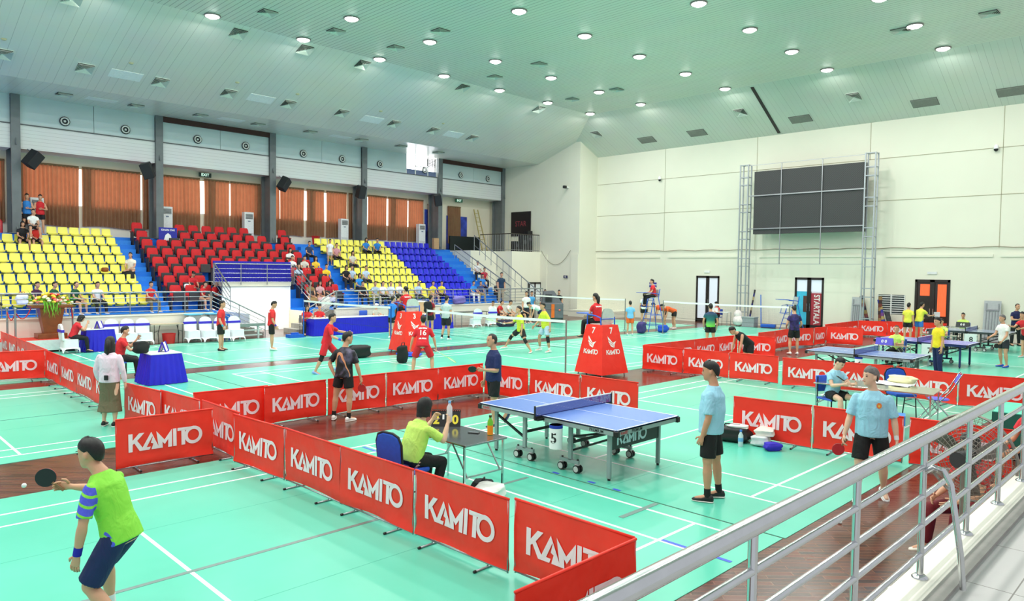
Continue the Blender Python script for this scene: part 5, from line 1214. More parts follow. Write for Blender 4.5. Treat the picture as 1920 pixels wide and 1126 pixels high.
bottle(13.9,2.25,0.75,'water bottle on the turquoise covered table',(214,226,230),(60,120,210),1.2,(150,190,230))
# rubbish near the kerb
t_=thing('plastic_cup','clear plastic cup standing near the white kerb','cup',(7.4,1.95,0),0.2); MB().lathe([(0.05,0),(0.075,0.19),(0.08,0.2),(0.072,0.19),(0.046,0.01)],n=16).obj('cup',M((232,236,236),0.15),t_,smooth=True); MB().lathe([(0.08,0.20),(0.06,0.235),(0.02,0.245)],n=16).obj('lid',M((240,244,244),0.2),t_,smooth=True)
x,y=fl(1755,1062,0.0); bottle(8.02,1.86,0,'water bottle with a blue label on the floor beside the kerb',(228,234,238),(40,130,220),1.5,(70,150,220))
rnd=random.Random(5)
for k,(px,py) in enumerate(((1779,1103),(1765,958),(1575,982),(1640,998),(1668,1106))):
    pass
for k,(px,py,lb) in enumerate(((1481,1103,'lowest left under the railing'),(1575,981,'near the mat edge'),(1640,999,'left of the seated person in dark red'),(1669,1106,'near the plastic cup'))):
    x,y=fl(px,py,0.0); tag(MB().ell((x,y,0.018),(0.03,0.025,0.018),8).obj('paper_scrap',WHITE),'tiny crumpled white scrap on the wood floor, '+lb,'scrap','crumpled white scraps on the wood floor')
# small things of the middle ground
blob('sports_bag',(12.9,19.9,0.0),(0.75,0.35,0.42),'black racket bag with white print lying in the wood strip behind the running player','bag',(20,20,22),-0.3,21,0.6)
x,y=fl(812,664); blob('backpack',(13.2,17.95,0),(0.35,0.25,0.55),'black backpack standing right of the player numbered sixteen','bag',(22,22,24),0.3,22,strap=(20,20,20))
blob('towel',(14.35,19.15,0.006),(0.8,0.4,0.14),'blue towel on the floor at the foot of umpire chair three','towel',(40,80,220),-0.7,23)
blob('sports_bag',(26.1,20.6,0),(0.6,0.4,0.3),'cream sports bag beside the boy in light blue','bag',(232,222,200),0.2,24); blob('backpack',(28.3,19.65,0),(0.5,0.35,0.55),'purple backpack under the tall blue umpire chair','bag',(66,56,120),0.2,25,strap=(40,40,60)); blob('equipment_box',(29.7,19.4,0),(0.65,0.45,0.35),'blue open box under the tall blue umpire chair','box',(30,80,200),0.3,26)
blob('racket_bag',(24.5,28.45,ZW),(0.85,0.35,0.42),'white and purple racket bag resting on the stand wall','bag',(120,110,190),0.2,27); blob('racket_bag',(22.6,27.25,0.76),(0.65,0.25,0.3),'orange and red racket bag on the blue-skirted table','bag',(238,130,50),0.2,28)
blob('sports_bag',(25.8,26.3,0),(1.0,0.4,0.36),'large dark purple sports bag on the floor before the seated players','bag',(44,36,66),-0.3,29,strap=(30,30,40))
t_=thing('crate_box','brown cardboard crate on the stand wall behind the blue-skirted table','crate',(21.3,28.0,0.0),0); MB().bb(-0.5,0.5,-0.25,0.25,0.75,1.3).obj('box',M((206,170,130),0.7),t_); MB().bb(-0.55,0.55,-0.28,0.28,1.3,1.34).obj('lid',WHITE,t_); MB().bb(-0.48,0.48,-0.22,0.22,0,0.75).obj('base',M((180,180,176),0.6),t_)
t_=thing('side_table','grey steel table with gear at the stand wall','table',(24.6,27.6,0),0.0); MB().bb(-0.9,0.9,-0.3,0.3,0.72,0.76).obj('top',M((96,98,90),0.5),t_)
for sx in(-1,1):
    for sy in (-1,1): MB().bar((sx*0.85,sy*0.26,0),(sx*0.85,sy*0.26,0.72),0.03).obj('leg',STEEL2,t_)
t_=thing('banquet_row','blue chair back showing behind the long blue-skirted table','chair',(18.45,28.12,0),0); MB().box((0,0,0.80),(0.42,0.05,0.34)).obj('backrest',M((50,96,210),0.6),t_,bevel=0.04); MB().bb(-0.2,0.2,-0.1,0.1,0.42,0.47).obj('seat',M((50,96,210),0.6),t_)
for sx in(-1,1): MB().tube([(sx*0.2,0.05,0),(sx*0.2,0.03,0.75)],0.012,6).obj('leg',BLACK,t_)
t_=thing('score_table','small table with papers where the person in red sits by the left glass door','table',(36.3,20.0,0),0.1); MB().bb(-0.3,0.3,-0.55,0.55,0.72,0.75).obj('top',M((226,224,220),0.6),t_)
for sx in(-1,1):
    for sy in (-1,1): MB().bar((sx*0.26,sy*0.5,0),(sx*0.26,sy*0.5,0.72),0.025).obj('leg',STEEL2,t_)
tag(MB().bb(36.15,36.25,20.1,20.55,0.75,0.98).obj('notice_card',WHITE),'white folded card standing on the small table by the left glass door','card')
t_=thing('grey_bin','grey storage bin standing at the foot of the left truss tower','bin',(36.7,18.45,0),0); MB().bb(-0.25,0.25,-0.35,0.35,0,0.5).obj('body',M((150,154,160),0.5),t_,bevel=0.02); MB().bb(-0.27,0.27,-0.37,0.37,0.5,0.55).obj('lid',M((170,174,178),0.5),t_)
t_=thing('covered_gear','white bundle with red print beside the grey bin','bundle',(36.6,19.05,0),0); MB().ell((0,0,0.3),(0.3,0.35,0.3),12).ell((0,0.05,0.65),(0.2,0.22,0.25),10).obj('bundle',M((240,226,226),0.8,0,0.1),t_,smooth=True)
blob('white_sheet',(17.0,28.9,1.0),(0.35,0.3,0.6),'white crumpled bundle hanging on the stair rail below the seated women','cloth',(240,236,232),0.3,31)
blob('snack_basket',(9.42,ROWY(4)+0.2,ROWZ(4)+0.01),(0.26,0.22,0.18),'small brown basket on a yellow seat beside the reading woman','basket',(150,80,30),0,32)
blob('backpack',(6.0,ROWY(1)+0.1,ROWZ(1)),(0.38,0.3,0.42),'white and black backpack on a yellow seat at the left','bag',(236,236,240),0,33,strap=(200,40,40))
blob('cloth_bag',(12.25,ROWY(2)+0.1,ROWZ(2)+0.08),(0.3,0.25,0.3),'white plastic bag on a red seat in the second row','bag',(244,244,248),0,34)
o=tag(MB().bb(29.2,29.6,36.4,36.6,4.2,4.9).obj('carton',M((186,150,110),0.7)),'brown cardboard carton standing at the top of the blue seats','carton')
# ================================================================= people
SK=M((214,160,128),0.55,0,0.04,9); SKD=M((176,122,94),0.55,0,0.04,9); SKL=M((232,188,160),0.55,0,0.04,9)
HAIR=M((20,17,17),0.55,0,0.5,60); GREYH=M((110,106,104),0.6,0,0.35,30)
EYE=M((24,20,20),0.3,0,0); LIP=M((176,96,88),0.5,0,0)
_todo=[]
_cm={}
def add_folds(m,st=0.5):
    nt=m.node_tree; b=nt.nodes['Principled BSDF']; tc=node(nt,'ShaderNodeTexCoord'); mp=node(nt,'ShaderNodeMapping'); mp.inputs['Scale'].default_value=(5,5,2.6); mp.inputs['Rotation'].default_value=(0.5,0.3,0)
    nt.links.new(tc.outputs['Object'],mp.inputs[0]); n=node(nt,'ShaderNodeTexNoise'); n.inputs['Scale'].default_value=1.6; n.inputs['Detail'].default_value=3; n.inputs['Distortion'].default_value=1.2; nt.links.new(mp.outputs[0],n.inputs['Vector'])
    bp=node(nt,'ShaderNodeBump'); bp.inputs['Strength'].default_value=st; bp.inputs['Distance'].default_value=0.06; nt.links.new(n.outputs['Fac'],bp.inputs['Height']); nt.links.new(bp.outputs[0],b.inputs['Normal']); return m
def cloth_m(c):
    if c not in _cm:
        m=M(c,0.78,0,0.05,7.3,name='cloth'); _cm[c]=add_folds(m)
    return _cm[c]
def V3(*a): return Vector(a)
def loft(mb,rings,n=12):
    """rings: (centre, u, v, ru, rv)"""
    vs=[];fs=[]
    for c,u,v,a,b_ in rings:
        for k in range(n): vs.append(c+u*(a*math.cos(2*PI*k/n))+v*(b_*math.sin(2*PI*k/n)))
    for i in range(len(rings)-1):
        for k in range(n): fs.append((i*n+k,i*n+(k+1)%n,(i+1)*n+(k+1)%n,(i+1)*n+k))
    fs.append(tuple(range(n))[::-1]); fs.append(tuple(range((len(rings)-1)*n,len(rings)*n)))
    mb.add(vs,fs)
def cap_limb(mb,p0,p1,prof,side,n=10,ball=True):
    """tapered limb; prof: (t, radius)"""
    d=(p1-p0); L=d.length; d=d/L; u=(side-d*side.dot(d)); u=u.normalized() if u.length>1e-3 else d.orthogonal().normalized(); v=d.cross(u)
    loft(mb,[(p0+d*(L*t),u,v,r[0] if isinstance(r,tuple) else r,r[1] if isinstance(r,tuple) else r) for t,r in prof],n)
def joint(mb,p,r): mb.ell(p,(r,r,r),8)
def norm(t): return Vector(t).normalized()
BASE=dict(lean=(0.03,0,1),side=0.0,head=(1,0,0),neck=None,
 aL=((0.02,0.12,-1),(0.15,0.03,-1)),aR=((0.02,-0.12,-1),(0.15,-0.03,-1)),
 lL=((0.02,0.06,-1),(-0.03,0.02,-1)),lR=((0.02,-0.06,-1),(-0.03,-0.02,-1)),fL=(1,0.15,0),fR=(1,-0.15,0),tw=0.0,curl=0.5)
def pose(**k): d=dict(BASE); d.update(k); return d
SIT=pose(lean=(0.16,0,1),lL=((1,0.22,-0.12),(0.10,0.02,-1)),lR=((1,-0.22,-0.12),(0.10,-0.02,-1)),aL=((0.42,0.10,-0.9),(0.85,-0.28,-0.32)),aR=((0.42,-0.10,-0.9),(0.85,0.28,-0.32)))
def person(label,x,y,z,face,P,H=1.70,skin=SK,shirt=None,legs=None,top='tee',bottom='shorts',hair='short',hairm=None,shoe=(240,240,240),sock=None,seat=None,lod=1,fat=1.0,sleeve=0.55,leglen=0.62,longsleeve=False,back=None,mask=None,cap=None,group=None,sidepanel=None):
    """z: ground under the feet; seat: height of the seat the person sits on (absolute)"""
    s=H/1.70; T=thing('person',label,'person',(x,y,z),face,group); T.name='person'
    vox={0:0.010,1:0.016,2:0.024}[lod]; nn={0:14,1:10,2:8}[lod]
    up=norm(P['lean']); fw=Vector((1,0,0)); 
    lat=Vector((-math.sin(P['side']),math.cos(P['side']),0)) if P['side'] else Vector((0,1,0))
    fwd=lat.cross(up).normalized(); lat=up.cross(fwd).normalized()
    if P['tw']:
        R=Matrix.Rotation(P['tw'],3,up); slat=R@lat; sfwd=R@fwd
    else: slat,sfwd=lat,fwd
    pel=Vector((0,0,0)); nk=pel+up*0.50*s; 
    hipL,hipR=pel+lat*0.088*s-up*0.03*s,pel-lat*0.088*s-up*0.03*s
    J={}
    for q,hp in (('L',hipL),('R',hipR)):
        th,sh=norm(P['l'+q][0]),norm(P['l'+q][1]); kn=hp+th*0.415*s; an=kn+sh*0.40*s; J['k'+q]=kn; J['a'+q]=an; J['h'+q]=hp
        shd=pel+up*0.402*s+slat*(0.172 if q=='L' else -0.172)*s*(1+0.3*(fat-1)); ud,fd=norm(P['a'+q][0]),norm(P['a'+q][1]); el=shd+ud*0.275*s; wr=el+fd*0.245*s
        J['s'+q]=shd; J['e'+q]=el; J['w'+q]=wr; J['fd'+q]=fd
    if seat is not None: off=Vector((0,0,seat-z+0.105*s))
    else: off=Vector((0,0,-min(J['aL'].z,J['aR'].z)+0.085*s))
    for k in list(J): 
        if not k.startswith('fd'): J[k]=J[k]+off
    pel=pel+off; nk=nk+off
    hd=norm(P['head']); 
    # ---- body, one surface
    mb=MB(); f=fat
    h=f**0.5; TR=[(-0.11,.10,.085),(-0.06,.150*h,.108*h),(0.02,.154*h,.114*h),(0.12,.138*f,.102*f),(0.20,.140*f,.108*f),(0.30,.156*h,.114*h),(0.38,.162*h,.108*h),(0.44,.128,.080),(0.47,.090,.068),(0.490,.066,.060),(0.515,.058,.058)]
    def tring(t,a,b_,gr=0.0,lw=None):
        w=max(0,min(1,(t-0.1)/0.25)); u=lat.lerp(slat,w).normalized(); v=fwd.lerp(sfwd,w).normalized(); return (pel+up*t*s+v*(0.0),u,v,a*s+gr,b_*s+gr)
    loft(mb,[tring(t,a,b_) for t,a,b_ in TR],16)
    neckdir=norm(P['neck']) if P['neck'] else (up*0.75+hd*0.28+Vector((0,0,0.25))).normalized()
    hb=nk+neckdir*0.078*s
    cap_limb(mb,nk-neckdir*0.03*s,hb+neckdir*0.03*s,[(0,.058*s),(1,.052*s)],slat,nn)
    arm=[(0,.040),(.15,.047),(.5,.044),(.85,.038),(1,.036)]; fore=[(0,.037),(.2,.041),(.6,.034),(.92,.025),(1,.025)]
    thg=[(0,.088),(.2,.086),(.6,.072),(.9,.058),(1,.054)]; clf=[(0,.054),(.12,.052),(.3,.058),(.55,.050),(.85,.034),(1,.036)]
    sc=lambda pr,k=1.0,g=0.0: [(t,r*s*k+g) for t,r in pr]
    for q,sg in (('L',1),('R',-1)):
        cap_limb(mb,J['s'+q],J['e'+q],sc(arm,f**0.4),sfwd,nn); joint(mb,J['s'+q],.045*s); joint(mb,J['e'+q],.037*s); cap_limb(mb,J['e'+q],J['w'+q],sc(fore),sfwd,nn)
        cap_limb(mb,J['h'+q],J['k'+q],sc(thg,f**0.4),lat,nn); joint(mb,J['h'+q],.086*s); joint(mb,J['k'+q],.054*s); cap_limb(mb,J['k'+q],J['a'+q],sc(clf),lat,nn)
        an=J['a'+q]; ft=norm(P['f'+q]); cap_limb(mb,an+Vector((0,0,-0.02*s))-ft*0.03*s,an+ft*0.15*s+Vector((0,0,-0.055*s)) if ft.z>-0.5 else an+ft*0.17*s,[(0,.036*s),(.5,.036*s),(1,.026*s)],Vector((0,0,1)),8)
        # palm
        fd=J['fd'+q]; w_=J['w'+q]; pu=(slat-fd*slat.dot(fd)); pu=pu.normalized() if pu.length>0.3 else fd.orthogonal().normalized()
        if abs(fd.z)<0.6: pu=Vector((0,0,1)); pu=(pu-fd*pu.dot(fd)).normalized()
        else: pu=(sfwd-fd*sfwd.dot(fd)).normalized()
        pv=fd.cross(pu)
        loft(mb,[(w_+fd*(t*s),pu,pv,a*s,b_*s) for t,a,b_ in ((0,.026,.02),(.03,.036,.017),(.075,.042,.015),(.09,.038,.012))],10)
        J['pu'+q]=pu; J['pv'+q]=pv
    # head
    hz=Vector((0,0,1)); fz=(hd-neckdir*0).normalized(); hl=hz.cross(fz); hl=hl.normalized() if hl.length>1e-3 else Vector((0,1,0)); hu=fz.cross(hl).normalized()
    if hu.z<0 and abs(fz.z)<0.95: hu=-hu; hl=-hl
    hc=hb+hu*0.095*s+fz*0.018*s
    HP=lambda a,b_,c: hc+fz*(a*s)+hl*(b_*s)+hu*(c*s)
    hr=[(-.118,.020,.028,.045),(-.105,.036,.045,.040),(-.080,.052,.062,.026),(-.045,.064,.080,.012),(-.005,.070,.090,.003),(.035,.074,.094,-.002),(.070,.071,.088,-.004),(.097,.056,.068,-.006),(.113,.030,.036,-.008)]
    loft(mb,[(HP(o_,0,c_),hl,fz,a*s,b_*s) for c_,a,b_,o_ in hr],16)
    nb=MB()
    body=mb
    # nose, ears, brow
    body.ell(HP(.097,0,-.022),(.014*s,.014*s,.02*s),6,0,Matrix((fz,hl,hu)).transposed()); body.ell(HP(.088,0,.0),(.010*s,.009*s,.03*s),6,0,Matrix((fz,hl,hu)).transposed())
    for sg in(-1,1): body.ell(HP(-.010,sg*.077,-.012),(.019*s,.013*s,.032*s),8,0,Matrix((fz,hl,hu)).transposed())
    bo=mb.obj('body',skin,T); bo.modifiers.new('r','REMESH').mode='VOXEL'; bo.modifiers['r'].voxel_size=vox*s; sm=bo.modifiers.new('s','SMOOTH'); sm.factor=0.5; sm.iterations={0:3,1:2,2:1}[lod]
    # fingers
    fg=MB(); ns=6 if lod==0 else 4; cu=P['curl'] if not isinstance(P['curl'],dict) else 0.5
    for q,sg in (('L',1),('R',-1)):
        c_=P['curl'][q] if isinstance(P['curl'],dict) else P['curl']
        fd,pu,pv,w_=J['fd'+q],J['pu'+q],J['pv'+q],J['w'+q]
        inn=-pv if (pv.dot(slat)*sg>0) else pv
        for i,(o_,L_) in enumerate(((.031,.068),(.011,.077),(-.009,.072),(-.029,.056))):
            p=w_+fd*.080*s+pu*o_*s; pts=[p]; d=fd
            for k in range(3):
                ang=c_*(0.5+0.25*k)*1.3; d=(d*math.cos(ang)+inn*math.sin(ang)).normalized(); pts.append(pts[-1]+d*(L_*s*(0.42,0.33,0.25)[k]))
            fg.tube(pts,[.0095*s,.009*s,.008*s,.006*s],ns)
        p=w_+fd*.018*s+pu*.028*s; t1=p+(pu*0.75+fd*0.6+inn*0.25).normalized()*.040*s; t2=t1+(pu*0.2+fd*0.85+inn*0.45).normalized()*.032*s
        fg.tube([p,t1,t2],[.013*s,.0105*s,.0075*s],ns)
        J['hand'+q]=w_+fd*.085*s+inn*.022*s
    _todo.append((bo,fg,True))
    if lod<=2:
        ey=MB()
        for sg in(-1,1): ey.ell(HP(.083,sg*.031,.006),(.008*s,.014*s,.0055*s),8,0,Matrix((fz,hl,hu)).transposed()); ey.ell(HP(.086,sg*.033,.026),(.006*s,.020*s,.0035*s),6,0,Matrix((fz,hl,hu)).transposed())
        ey.obj('eyes_and_brows',EYE,T)
        MB().ell(HP(.088,0,-.058),(.008*s,.022*s,.006*s),8,0,Matrix((fz,hl,hu)).transposed()).obj('lips',LIP,T)
    # hair
    hm=hairm or HAIR; hg=MB()
    n=24
    def hp(u,v):
        a=2*PI*u  # 0 = front
        c=math.cos(a)
        if hair in('long','bob'): low=0.045 if c>0.55 else (-0.02 if c>0.3 else (-0.22 if hair=='long' else -0.13))
        elif hair=='buzz': low=0.074 if c>0.5 else (0.074-(0.5-c)/0.25*0.05 if c>0.25 else (0.024 if c>-0.25 else -0.055))
        else: low=0.055 if c>0.55 else (0.055-0.022*(0.55-c)/0.2 if c>0.35 else (0.030 if c>-0.25 else max(-0.065,0.030-0.16*(-0.25-c))))
        hi=0.127; t=v**1.2; z=hi+(low-hi)*t
        zz=min(1,max(0,z/0.127)); rr=(1-zz**2.35)**0.5*(1-(0.10*v**3 if hair not in ('long','bob') else 0))
        if v==0: rr=0
        if z<0 and hair not in('long','bob'): rr*=1.0-0.35*(z/-0.1)**2
        g=1.10 if hair!='buzz' else 1.035
        ax,by=.079*g,.102*g
        if hair in('long','bob') and z<-0.05: by*=0.93; ax*=1.08
        return HP(by*rr*math.cos(a)-0.006,ax*rr*math.sin(a),z*1.0+(0.012*max(0,c)*(1-t) if hair=='short' else 0)+(0.005*math.sin(9*a+3*v)+0.003*math.sin(23*a+7*v))*(0.4+t))
    hg.grid(hp,n,14); 
    if hair=='bun': hg.ell(HP(-.115,0,.05),(.05*s,.05*s,.05*s),10)
    if hair in ('long','pony'):
        hg.tube([HP(-.07,0,.04),HP(-.12,0,-.0),HP(-.12,0,-.12),HP(-.10,0,-.24)],[.04*s,.05*s,.05*s,.02*s],10)
    hg.obj('hair',hm,T,smooth=True)
    if mask: 
        MB().ell(HP(.070,0,-.05),(.045*s,.058*s,.048*s),10,0,Matrix((fz,hl,hu)).transposed()).obj('face_mask',M(mask,0.8),T,smooth=True)
    if cap:
        c2=MB(); c2.ell(HP(-.004,0,.055),(.108*s,.088*s,.078*s),12,0,Matrix((fz,hl,hu)).transposed()); c2.ell(HP(.10,0,.05),(.075*s,.07*s,.012*s),10,0,Matrix((fz,hl,hu)).transposed()); c2.obj('cap',M(cap,0.8),T,smooth=True)
    # ---- clothes
    def cloth(name,mbx,mat,vx=1.15):
        o=mbx.obj(name,mat,T); r=o.modifiers.new('r','REMESH'); r.mode='VOXEL'; r.voxel_size=vox*vx*s; q=o.modifiers.new('s','SMOOTH'); q.factor=0.5; q.iterations=2; _todo.append((o,None,True)); return o
    g=0.016*s
    if shirt:
        c_=MB(); sm_=shirt if not isinstance(shirt,tuple) else cloth_m(shirt)
        lowt={'tee':-0.085,'dress':-0.02}.get(top,-0.085)
        seated=seat is not None
        if seated: lowt=-0.05
        rr=[(t,a,b_) for t,a,b_ in TR if t>lowt+0.03 and t<0.475]
        fl_=1.04 if not seated else 1.0
        loft(c_,[tring(lowt,.160*fl_*f**0.25,.116*fl_*f**0.4,g)]+[tring(t,a*(1.02 if t<0.15 else 1),b_*(1.04 if t<0.25 else 1),g) for t,a,b_ in rr]+[tring(0.482,.080,.072,g*0.6),tring(0.496,.062,.062,g*0.5)],18)
        sl=1.0 if longsleeve else sleeve
        for q in 'LR':
            e0=J['s'+q]; e1=e0+(J['e'+q]-e0)*sl
            if top=='tank': continue
            cap_limb(c_,e0-(e1-e0)*0.05,e1,[(0,.046*s*f**.2),(.3,.056*s*f**.35),(1,.060*s*f**.4 if not longsleeve else .050*s)],sfwd,nn); joint(c_,e0,.049*s)
            if longsleeve: joint(c_,e1,.048*s); cap_limb(c_,J['e'+q],J['w'+q],[(0,.048*s),(.5,.05*s),(.85,.038*s),(.95,.034*s)],sfwd,nn)
        cloth('shirt',c_,sm_)
    if legs:
        c_=MB(); lm=legs if not isinstance(legs,tuple) else cloth_m(legs)
        if bottom=='skirt':
            kn=(J['kL']+J['kR'])/2; an=(J['aL']+J['aR'])/2; w0=(J['kL']-J['kR']).length/2
            e=kn+(an-kn)*leglen
            loft(c_,[tring(0.06,.146,.108,g),tring(-0.03,.170,.125,g),(pel+(kn-pel)*0.5,lat,fwd,(.15+w0*0.3)*s,.125*s),(kn,lat,fwd,(.085*s+w0),.115*s),(e,lat,fwd,(.115*s+w0),.15*s)],18)
        else:
            loft(c_,[tring(t,a,b_,g*0.75) for t,a,b_ in ((-0.10,.11,.09),(-0.05,.155*h,.112*h),(0.02,.160*h,.117*h),(0.09,.142*h,.104*h))],16)
            for q in 'LR':
                h0,k0,a0=J['h'+q],J['k'+q],J['a'+q]
                if bottom=='shorts':
                    e=h0+(k0-h0)*leglen; cap_limb(c_,h0,e,[(0,.094*s),(.3,.100*s),(1,.098*s)],lat,nn+2); joint(c_,h0,.095*s)
                    if leglen>0.9: pass
                else:
                    cap_limb(c_,h0,k0,[(0,.093*s),(.3,.096*s),(.8,.076*s),(1,.07*s)],lat,nn+2); joint(c_,h0,.094*s); joint(c_,k0,.070*s)
                    cap_limb(c_,k0,k0+(a0-k0)*0.97,[(0,.07*s),(.4,.068*s),(1,.054*s)],lat,nn+2)
        cloth({'shorts':'shorts','skirt':'skirt'}.get(bottom,'trousers'),c_,lm)
    # shoes and socks
    for q in 'LR':
        an=J['a'+q]; ft=norm(P['f'+q]); sd=ft.cross(Vector((0,0,1))).normalized() if abs(ft.z)<0.9 else lat; upv=sd.cross(ft).normalized()
        sh=MB(); b0=an-upv*0.045*s
        R=[(-.075,.018,.020,.0),(-.065,.034,.048,.004),(-.03,.038,.060,.010),(.02,.040,.052,.004),(.07,.044,.036,-.008),(.12,.045,.028,-.013),(.165,.036,.022,-.016),(.185,.014,.010,-.020)]
        if shoe is not None:
            loft(sh,[(b0+ft*(t*s)+upv*(dz*s),sd,upv,a*s,b_*s*0.8) for t,a,b_,dz in R],12); so=sh.obj('shoe',M(shoe,0.55,0,0.05),T,smooth=True)
            if lod==0:
                sl_=MB(); loft(sl_,[(b0+ft*(t*s)-upv*(0.031*s),sd,upv,a*s*1.06,.011*s) for t,a,b_,dz in R],12); sl_.obj('sole',M((238,236,230),0.6),so,smooth=True)
        if sock:
            sk=MB(); shd=(J['k'+q]-an).normalized(); cap_limb(sk,an-shd*0.02*s,an+shd*0.085*s,[(0,.041*s),(1,.041*s)],lat,10); sk.obj('sock',M(sock,0.8),T,smooth=True)
    # print on the back / chest
    if back:
        for txt,size,t_h,col,frontside in back:
            tm=MB(); t0=t_h; dd=-1 if not frontside else 1
            c=pel+up*t0*s+sfwd*dd*0; u=-slat*dd*-1 if False else (slat*(-1) if dd<0 else slat); u=slat*(1 if dd>0 else -1)
            vs,fs=text_polys(txt,size*s,0.004)
            def bump(px_,py_):
                yy=t0+py_/s; aa=0.12; 
                for (t1,a1,b1),(t2,a2,b2) in zip(TR[:-1],TR[1:]):
                    if t1<=yy<=t2: w=(yy-t1)/(t2-t1); A=a1+(a2-a1)*w; B=b1+(b2-b1)*w
                A=A*s+g; B=B*s+g; e=max(0.05,1-(px_/A)**2); return B*math.sqrt(e)+0.007*s
            pts=[pel+up*(t0*s+p.y)+(-u if False else u)*p.x+sfwd*dd*bump(p.x,p.y) for p in vs]
            tm.add(pts,fs); tm.obj('lettering',M(col,0.7),T)
    if sidepanel:
        pass
    M4=Matrix.Translation((x,y,z))@Matrix.Rotation(face,4,'Z')
    out={k:M4@v for k,v in J.items() if isinstance(v,Vector) and k[:4]=='hand'}
    out['root']=T; out['pel']=M4@pel; out['J']=J; out['M']=M4; out['HP']=HP; out['lat']=slat; out['up']=up; out['fwd']=sfwd
    return out
def wband(r,q,col,s=1.0):
    J=r['J']; e,w=J['e'+q],J['w'+q]; d=(w-e).normalized(); mb=MB(); cap_limb(mb,w-d*0.075*s,w-d*0.005*s,[(0,.032*s),(1,.031*s)],Vector((1,0.1,0)),12); mb.obj('wristband',M(col,0.7),r['root'],smooth=True)
def kneepad(r,q,col=(20,20,22),a=0.85,b_=0.25,s=1.0):
    J=r['J']; h,k,an=J['h'+q],J['k'+q],J['a'+q]; mb=MB(); p0=h+(k-h)*a; p1=k+(an-k)*b_
    mb.tube([p0,k,p1],[.062*s,.062*s,.060*s],12); mb.obj('knee_pad',M(col,0.8),r['root'],smooth=True)
def paddle(p,d,n,label,col=(24,24,26),s=1.0):
    """p: grip point, d: direction of the blade, n: blade normal"""
    p,d,n=Vector(p),Vector(d).normalized(),Vector(n); n=(n-d*n.dot(d)).normalized(); u=d.cross(n)
    t_=thing('table_tennis_paddle',label,'paddle',p,0)
    o=[(0.076*math.sin(a),0.078*(1-math.cos(a))) for a in [2*PI*k/22 for k in range(22)]]
    c=d*0.045
    MB().prism(o,c-n*0.007,u,d,n,0.007).obj('rubber',M(col,0.5),t_); MB().prism(o,c,u,d,n,0.007).obj('rubber',M((170,30,34) if col[0]<100 else (24,24,26),0.5),t_)
    MB().bar(d*-0.05,d*0.06,0.028,0.02).obj('grip',M((150,110,80),0.6),t_); return t_
def racket(p,d,n,label,col=(200,220,60)):
    p,d,n=Vector(p),Vector(d).normalized(),Vector(n); n=(n-d*n.dot(d)).normalized(); u=d.cross(n); t_=thing('badminton_racket',label,'racket',p,0)
    MB().tube([d*-0.06,d*0.14],0.014,8).obj('grip',M((235,235,230),0.6),t_); MB().tube([d*0.12,d*0.40],0.005,6).obj('shaft',M(col,0.4),t_)
    c=d*0.53; hp=[c+u*(0.105*math.cos(a))+d*(0.135*math.sin(a)) for a in [2*PI*k/20 for k in range(20)]]
    MB().tube(hp,0.006,6,closed=True).obj('frame',M(col,0.4),t_)
    st=MB()
    for k in range(-8,9):
        w=0.13*k/9; h=0.135*math.sqrt(1-(w/0.105)**2) if abs(w)<0.104 else 0
        if h: st.tube([c+u*w-d*h,c+u*w+d*h],0.0012,3)
        w=0.13*k/9; h=0.105*math.sqrt(max(0,1-(w/0.135)**2)); 
        if h: st.tube([c+d*w-u*h,c+d*w+u*h],0.0012,3)
    st.obj('strings',M((235,240,220),0.5),t_); return t_
I0=PI/4
AW,LF,CAMF,RT=I0,I0+PI/2,I0+PI,I0-PI/2   # facing away, image-left, camera, image-right
def at(px,py,z=0.0): return fl(px,py,z)
# ----------------------------------------------------------------- the near players
GRS=bpy.data.materials.new('green_blue_shirt'); GRS.use_nodes=True; nt=GRS.node_tree; b=nt.nodes['Principled BSDF']; tc=node(nt,'ShaderNodeTexCoord'); sp=node(nt,'ShaderNodeSeparateXYZ'); nt.links.new(tc.outputs['Object'],sp.inputs[0])
yy=mth(nt,'GREATER_THAN',sp.outputs[1],0.165); st=mth(nt,'GREATER_THAN',mth(nt,'FRACT',mth(nt,'MULTIPLY_ADD',sp.outputs[2],14,mth(nt,'MULTIPLY',sp.outputs[0],-6))),0.28); blu=mth(nt,'MULTIPLY',yy,st)
mx=node(nt,'ShaderNodeMix',data_type='RGBA'); nt.links.new(blu,mx.inputs[0]); mx.inputs[6].default_value=(*lin((140,224,66)),1); mx.inputs[7].default_value=(*lin((84,92,222)),1); nt.links.new(mx.outputs[2],b.inputs['Base Color']); b.inputs['Roughness'].default_value=0.7
x,y=at(222,1126); 
add_folds(GRS)
x,y=fl(228,1178)
gp_=person('player in a lime green shirt with blue sleeve lunging left in the foreground',x,y,0.006,LF-0.1,
 pose(lean=(0.34,0,0.94),head=(1,0,-0.12),neck=(0.7,0,0.7),aR=((0.75,-0.35,-0.5),(0.98,0.25,0.12)),aL=((0.0,0.30,-0.95),(0.22,-0.02,-0.97)),lL=((0.42,0.16,-0.88),(-0.74,0.06,-0.70)),lR=((0.66,-0.26,-0.70),(-0.06,-0.05,-1)),fL=(0.95,0.1,-0.25),fR=(1,-0.05,0),curl={'L':0.35,'R':1.0}),
 H=1.68,skin=SK,shirt=GRS,legs=(26,38,88),leglen=0.92,shoe=(236,238,244),sock=(236,236,240),lod=0,sleeve=0.8)
wband(gp_,'L',(28,20,170)); paddle(gp_['handR'],(-0.75,0.35,0.75),(0.5,0.8,-0.1),'dark table tennis paddle raised by the foreground player in lime green',(30,36,40))
x,y=at(4,883,0.9); tag(MB().ell((1.35,7.2,1.02),(0.02,0.02,0.02),10).obj('ball',WHITE,smooth=True),'white ball at the left edge in front of the raised paddle','ball')
NAVY=(24,40,92)
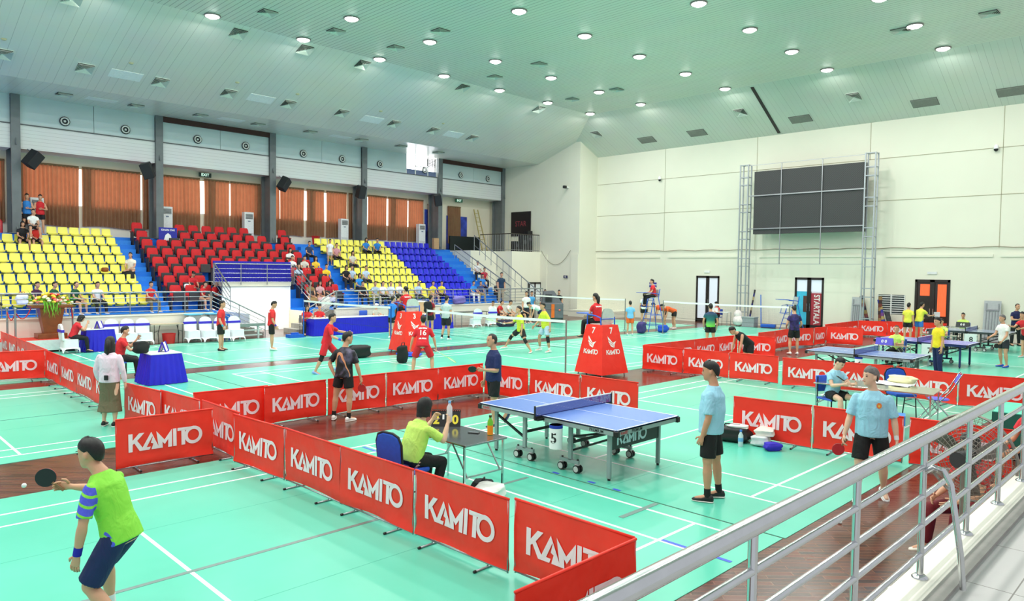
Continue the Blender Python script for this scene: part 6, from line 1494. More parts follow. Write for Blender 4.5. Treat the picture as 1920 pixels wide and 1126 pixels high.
nv_=person('bald man in a navy polo and black shorts holding a black paddle',9.15,9.62,0.006,LF+0.45,
 pose(lean=(0.0,0,1),head=(1,-0.05,-0.05),aL=((0.10,0.10,-1),(0.95,-0.15,0.10)),aR=((0.10,-0.14,-1),(0.30,0.05,-0.95)),lL=((0.10,0.05,-1),(-0.05,0,-1)),lR=((-0.15,-0.05,-1),(-0.75,-0.05,-0.75)),fR=(0.55,-0.05,-0.85),curl={'L':1.0,'R':0.6}),
 H=1.70,shirt=NAVY,legs=(22,22,26),leglen=0.80,shoe=(40,60,96),hair='buzz',hairm=M((48,42,40),0.6),lod=0,fat=1.12,sleeve=0.85)

paddle(nv_['handL'],(-0.72,0.69,0.02),(0.6,0.6,0.6),'black table tennis paddle held at the waist by the bald man in navy')
BKS=bpy.data.materials.new('black_patterned_shirt'); BKS.use_nodes=True; nt=BKS.node_tree; b=nt.nodes['Principled BSDF']; tc=node(nt,'ShaderNodeTexCoord'); n1=node(nt,'ShaderNodeTexNoise'); n1.inputs['Scale'].default_value=4.0; n1.inputs['Detail'].default_value=4; nt.links.new(tc.outputs['Object'],n1.inputs['Vector'])
r=node(nt,'ShaderNodeValToRGB'); r.color_ramp.elements[0].position=0.5; r.color_ramp.elements[0].color=(*lin((16,16,20)),1); r.color_ramp.elements[1].position=0.72; r.color_ramp.elements[1].color=(*lin((120,110,140)),1)
wv=node(nt,'ShaderNodeTexWave'); wv.inputs['Scale'].default_value=1.6; wv.inputs['Distortion'].default_value=3; nt.links.new(tc.outputs['Object'],wv.inputs['Vector']); mp_=mth(nt,'GREATER_THAN',wv.outputs['Fac'],0.985)
nt.links.new(n1.outputs['Fac'],r.inputs[0]); mx=node(nt,'ShaderNodeMix',data_type='RGBA'); nt.links.new(mp_,mx.inputs[0]); nt.links.new(r.outputs[0],mx.inputs[6]); mx.inputs[7].default_value=(*lin((226,150,110)),1); nt.links.new(mx.outputs[2],b.inputs['Base Color']); b.inputs['Roughness'].default_value=0.6
bk_=person('player in a black patterned shirt and shorts seen from behind, red paddle in hand',7.36,11.86,0.0,AW-0.35,
 pose(lean=(0.08,0,1),head=(0.8,-0.55,-0.1),aL=((-0.25,0.45,-0.85),(0.05,-0.42,-0.9)),aR=((0.05,-0.32,-0.95),(0.25,-0.15,-0.95)),lL=((0.0,0.22,-1),(-0.04,0.10,-1)),lR=((0.0,-0.10,-1),(-0.04,0.02,-1)),fL=(1,0.5,0),fR=(1,-0.3,0),curl={'L':0.3,'R':1.0}),
 H=1.68,shirt=BKS,legs=(18,18,20),leglen=0.62,shoe=(238,234,230),sock=(24,24,26),lod=0,fat=1.08,sleeve=0.8)
paddle(bk_['handR'],(0.2,0.0,-0.98),(0.6,0.7,0),'red table tennis paddle hanging in the hand of the black patterned shirt player',(196,36,40))
um_=person('umpire with dark bobbed hair in a neon yellow shirt seated at the steel table',5.32,7.06,0.006,RT+0.75,
 pose(lean=(0.34,0,0.94),head=(1,0,-0.08),neck=(0.4,0,0.9),aR=((0.75,-0.25,-0.62),(0.45,0.22,0.86)),aL=((0.75,0.2,-0.62),(0.6,-0.2,0.78)),lL=((0.95,0.12,-0.16),(-0.12,0,-1)),lR=((0.96,-0.18,-0.14),(-0.28,0,-0.97)),curl=0.9),
 H=1.62,skin=SKL,shirt=(204,244,110),legs=(18,18,20),bottom='trousers',hair='bob',shoe=(30,30,32),seat=0.49,lod=0,fat=1.22,sleeve=0.8)
hb_=um_['handR']; bottle(hb_.x+0.02,hb_.y,hb_.z-0.05,'clear water bottle with a light blue cap held at the mouth of the seated umpire',(226,214,220),(120,180,240),1.1)
LBL=add_folds(M((160,216,238),0.75,0,0.05,6))
BSH=dict(back=None)
ba_=person('man in a light blue shirt and black shorts standing in profile, right of table five',8.23,4.62,0.006,LF-0.5,
 pose(lean=(-0.04,0,1),head=(1,0.12,-0.08),aL=((0.0,0.10,-1),(0.30,-0.02,-0.95)),aR=((0.05,-0.10,-1),(0.25,0.02,-0.95)),lL=((0.02,0.05,-1),(-0.02,0.0,-1)),lR=((-0.10,-0.10,-1),(-0.10,-0.03,-1)),fL=(1,0.1,0),fR=(0.9,0.35,0),curl=0.7),
 H=1.76,shirt=LBL,legs=(16,16,18),leglen=0.84,shoe=(28,28,30),sock=(20,20,22),lod=0,fat=1.28,sleeve=0.85,skin=M((206,150,118),0.55,0,0.04,9))
bb_=person('grey haired man in a light blue shirt walking with a red paddle at right',9.74,3.20,0.006,CAMF-0.45,
 pose(lean=(0.02,0,1),head=(0.62,-0.78,0.0),aR=((0.05,-0.24,-0.95),(0.22,-0.22,-0.95)),aL=((-0.02,0.24,-0.95),(0.10,0.14,-1)),lL=((-0.10,0.14,-1),(-0.42,0.05,-0.9)),lR=((0.22,-0.10,-0.97),(-0.02,-0.02,-1)),fR=(1,-0.1,0.1),fL=(0.85,0.25,-0.3),curl={'L':0.6,'R':1.0}),
 H=1.72,skin=SKL,shirt=LBL,legs=(16,16,18),leglen=0.88,shoe=(240,240,242),hairm=GREYH,lod=0,fat=1.24,sleeve=0.88)
paddle(bb_['handR'],(-0.35,0.45,-0.75),(0.55,0.6,-0.2),'red table tennis paddle in the hand of the grey haired man in light blue',(190,34,44))
wband(bb_,'L',(236,236,240),0.9)
# badge on the shirt
J=bb_['J']; ctr=bb_['M'].inverted()@bb_['pel']
bd=MB(); c=ctr+bb_['up']*0.33+bb_['fwd']*0.137+bb_['lat']*0.075
bd.prism([(0.03*math.cos(2*PI*k/16),0.036*math.sin(2*PI*k/16)) for k in range(16)],c,bb_['lat'],bb_['up'],bb_['fwd'],0.004).obj('badge',M((240,130,60),0.6),bb_['root'])
put_text(MB(),'e',0.05,c+bb_['fwd']*0.006,bb_['lat'],bb_['up'],0,0.002).obj('emblem',M((250,210,90),0.6),bb_['root'])
PK=add_folds(M((238,214,230),0.75,0,0.05,5))
pk_=person('woman with long dark hair in a pale pink blouse and olive skirt, back turned',3.98,14.2,0.006,AW+0.08,
 pose(lean=(0.0,0,1),head=(1,0.1,-0.15),aL=((0.05,0.30,-1),(0.45,-0.02,-0.85)),aR=((-0.02,-0.26,-1),(0.22,-0.06,-0.95)),lL=((0.10,0.04,-1),(-0.14,0,-1)),lR=((-0.05,-0.05,-1),(-0.05,0,-1)),curl=0.5),
 H=1.60,skin=SKL,shirt=PK,longsleeve=True,legs=(112,100,76),bottom='skirt',leglen=0.52,hair='long',shoe=(24,22,24),lod=0,fat=1.15)
t_=pk_['pel']; MB().box(pk_['M'].inverted()@t_+Vector((-0.17,-0.02,0.02)),(0.03,0.07,0.09)).obj('belt_pouch',BLACK,pk_['root'],bevel=0.01)
# middle distance players
def num(txt,size,h,col=(250,240,240),front=False): return (txt,size,h,col,front)
RJ=(222,30,44)
rr_=person('player in red running right with a black knee band and blue wristband',*fl(612,700)[:2],0.006,RT+0.15,
 pose(lean=(0.22,0,0.97),head=(1,0.1,0),aR=((0.35,-0.35,-0.85),(0.85,-0.1,-0.3)),aL=((0.75,0.35,-0.45),(0.95,0.1,-0.15)),lL=((0.62,0.2,-0.75),(0.02,0.05,-1)),lR=((-0.25,-0.12,-0.95),(-0.42,-0.05,-0.9)),fR=(0.9,0,-0.25),curl=0.5),
 H=1.70,shirt=RJ,legs=RJ,leglen=0.85,shoe=(150,180,240),lod=1,sleeve=0.8)
kneepad(rr_,'R'); wband(rr_,'R',(40,80,230))
r16=person('player in a red shirt numbered sixteen crouching, back to the camera',*fl(792,706)[:2],0.006,AW+0.05,
 pose(lean=(0.34,0,0.94),head=(0.9,0.1,0.1),aL=((-0.05,0.38,-0.9),(0.18,0.22,-0.95)),aR=((0.1,-0.42,-0.9),(0.2,-0.2,-0.95)),lL=((0.25,0.34,-0.9),(-0.28,0.08,-1)),lR=((0.30,-0.38,-0.9),(-0.30,-0.05,-1)),curl=0.8),
 H=1.72,shirt=RJ,legs=RJ,leglen=0.85,shoe=(236,236,240),lod=1,sleeve=0.8,back=[num('16',0.20,0.27),num('KIM SON',0.055,0.40),num('HA NAM',0.05,0.12)])
racket(r16['handR'],(0.35,-0.55,-0.35),(0.2,0.3,0.9),'badminton racket in the right hand of the player numbered sixteen')
YG=(216,228,60)
ya=person('left one of the two yellow shirted players, lunging with arm stretched out',*fl(976,660)[:2],0.006,LF+0.35,
 pose(lean=(0.12,0,1),head=(1,0,0.15),aR=((0.6,-0.35,-0.75),(0.96,-0.1,-0.1)),aL=((0.0,0.30,-0.95),(0.15,0.1,-1)),lR=((0.62,-0.52,-0.66),(0.40,-0.30,-0.86)),lL=((-0.10,0.52,-0.85),(-0.45,0.25,-0.85)),fL=(0.6,0.7,0),curl=0.7),
 H=1.74,shirt=YG,legs=(24,26,34),leglen=0.70,shoe=(240,240,236),lod=1,sleeve=0.8)
kneepad(ya,'L'); kneepad(ya,'R'); racket(ya['handR'],(-0.8,0.5,0.25),(0.3,0.1,0.9),'badminton racket of the left yellow shirted player')
yb=person('right one of the two yellow shirted players in pale blue shorts',*fl(1022,660)[:2],0.006,LF+0.45,
 pose(lean=(0.16,0,1),head=(1,0.1,0),aL=((-0.30,0.35,-0.85),(0.05,0.15,-1)),aR=((0.2,-0.3,-0.9),(0.6,0,-0.6)),lR=((0.35,-0.2,-0.9),(-0.15,-0.1,-1)),lL=((0.05,0.28,-0.95),(-0.15,0.05,-1)),curl=0.6),
 H=1.78,shirt=(220,230,64),legs=(190,214,238),leglen=0.75,shoe=(240,240,240),sock=(230,230,230),lod=1,sleeve=0.8)
kneepad(yb,'L',a=0.75,b_=0.35)
for px,py,lb,fc,sh in ((414,657,'left one of two linesmen in red shirts near the entrance',RT+0.1,(30,30,32)),(509,656,'right one of two linesmen in red shirts, before the bright entrance',RT+0.35,(240,240,240))):
    q=person(lb,*fl(px,py)[:2],0.006,fc,pose(lean=(0.05,0,1),head=(1,-0.1,-0.25 if px>450 else -0.02),aR=((0.05,-0.2,-1),(0.45,-0.05,-0.85)),aL=((0.05,0.2,-1),(0.3,0,-0.95)),lL=((0.03,0.08,-1),(0,0.03,-1)),lR=((0.05,-0.10,-1),(-0.02,-0.03,-1))),
     H=1.70,shirt=(226,44,48),legs=(22,22,24),leglen=0.82,shoe=sh,lod=1,sleeve=0.75,back=[num('TRONG TAI',0.05,0.40)]); wband(q,'R',(40,170,200) if px<450 else (60,60,170))
# umpires on chairs
def upc(label,x,y,zs,face,**k): return person(label,x,y,zs-0.45,face,pose(**{**SIT,**dict(lean=(0.12,0,1))}),seat=zs,**k)
upc('umpire in red with hair in a bun sitting on chair three, back turned',15.15,20.36,1.45,PI/2-0.1,H=1.6,shirt=(220,40,46),legs=(24,24,26),bottom='trousers',hair='bun',lod=1,shoe=(30,30,30),back=[num('TRONG TAI',0.05,0.38)])
upc('umpire in red with a dark ponytail sitting on chair seven',15.98,12.58,1.45,PI/2-0.05,H=1.6,shirt=(220,40,46),legs=(24,24,26),bottom='trousers',hair='pony',lod=1,shoe=(30,30,30),back=[num('TRONG TAI',0.05,0.38)])
upc('umpire in a red shirt high on the open blue steel chair',30.0,20.15,1.66,LF+0.05,H=1.7,shirt=(220,40,46),legs=(20,20,22),bottom='trousers',lod=1,shoe=(20,20,20),back=[num('TRONG TAI',0.06,0.38)])
# further players
STD=pose()
def st(label,px,py,face,z=0.006,**k):
    P=k.pop('P',STD); x,y=fl(px,py,z); return person(label,x,y,z,face,P,lod=k.pop('lod',1),**k)
st('boy in light blue shirt and orange shorts left of the tall umpire chair',1181,628,AW,H=1.55,shirt=(120,190,238),legs=(240,104,40),leglen=0.7,shoe=(200,214,224))
BEND=pose(lean=(0.92,0,0.35),head=(0.8,0,-0.6),neck=(0.9,0,0.1),aL=((0.2,0.1,-1),(0.25,0,-1)),aR=((0.2,-0.1,-1),(0.25,0,-1)),lL=((0.12,0.12,-1),(-0.12,0.02,-1)),lR=((0.12,-0.12,-1),(-0.12,-0.02,-1)))
st('left one of two bending players in orange shirts behind the net post',1246,612,LF,P=BEND,shirt=(234,84,34),legs=(24,24,28),shoe=(240,240,240))
st('right one of two bending players in orange with a two on the back',1263,616,LF+0.1,P=BEND,shirt=(240,96,36),legs=(24,24,28),shoe=(240,240,240),back=[num('2',0.2,0.32)])
st('person in white and black standing behind the tall blue umpire chair',1207,608,AW,shirt=(236,238,230),legs=(24,24,28),shoe=(40,40,44))
GG=bpy.data.materials.new('gradient_shirt'); GG.use_nodes=True; nt=GG.node_tree; b=nt.nodes['Principled BSDF']; tc=node(nt,'ShaderNodeTexCoord'); sp=node(nt,'ShaderNodeSeparateXYZ'); nt.links.new(tc.outputs['Object'],sp.inputs[0]); mr=node(nt,'ShaderNodeMapRange'); mr.inputs['From Min'].default_value=0.85; mr.inputs['From Max'].default_value=1.4; nt.links.new(sp.outputs[2],mr.inputs[0]); r=node(nt,'ShaderNodeValToRGB'); r.color_ramp.elements[0].color=(*lin((130,230,70)),1); r.color_ramp.elements[1].color=(*lin((36,60,100)),1); e=r.color_ramp.elements.new(0.5); e.color=(*lin((30,120,110)),1); nt.links.new(mr.outputs[0],r.inputs[0]); nt.links.new(r.outputs[0],b.inputs['Base Color']); b.inputs['Roughness'].default_value=0.7
st('player in a blue to green shirt behind the bent person in black',1331,655,AW-0.15,shirt=GG,legs=(20,20,22),shoe=(40,40,40),H=1.72,P=pose(aL=((0.05,0.3,-0.95),(0.4,-0.1,-0.9)),aR=((0.0,-0.3,-0.95),(0.3,0.05,-0.95))))
st('player in a dark purple patterned shirt and white shoes, back turned',1488,664,AW,shirt=M((44,34,96),0.7,0,0.8,9),legs=(20,20,22),leglen=0.75,shoe=(240,236,236),H=1.74,P=pose(aL=((0.0,0.28,-0.9),(0.75,-0.2,-0.4)),aR=((0.0,-0.28,-0.9),(0.6,0.2,-0.6)),head=(1,0,-0.35),lL=((0.05,0.12,-1),(-0.2,0.05,-1))))
x,y=19.6,10.3
person('person in black bent forward behind the middle banner run',19.35,9.75,0.006,LF+0.25,pose(**{**BEND,'lean':(0.78,0,0.62)}),shirt=(20,20,22),legs=(24,24,26),H=1.66,lod=1,top='tank',shoe=(40,40,40))
YB_=(236,232,80)
st('left one of the yellow shirted pair talking in front of the dark door',1701,640,RT+0.75,shirt=YB_,legs=(24,24,28),H=1.68,shoe=(230,230,230))
st('right one of the yellow shirted pair, in blue shorts, reaching out an arm',1722,640,RT+0.35,shirt=YB_,legs=(60,120,210),H=1.74,shoe=(230,230,230),P=pose(lean=(0.2,0,1),aR=((0.5,-0.2,-0.6),(1,0,0.05)),aL=((0.3,0.2,-0.8),(0.8,0,-0.2))))
st('player in a yellow shirt with navy trousers beside the purple table',1757,706,LF+0.1,shirt=(248,220,40),legs=(24,32,84),bottom='trousers',H=1.70,shoe=(30,40,80),P=pose(head=(1,0.1,-0.05),lL=((0.1,0.08,-1),(-0.15,0,-1)),lR=((-0.05,-0.08,-1),(-0.1,0,-1))))
q=st('grey haired player in a white shirt with bright blue shoes at far right',1880,688,LF+0.15,shirt=(244,240,234),legs=(40,44,52),H=1.68,leglen=0.68,shoe=(36,90,214),hairm=GREYH,P=pose(lean=(0.10,0,1),aL=((0.15,0.1,-0.95),(0.55,-0.1,-0.75)),aR=((0.2,-0.2,-0.9),(0.8,0,-0.4)),lL=((0.12,0.12,-1),(-0.15,0,-1)),lR=((-0.02,-0.12,-1),(-0.15,0,-1)),curl=1.0)); paddle(q['handL'],(-0.3,0.5,-0.6),(0.6,0.5,0),'dark paddle of the grey haired player in white')
q=person('player partly cut by the right edge holding a red paddle',31.2,5.15,0.006,LF+0.3,pose(lean=(0.35,0,0.94),aR=((0.6,-0.1,-0.6),(0.9,0,0.1)),aL=((0.6,0.1,-0.6),(0.9,0,-0.1)),curl=1.0),H=1.68,shirt=(220,40,50),legs=(24,24,26),lod=1,shoe=(230,230,230)); paddle(q['handR'],(-0.7,0.7,0.1),(0.5,0.5,0.4),'red paddle at the right edge of the photo',(200,30,40))
st('man in a navy polo and black trousers with folded arms by the end wall',1903,648,CAMF+0.05,shirt=(26,32,80),legs=(18,18,20),bottom='trousers',H=1.76,shoe=(24,24,26),fat=1.1,hair='buzz',P=pose(aL=((0.25,0.25,-0.85),(0.55,-0.85,0.05)),aR=((0.25,-0.25,-0.85),(0.6,0.85,0.0)),lL=((0,0.12,-1),(0,0.05,-1)),lR=((0,-0.12,-1),(0,-0.05,-1))))
def sitp(label,x,y,zs,face,P=None,foot=None,**k):
    return person(label,x,y,zs-0.45 if foot is None else foot,face,P or SIT,seat=zs,lod=k.pop('lod',1),**k)
NEON=(214,246,120)
def small_chair(x,y,face,label,zs=0.45,col=(60,100,210)):
    t_=thing('plain_chair',label,'chair',(x,y,0),face-PI/2*3); MB().bb(-0.2,0.2,-0.2,0.2,zs-0.04,zs).obj('seat',M(col,0.6),t_,bevel=0.01); MB().bb(-0.2,0.2,0.2,0.24,zs+0.1,zs+0.42).obj('backrest',M(col,0.6),t_,bevel=0.01)
    for sx in(-1,1):
        for sy in(-1,1): MB().tube([(sx*0.18,sy*0.19,0),(sx*0.18,sy*0.19,zs-0.02 if sy<0 else zs+0.4)],0.011,6).obj('leg',BLACK,t_)
DESK=pose(**{**SIT,'lean':(0.22,0,1),'aL':((0.6,0.2,-0.75),(0.85,-0.25,0.05)),'aR':((0.6,-0.2,-0.75),(0.85,0.25,0.05))})
for x,y,lb,hr,cl in ((24.95,7.5,'umpire in neon yellow with receding hair seated facing the camera','buzz',''),(30.5,7.65,'woman umpire in neon yellow seated behind the purple table','bun',''),(36.2,8.25,'umpire in neon yellow seated at the farthest table by the wall','short','')):
    sitp(lb,x,y,0.46,PI,DESK,H=1.64,shirt=NEON,legs=(24,24,26),bottom='trousers',hair=hr,shoe=(30,30,30),hairm=None if hr!='buzz' else M((60,50,46),0.6)); small_chair(x+0.02,y,PI,'blue chair under the '+{'buzz':'balding','bun':'woman','short':'farthest'}[hr]+' neon shirted umpire')
for x,y,tx,lb in ((24.2,7.65,(80,70,200),'purple score board with a white card on the table of the balding umpire'),(29.8,7.65,(30,30,34),'black flip score board in front of the woman umpire'),(35.4,8.1,(30,30,34),'black flip score board in front of the farthest umpire')):
    t_=thing('flip_scoreboard',lb,'score board',(x,y,0.72),PI/2*3); MB().add([(-0.25,-0.09,0),(0.25,-0.09,0),(0.25,0.09,0),(-0.25,0.09,0),(-0.25,0,0.22),(0.25,0,0.22)],[(0,1,5,4),(2,3,4,5),(1,2,5),(3,0,4),(0,3,2,1)]).obj('board',M(tx,0.5),t_)
    put_text(MB(),'0 0',0.13,(0,-0.055,0.11),(1,0,0),(0,0.38,0.92),0,0.004).obj('numeral',WHITE,t_)
# phone user behind the right blue shirted man
sitp('boy with a dark fringe in a light blue shirt looking at a phone',14.6,5.55,0.46,CAMF+0.35,pose(**{**SIT,'head':(0.8,0.1,-0.5),'aR':((0.55,-0.2,-0.75),(0.8,0.25,0.2)),'aL':((0.55,0.2,-0.75),(0.8,-0.3,0.2))}),H=1.62,shirt=LBL,legs=(20,20,24),shoe=(240,240,240),lod=0,skin=SKL); small_chair(14.62,5.57,CAMF+0.35,'chair under the boy looking at a phone')
p=_todo and None
t_=thing('phone','black phone in a case in the hands of the boy in light blue','phone',(14.05,5.2,0.93),0.8); MB().box((0,0,0),(0.08,0.16,0.012),rot=Matrix.Rotation(0.6,3,'X')).obj('body',BLACK,t_); MB().box((0,0.005,0.008),(0.07,0.145,0.002),rot=Matrix.Rotation(0.6,3,'X')).obj('screen',M((60,64,72),0.1),t_)
sitp('smiling man in a red shirt seated at the right edge behind the railing',11.75,1.75,0.46,LF+0.15,pose(**{**SIT,'lean':(0.2,0,1)}),H=1.70,shirt=(226,50,62),legs=(24,28,40),shoe=(40,40,44),lod=0,fat=1.1); small_chair(11.75,1.72,LF+0.15,'chair under the smiling man in red at the right edge')
sitp('person in dark red trousers and cream shoes seated behind the big fan',8.55,1.78,0.47,LF+0.2,pose(**{**SIT,'lean':(0.12,0,1)}),H=1.62,shirt=(196,50,50),legs=(110,18,30),bottom='trousers',hair='bob',shoe=(240,230,216),lod=1)
# officials along the far side
sitp('woman in red leaning on the far square blue table, hand at her head',6.42,26.75,0.46,-0.15,pose(**{**DESK,'lean':(0.35,0,0.94),'aR':((0.6,-0.3,-0.5),(0.35,0.3,0.9)),'head':(0.9,0.1,-0.4)}),foot=0.006,H=1.6,shirt=(216,40,50),legs=(22,22,26),bottom='trousers',hair='bob',shoe=(30,30,30))
sitp('man in red wearing a white face mask beside the near square blue table',5.82,20.0,0.46,-0.25,pose(**{**DESK,'aL':((0.6,0.2,-0.5),(0.5,-0.1,0.7))}),foot=0.006,H=1.7,shirt=(214,40,46),legs=(22,22,26),bottom='trousers',mask=(244,246,248),shoe=(30,30,30)); small_chair(5.8,20.02,-0.25,'chair under the masked man in red'); 
blob('backpack',(5.95,18.75,0.755),(0.34,0.26,0.30),'black backpack standing on the near square blue table','bag',(26,26,28),0.2,41)
person('helper in a yellow shirt bending over behind the left banner',3.85,26.6,0.36,RT+0.5,pose(**{**BEND,'lean':(0.8,0,0.6)}),H=1.66,shirt=(246,224,90),legs=(24,24,28),lod=1,shoe=(30,30,30),bottom='trousers')
for x,hr,lb in ((15.5,'long','woman in red seated at the left end of the long blue table'),(16.1,'short','man in red seated second at the long blue table')):
    sitp(lb,x,28.0,0.46,-PI/2-0.2,DESK,foot=0.006,H=1.64,shirt=(212,34,44),legs=(22,22,26),bottom='trousers',hair=hr,shoe=(30,30,30))
small_chair(15.48,28.02,-PI/2-0.2,'folding chair under the woman in red at the long blue table',0.44,(160,164,168))
st('man in a bright blue shirt standing left of umpire chair three',735,634,AW-0.6,shirt=(44,132,224),legs=(24,26,34),H=1.74,shoe=(236,236,240))
sitp('person in a white cap and grey shirt seated left of umpire chair three',19.0,28.0,0.46,-PI/2,DESK,foot=0.006,shirt=(196,196,184),legs=(30,30,34),bottom='trousers',cap=(240,240,240),H=1.6)
st('person in a maroon jacket standing behind umpire chair three',746,622,AW-0.3,shirt=(120,24,40),legs=(24,24,28),H=1.72,shoe=(40,40,40))
st('young man in a maroon shirt and black backpack right of umpire chair three',806,628,AW-0.5,shirt=(150,28,44),legs=(26,24,30),H=1.74,shoe=(190,190,190)); 
x,y=fl(799,628); blob('backpack',(x-0.10,y-0.22,1.0),(0.34,0.26,0.5),'black backpack on the back of the young man in maroon','bag',(26,26,28),-0.3,42)
sitp('man in red seated behind the blue-skirted table right of chair three',21.7,28.0,0.46,-PI/2-0.3,DESK,foot=0.006,shirt=(222,44,40),legs=(24,24,28),H=1.66)
st('man in a grey shirt and black shorts standing on the far court',836,637,AW-0.4,shirt=(190,204,204),legs=(26,22,32),H=1.80,leglen=0.8,shoe=(236,236,240),sock=(20,20,22),P=pose(aL=((0.1,0.3,-0.9),(0.6,0.3,-0.5)),lL=((0.15,0.12,-1),(-0.35,0,-0.95))))
for i,(x,c,l,hr,fc) in enumerate(((25.9,(236,238,234),'in a white shirt leaning forward, first from the left','short',-2.0),(26.35,(206,36,44),'in a red vest, bald, second from the left','buzz',-1.2),(27.0,(240,238,232),'in a white shirt and black trousers, third from the left','short',-1.2),(28.3,(240,242,240),'in a white shirt facing the court, fourth from the left','short',-1.7))):
    sitp('spectator on the courtside bench '+l,x,27.45,0.46,fc,pose(**{**SIT,'lean':(0.35,0,0.94),'head':(0.9,0,-0.25)}),foot=0.0,H=1.68,shirt=c,legs=(28,28,36),hair=hr,lod=2,shoe=(220,220,226))
t_=thing('bench','low bench under the players sitting at the far side','bench',(27.1,27.5,0),0); MB().bb(-1.6,1.6,-0.18,0.18,0.40,0.45).obj('seat',M((150,150,150),0.5),t_)
for sx in (-1,1): MB().bb(sx*1.4-0.03,sx*1.4+0.03,-0.16,0.16,0,0.40).obj('leg',STEEL2,t_)
st('young man in a white shirt standing right of the courtside bench',986,606,CAMF+0.2,shirt=(242,240,236),legs=(40,48,60),bottom='trousers',H=1.74,lod=2,shoe=(220,220,220))
st('person in light blue standing behind the right end of the courtside bench',996,602,CAMF+0.3,shirt=(80,170,230),legs=(30,32,40),bottom='trousers',H=1.7,lod=2)
st('person in white bending over in front of the grey orange machine',1012,612,LF+0.3,P=BEND,shirt=(240,238,236),legs=(26,36,80),H=1.7,lod=2,shoe=(40,40,40))
for px,lb in ((1022,'left'),(1048,'right')):
    x,z=onX(px,555,33.0); person('%s one of two young people in black behind the grey orange machine'%lb,33.0,x,0.0,CAMF,STD,H=1.72,shirt=(26,26,30),legs=(30,30,34),bottom='trousers',lod=2)
sitp('person in red with a black hat at the small table by the left glass door',36.6,20.35,0.46,PI,DESK,foot=0.0,shirt=(206,36,44),legs=(22,22,26),bottom='trousers',cap=(24,24,26),H=1.62); small_chair(36.62,20.35,PI,'chair under the person in red with a black hat')
# spectators in the stands
def spec(px,k,label,shirt,legs,face=-PI/2-0.3,P=None,hair='short',dx=0.0,red=False,**kw):
    X=onY(px,500,ROWY(k)+0.1)[0]; return person(label,X,ROWY(k)+0.17,TRZ(k),face,P or SIT,seat=ROWZ(k)+(0.05 if red else 0.01),shirt=shirt,legs=legs,hair=hair,lod=2,H=kw.pop('H',1.64),**kw)
W_=(242,242,240); DKT=(30,30,36)
SA=-PI/2-0.25; SB_=-PI/2+0.5
spec(66,1,'man in a dark purple polo in the front row of the left block',(66,24,58),(60,50,60),SB_,bottom='trousers',hair='short')
spec(98,1,'left one of two men in dark green shirts in the front row',(20,84,56),(24,24,28),SB_+0.2)
spec(138,1,'right one of two men in dark green shirts in the front row',(20,84,56),(24,24,28),SB_+0.2,hair='buzz')
spec(181,1,'man in a white shirt and black trousers in the front row',W_,(24,24,26),SB_-0.3,bottom='trousers')
spec(281,1,'man in a red polo and khaki trousers alone in the front row',(218,36,40),(110,96,70),SA+0.5,bottom='trousers')
spec(247,4,'woman in a cream blouse reading on the end seat of the left block',(240,232,214),(24,24,26),SA-0.3,bottom='skirt',leglen=0.8,hair='pony')
spec(43,7,'woman with a dark bob in black sitting high in the left block',(22,22,26),(24,22,24),SA+0.3,hair='bob')
spec(68,7,'boy in a red football shirt sitting high in the left block',(222,48,40),(30,28,40),SA+0.3,H=1.5)
x=onY(60,420,36.2)[0]; person('boy in white sitting on the back ledge above the boy in red',x,36.1,TRZ(7)+0.2,SA+0.3,SIT,seat=ROWZ(8)+0.15,shirt=W_,legs=(40,40,44),lod=2,H=1.6)
for px,c,l in ((50,(50,130,210),'man in a blue shirt standing by the first column with crossed arms'),(75,(214,36,46),'man in a red sleeveless shirt standing high beside the curtain')):
    x=onY(px,400,37.4)[0]; person(l,x,37.4,4.2,SA+0.3,pose(aL=((0.2,0.25,-0.85),(0.5,-0.85,0.05)),aR=((0.2,-0.25,-0.85),(0.6,0.85,0)) if px<50 else ((0,-0.2,-1),(0.2,0,-1))),shirt=c,legs=(20,22,28),lod=2,H=1.74,shoe=(230,230,230),top='tee' if px<50 else 'tank')
# red block
spec(361,2,'woman in red looking down at a phone among the red seats',(214,36,50),(110,112,116),SA+0.3,pose(**{**SIT,'head':(0.85,0,-0.5)}),hair='bun',red=True,bottom='trousers')
spec(377,1,'man in a red shirt and shorts leaning forward in the red block',(220,34,42),(200,150,120),SB_,pose(**{**SIT,'lean':(0.4,0,0.9)}),red=True)
spec(401,1,'woman in a red shirt at the right end of the lower red seats',(220,34,42),(26,26,34),SB_+0.2,red=True,hair='pony',bottom='trousers')
R_=[(544,5,'woman with long hair in a white blouse, highest right of the small balcony',W_,(40,40,44),'long'),(548,4,'person in a white shirt just above the stair rail',W_,(60,60,64),'short'),(571,4,'man in a pale grey shirt right of the small balcony',(214,210,200),(30,30,34),'short'),(592,4,'woman in a yellow shirt with black sleeves',(244,200,60),(24,24,26),'long'),
(560,3,'person in a light blue shirt with a black bag on the lap',(196,214,236),(40,44,60),'short'),(612,3,'man in a yellow shirt among the red seats',(246,206,50),(24,24,28),'short'),(582,1,'woman in an olive dress with crossed legs',(150,120,76),(150,120,76),'long'),(600,1,'woman in a pink patterned dress laughing',(214,170,170),(214,170,170),'long'),(618,1,'woman in a dark red top seen from the side',(176,30,50),(190,190,214),'long'),(580,6,'person in dark blue high beside the red seats',(40,60,100),(30,30,36),'short')]
for px,k,l,c,lg,hr in R_:
    spec(px,k,l,c,lg,SA+0.1,hair=hr,red=px<625,bottom='skirt' if k==1 else 'trousers',leglen=0.5)
x=onY(608,470,ROWY(7))[0]; person('small boy in white standing on the steps by the yellow seats',x,ROWY(6)+0.1,TRZ(6),SA,STD,shirt=W_,legs=(190,186,180),lod=2,H=1.45)
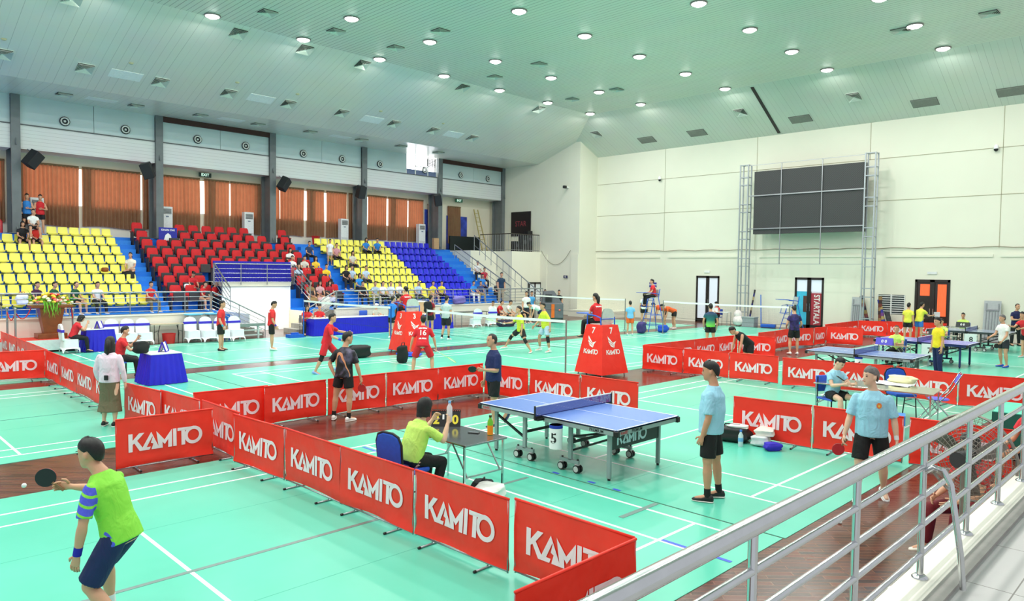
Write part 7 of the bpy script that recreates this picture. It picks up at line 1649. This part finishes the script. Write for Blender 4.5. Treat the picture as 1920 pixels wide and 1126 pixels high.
Y_=[(631,6,'man in a pink polo shirt in the middle yellow block',(214,150,160),(40,40,44),'short'),(661,5,'long haired child in the middle yellow block',(220,214,200),(60,60,70),'long'),(686,7,'woman in bright blue high in the middle yellow block',(40,130,214),(24,24,30),'long'),(708,7,'man in bright blue right of the woman in blue, high up',(40,130,214),(24,24,30),'short'),
(649,3,'woman in a black top in the middle yellow block',(24,24,28),(40,40,44),'bob'),(660,3,'man in pale blue beside the woman in black',(184,206,230),(40,44,60),'short'),(686,3,'man in a pale blue shirt sitting alone, third row',(190,212,236),(60,60,66),'short'),(674,2,'person in bright blue looking down, second row',(40,140,220),(30,30,36),'bob'),
(680,1,'man in a black shirt at the left of the front row, middle block',(24,24,28),(24,24,26),'short'),(704,1,'man in a grey blue shirt, front row, second from the left',(170,190,206),(190,180,150),'short'),(718,1,'man in a white shirt, front row, third from the left',W_,(30,30,34),'short'),(734,1,'man in a striped white shirt, front row, fourth from the left',(220,228,240),(190,190,190),'short'),(749,1,'man in white with a cap, front row, holding a phone',W_,(30,30,34),'short'),
(785,1,'man in a pale blue shirt behind umpire chair three',(186,210,236),(60,64,80),'short'),(812,1,'left one of two spectators in yellow and blue shirts',(230,214,60),(190,150,130),'short'),(829,1,'right one of two spectators in yellow and blue shirts',(236,220,60),(24,24,30),'short'),
(888,1,'left one of two men in blue shirts and pale trousers',(50,140,220),(236,232,224),'short'),(902,1,'right one of two men at the front, dark shirt, khaki trousers',(60,80,130),(190,170,120),'short'),(932,1,'man in black leaning forward near the right end stair',(30,30,36),(30,30,34),'short'),(905,2,'man in a bright blue shirt in the second row at right',(50,140,226),(50,40,60),'short'),(909,3,'child in red half hidden behind the man in blue',(200,40,60),(40,40,44),'short'),(896,4,'man in a white shirt crouching on the blue steps',(236,236,236),(24,24,26),'short')]
for px,k,l,c,lg,hr in Y_:
    spec(px,k,l,c,lg,SA-0.05+0.2*math.sin(px),hair=hr,bottom='trousers' if sum(lg)<400 or k>0 else 'shorts',cap=(110,100,80) if px==749 else None)
x,z=onX(950,552,29.4); person('man in a dark teal polo and khaki trousers standing by the stair rail',29.2,28.95+1.2,TRZ(1),SA-0.2,STD,shirt=(24,52,80),legs=(176,156,124),bottom='trousers',lod=1,H=1.78,shoe=(40,36,34))
# ----------------------------------------------------------------- grow the surfaces, then add the fingers
dg=bpy.context.evaluated_depsgraph_get(); dg.update()
for o,extra,smo in _todo:
    me=bpy.data.meshes.new_from_object(o.evaluated_get(dg),depsgraph=dg); mats=[m_ for m_ in o.data.materials]
    if extra:
        bm=bmesh.new(); bm.from_mesh(me); nv0=[bm.verts.new(v) for v in extra.v]; bm.verts.ensure_lookup_table()
        for f_ in extra.f:
            try: bm.faces.new([nv0[i] for i in f_])
            except Exception: pass
        bm.to_mesh(me); bm.free()
    me.materials.clear()
    for m_ in mats: me.materials.append(m_)
    me.polygons.foreach_set('material_index',[0]*len(me.polygons)); me.polygons.foreach_set('use_smooth',[True]*len(me.polygons))
    old=o.data; nm=o.name; o.modifiers.clear(); o.data=me; bpy.data.meshes.remove(old)
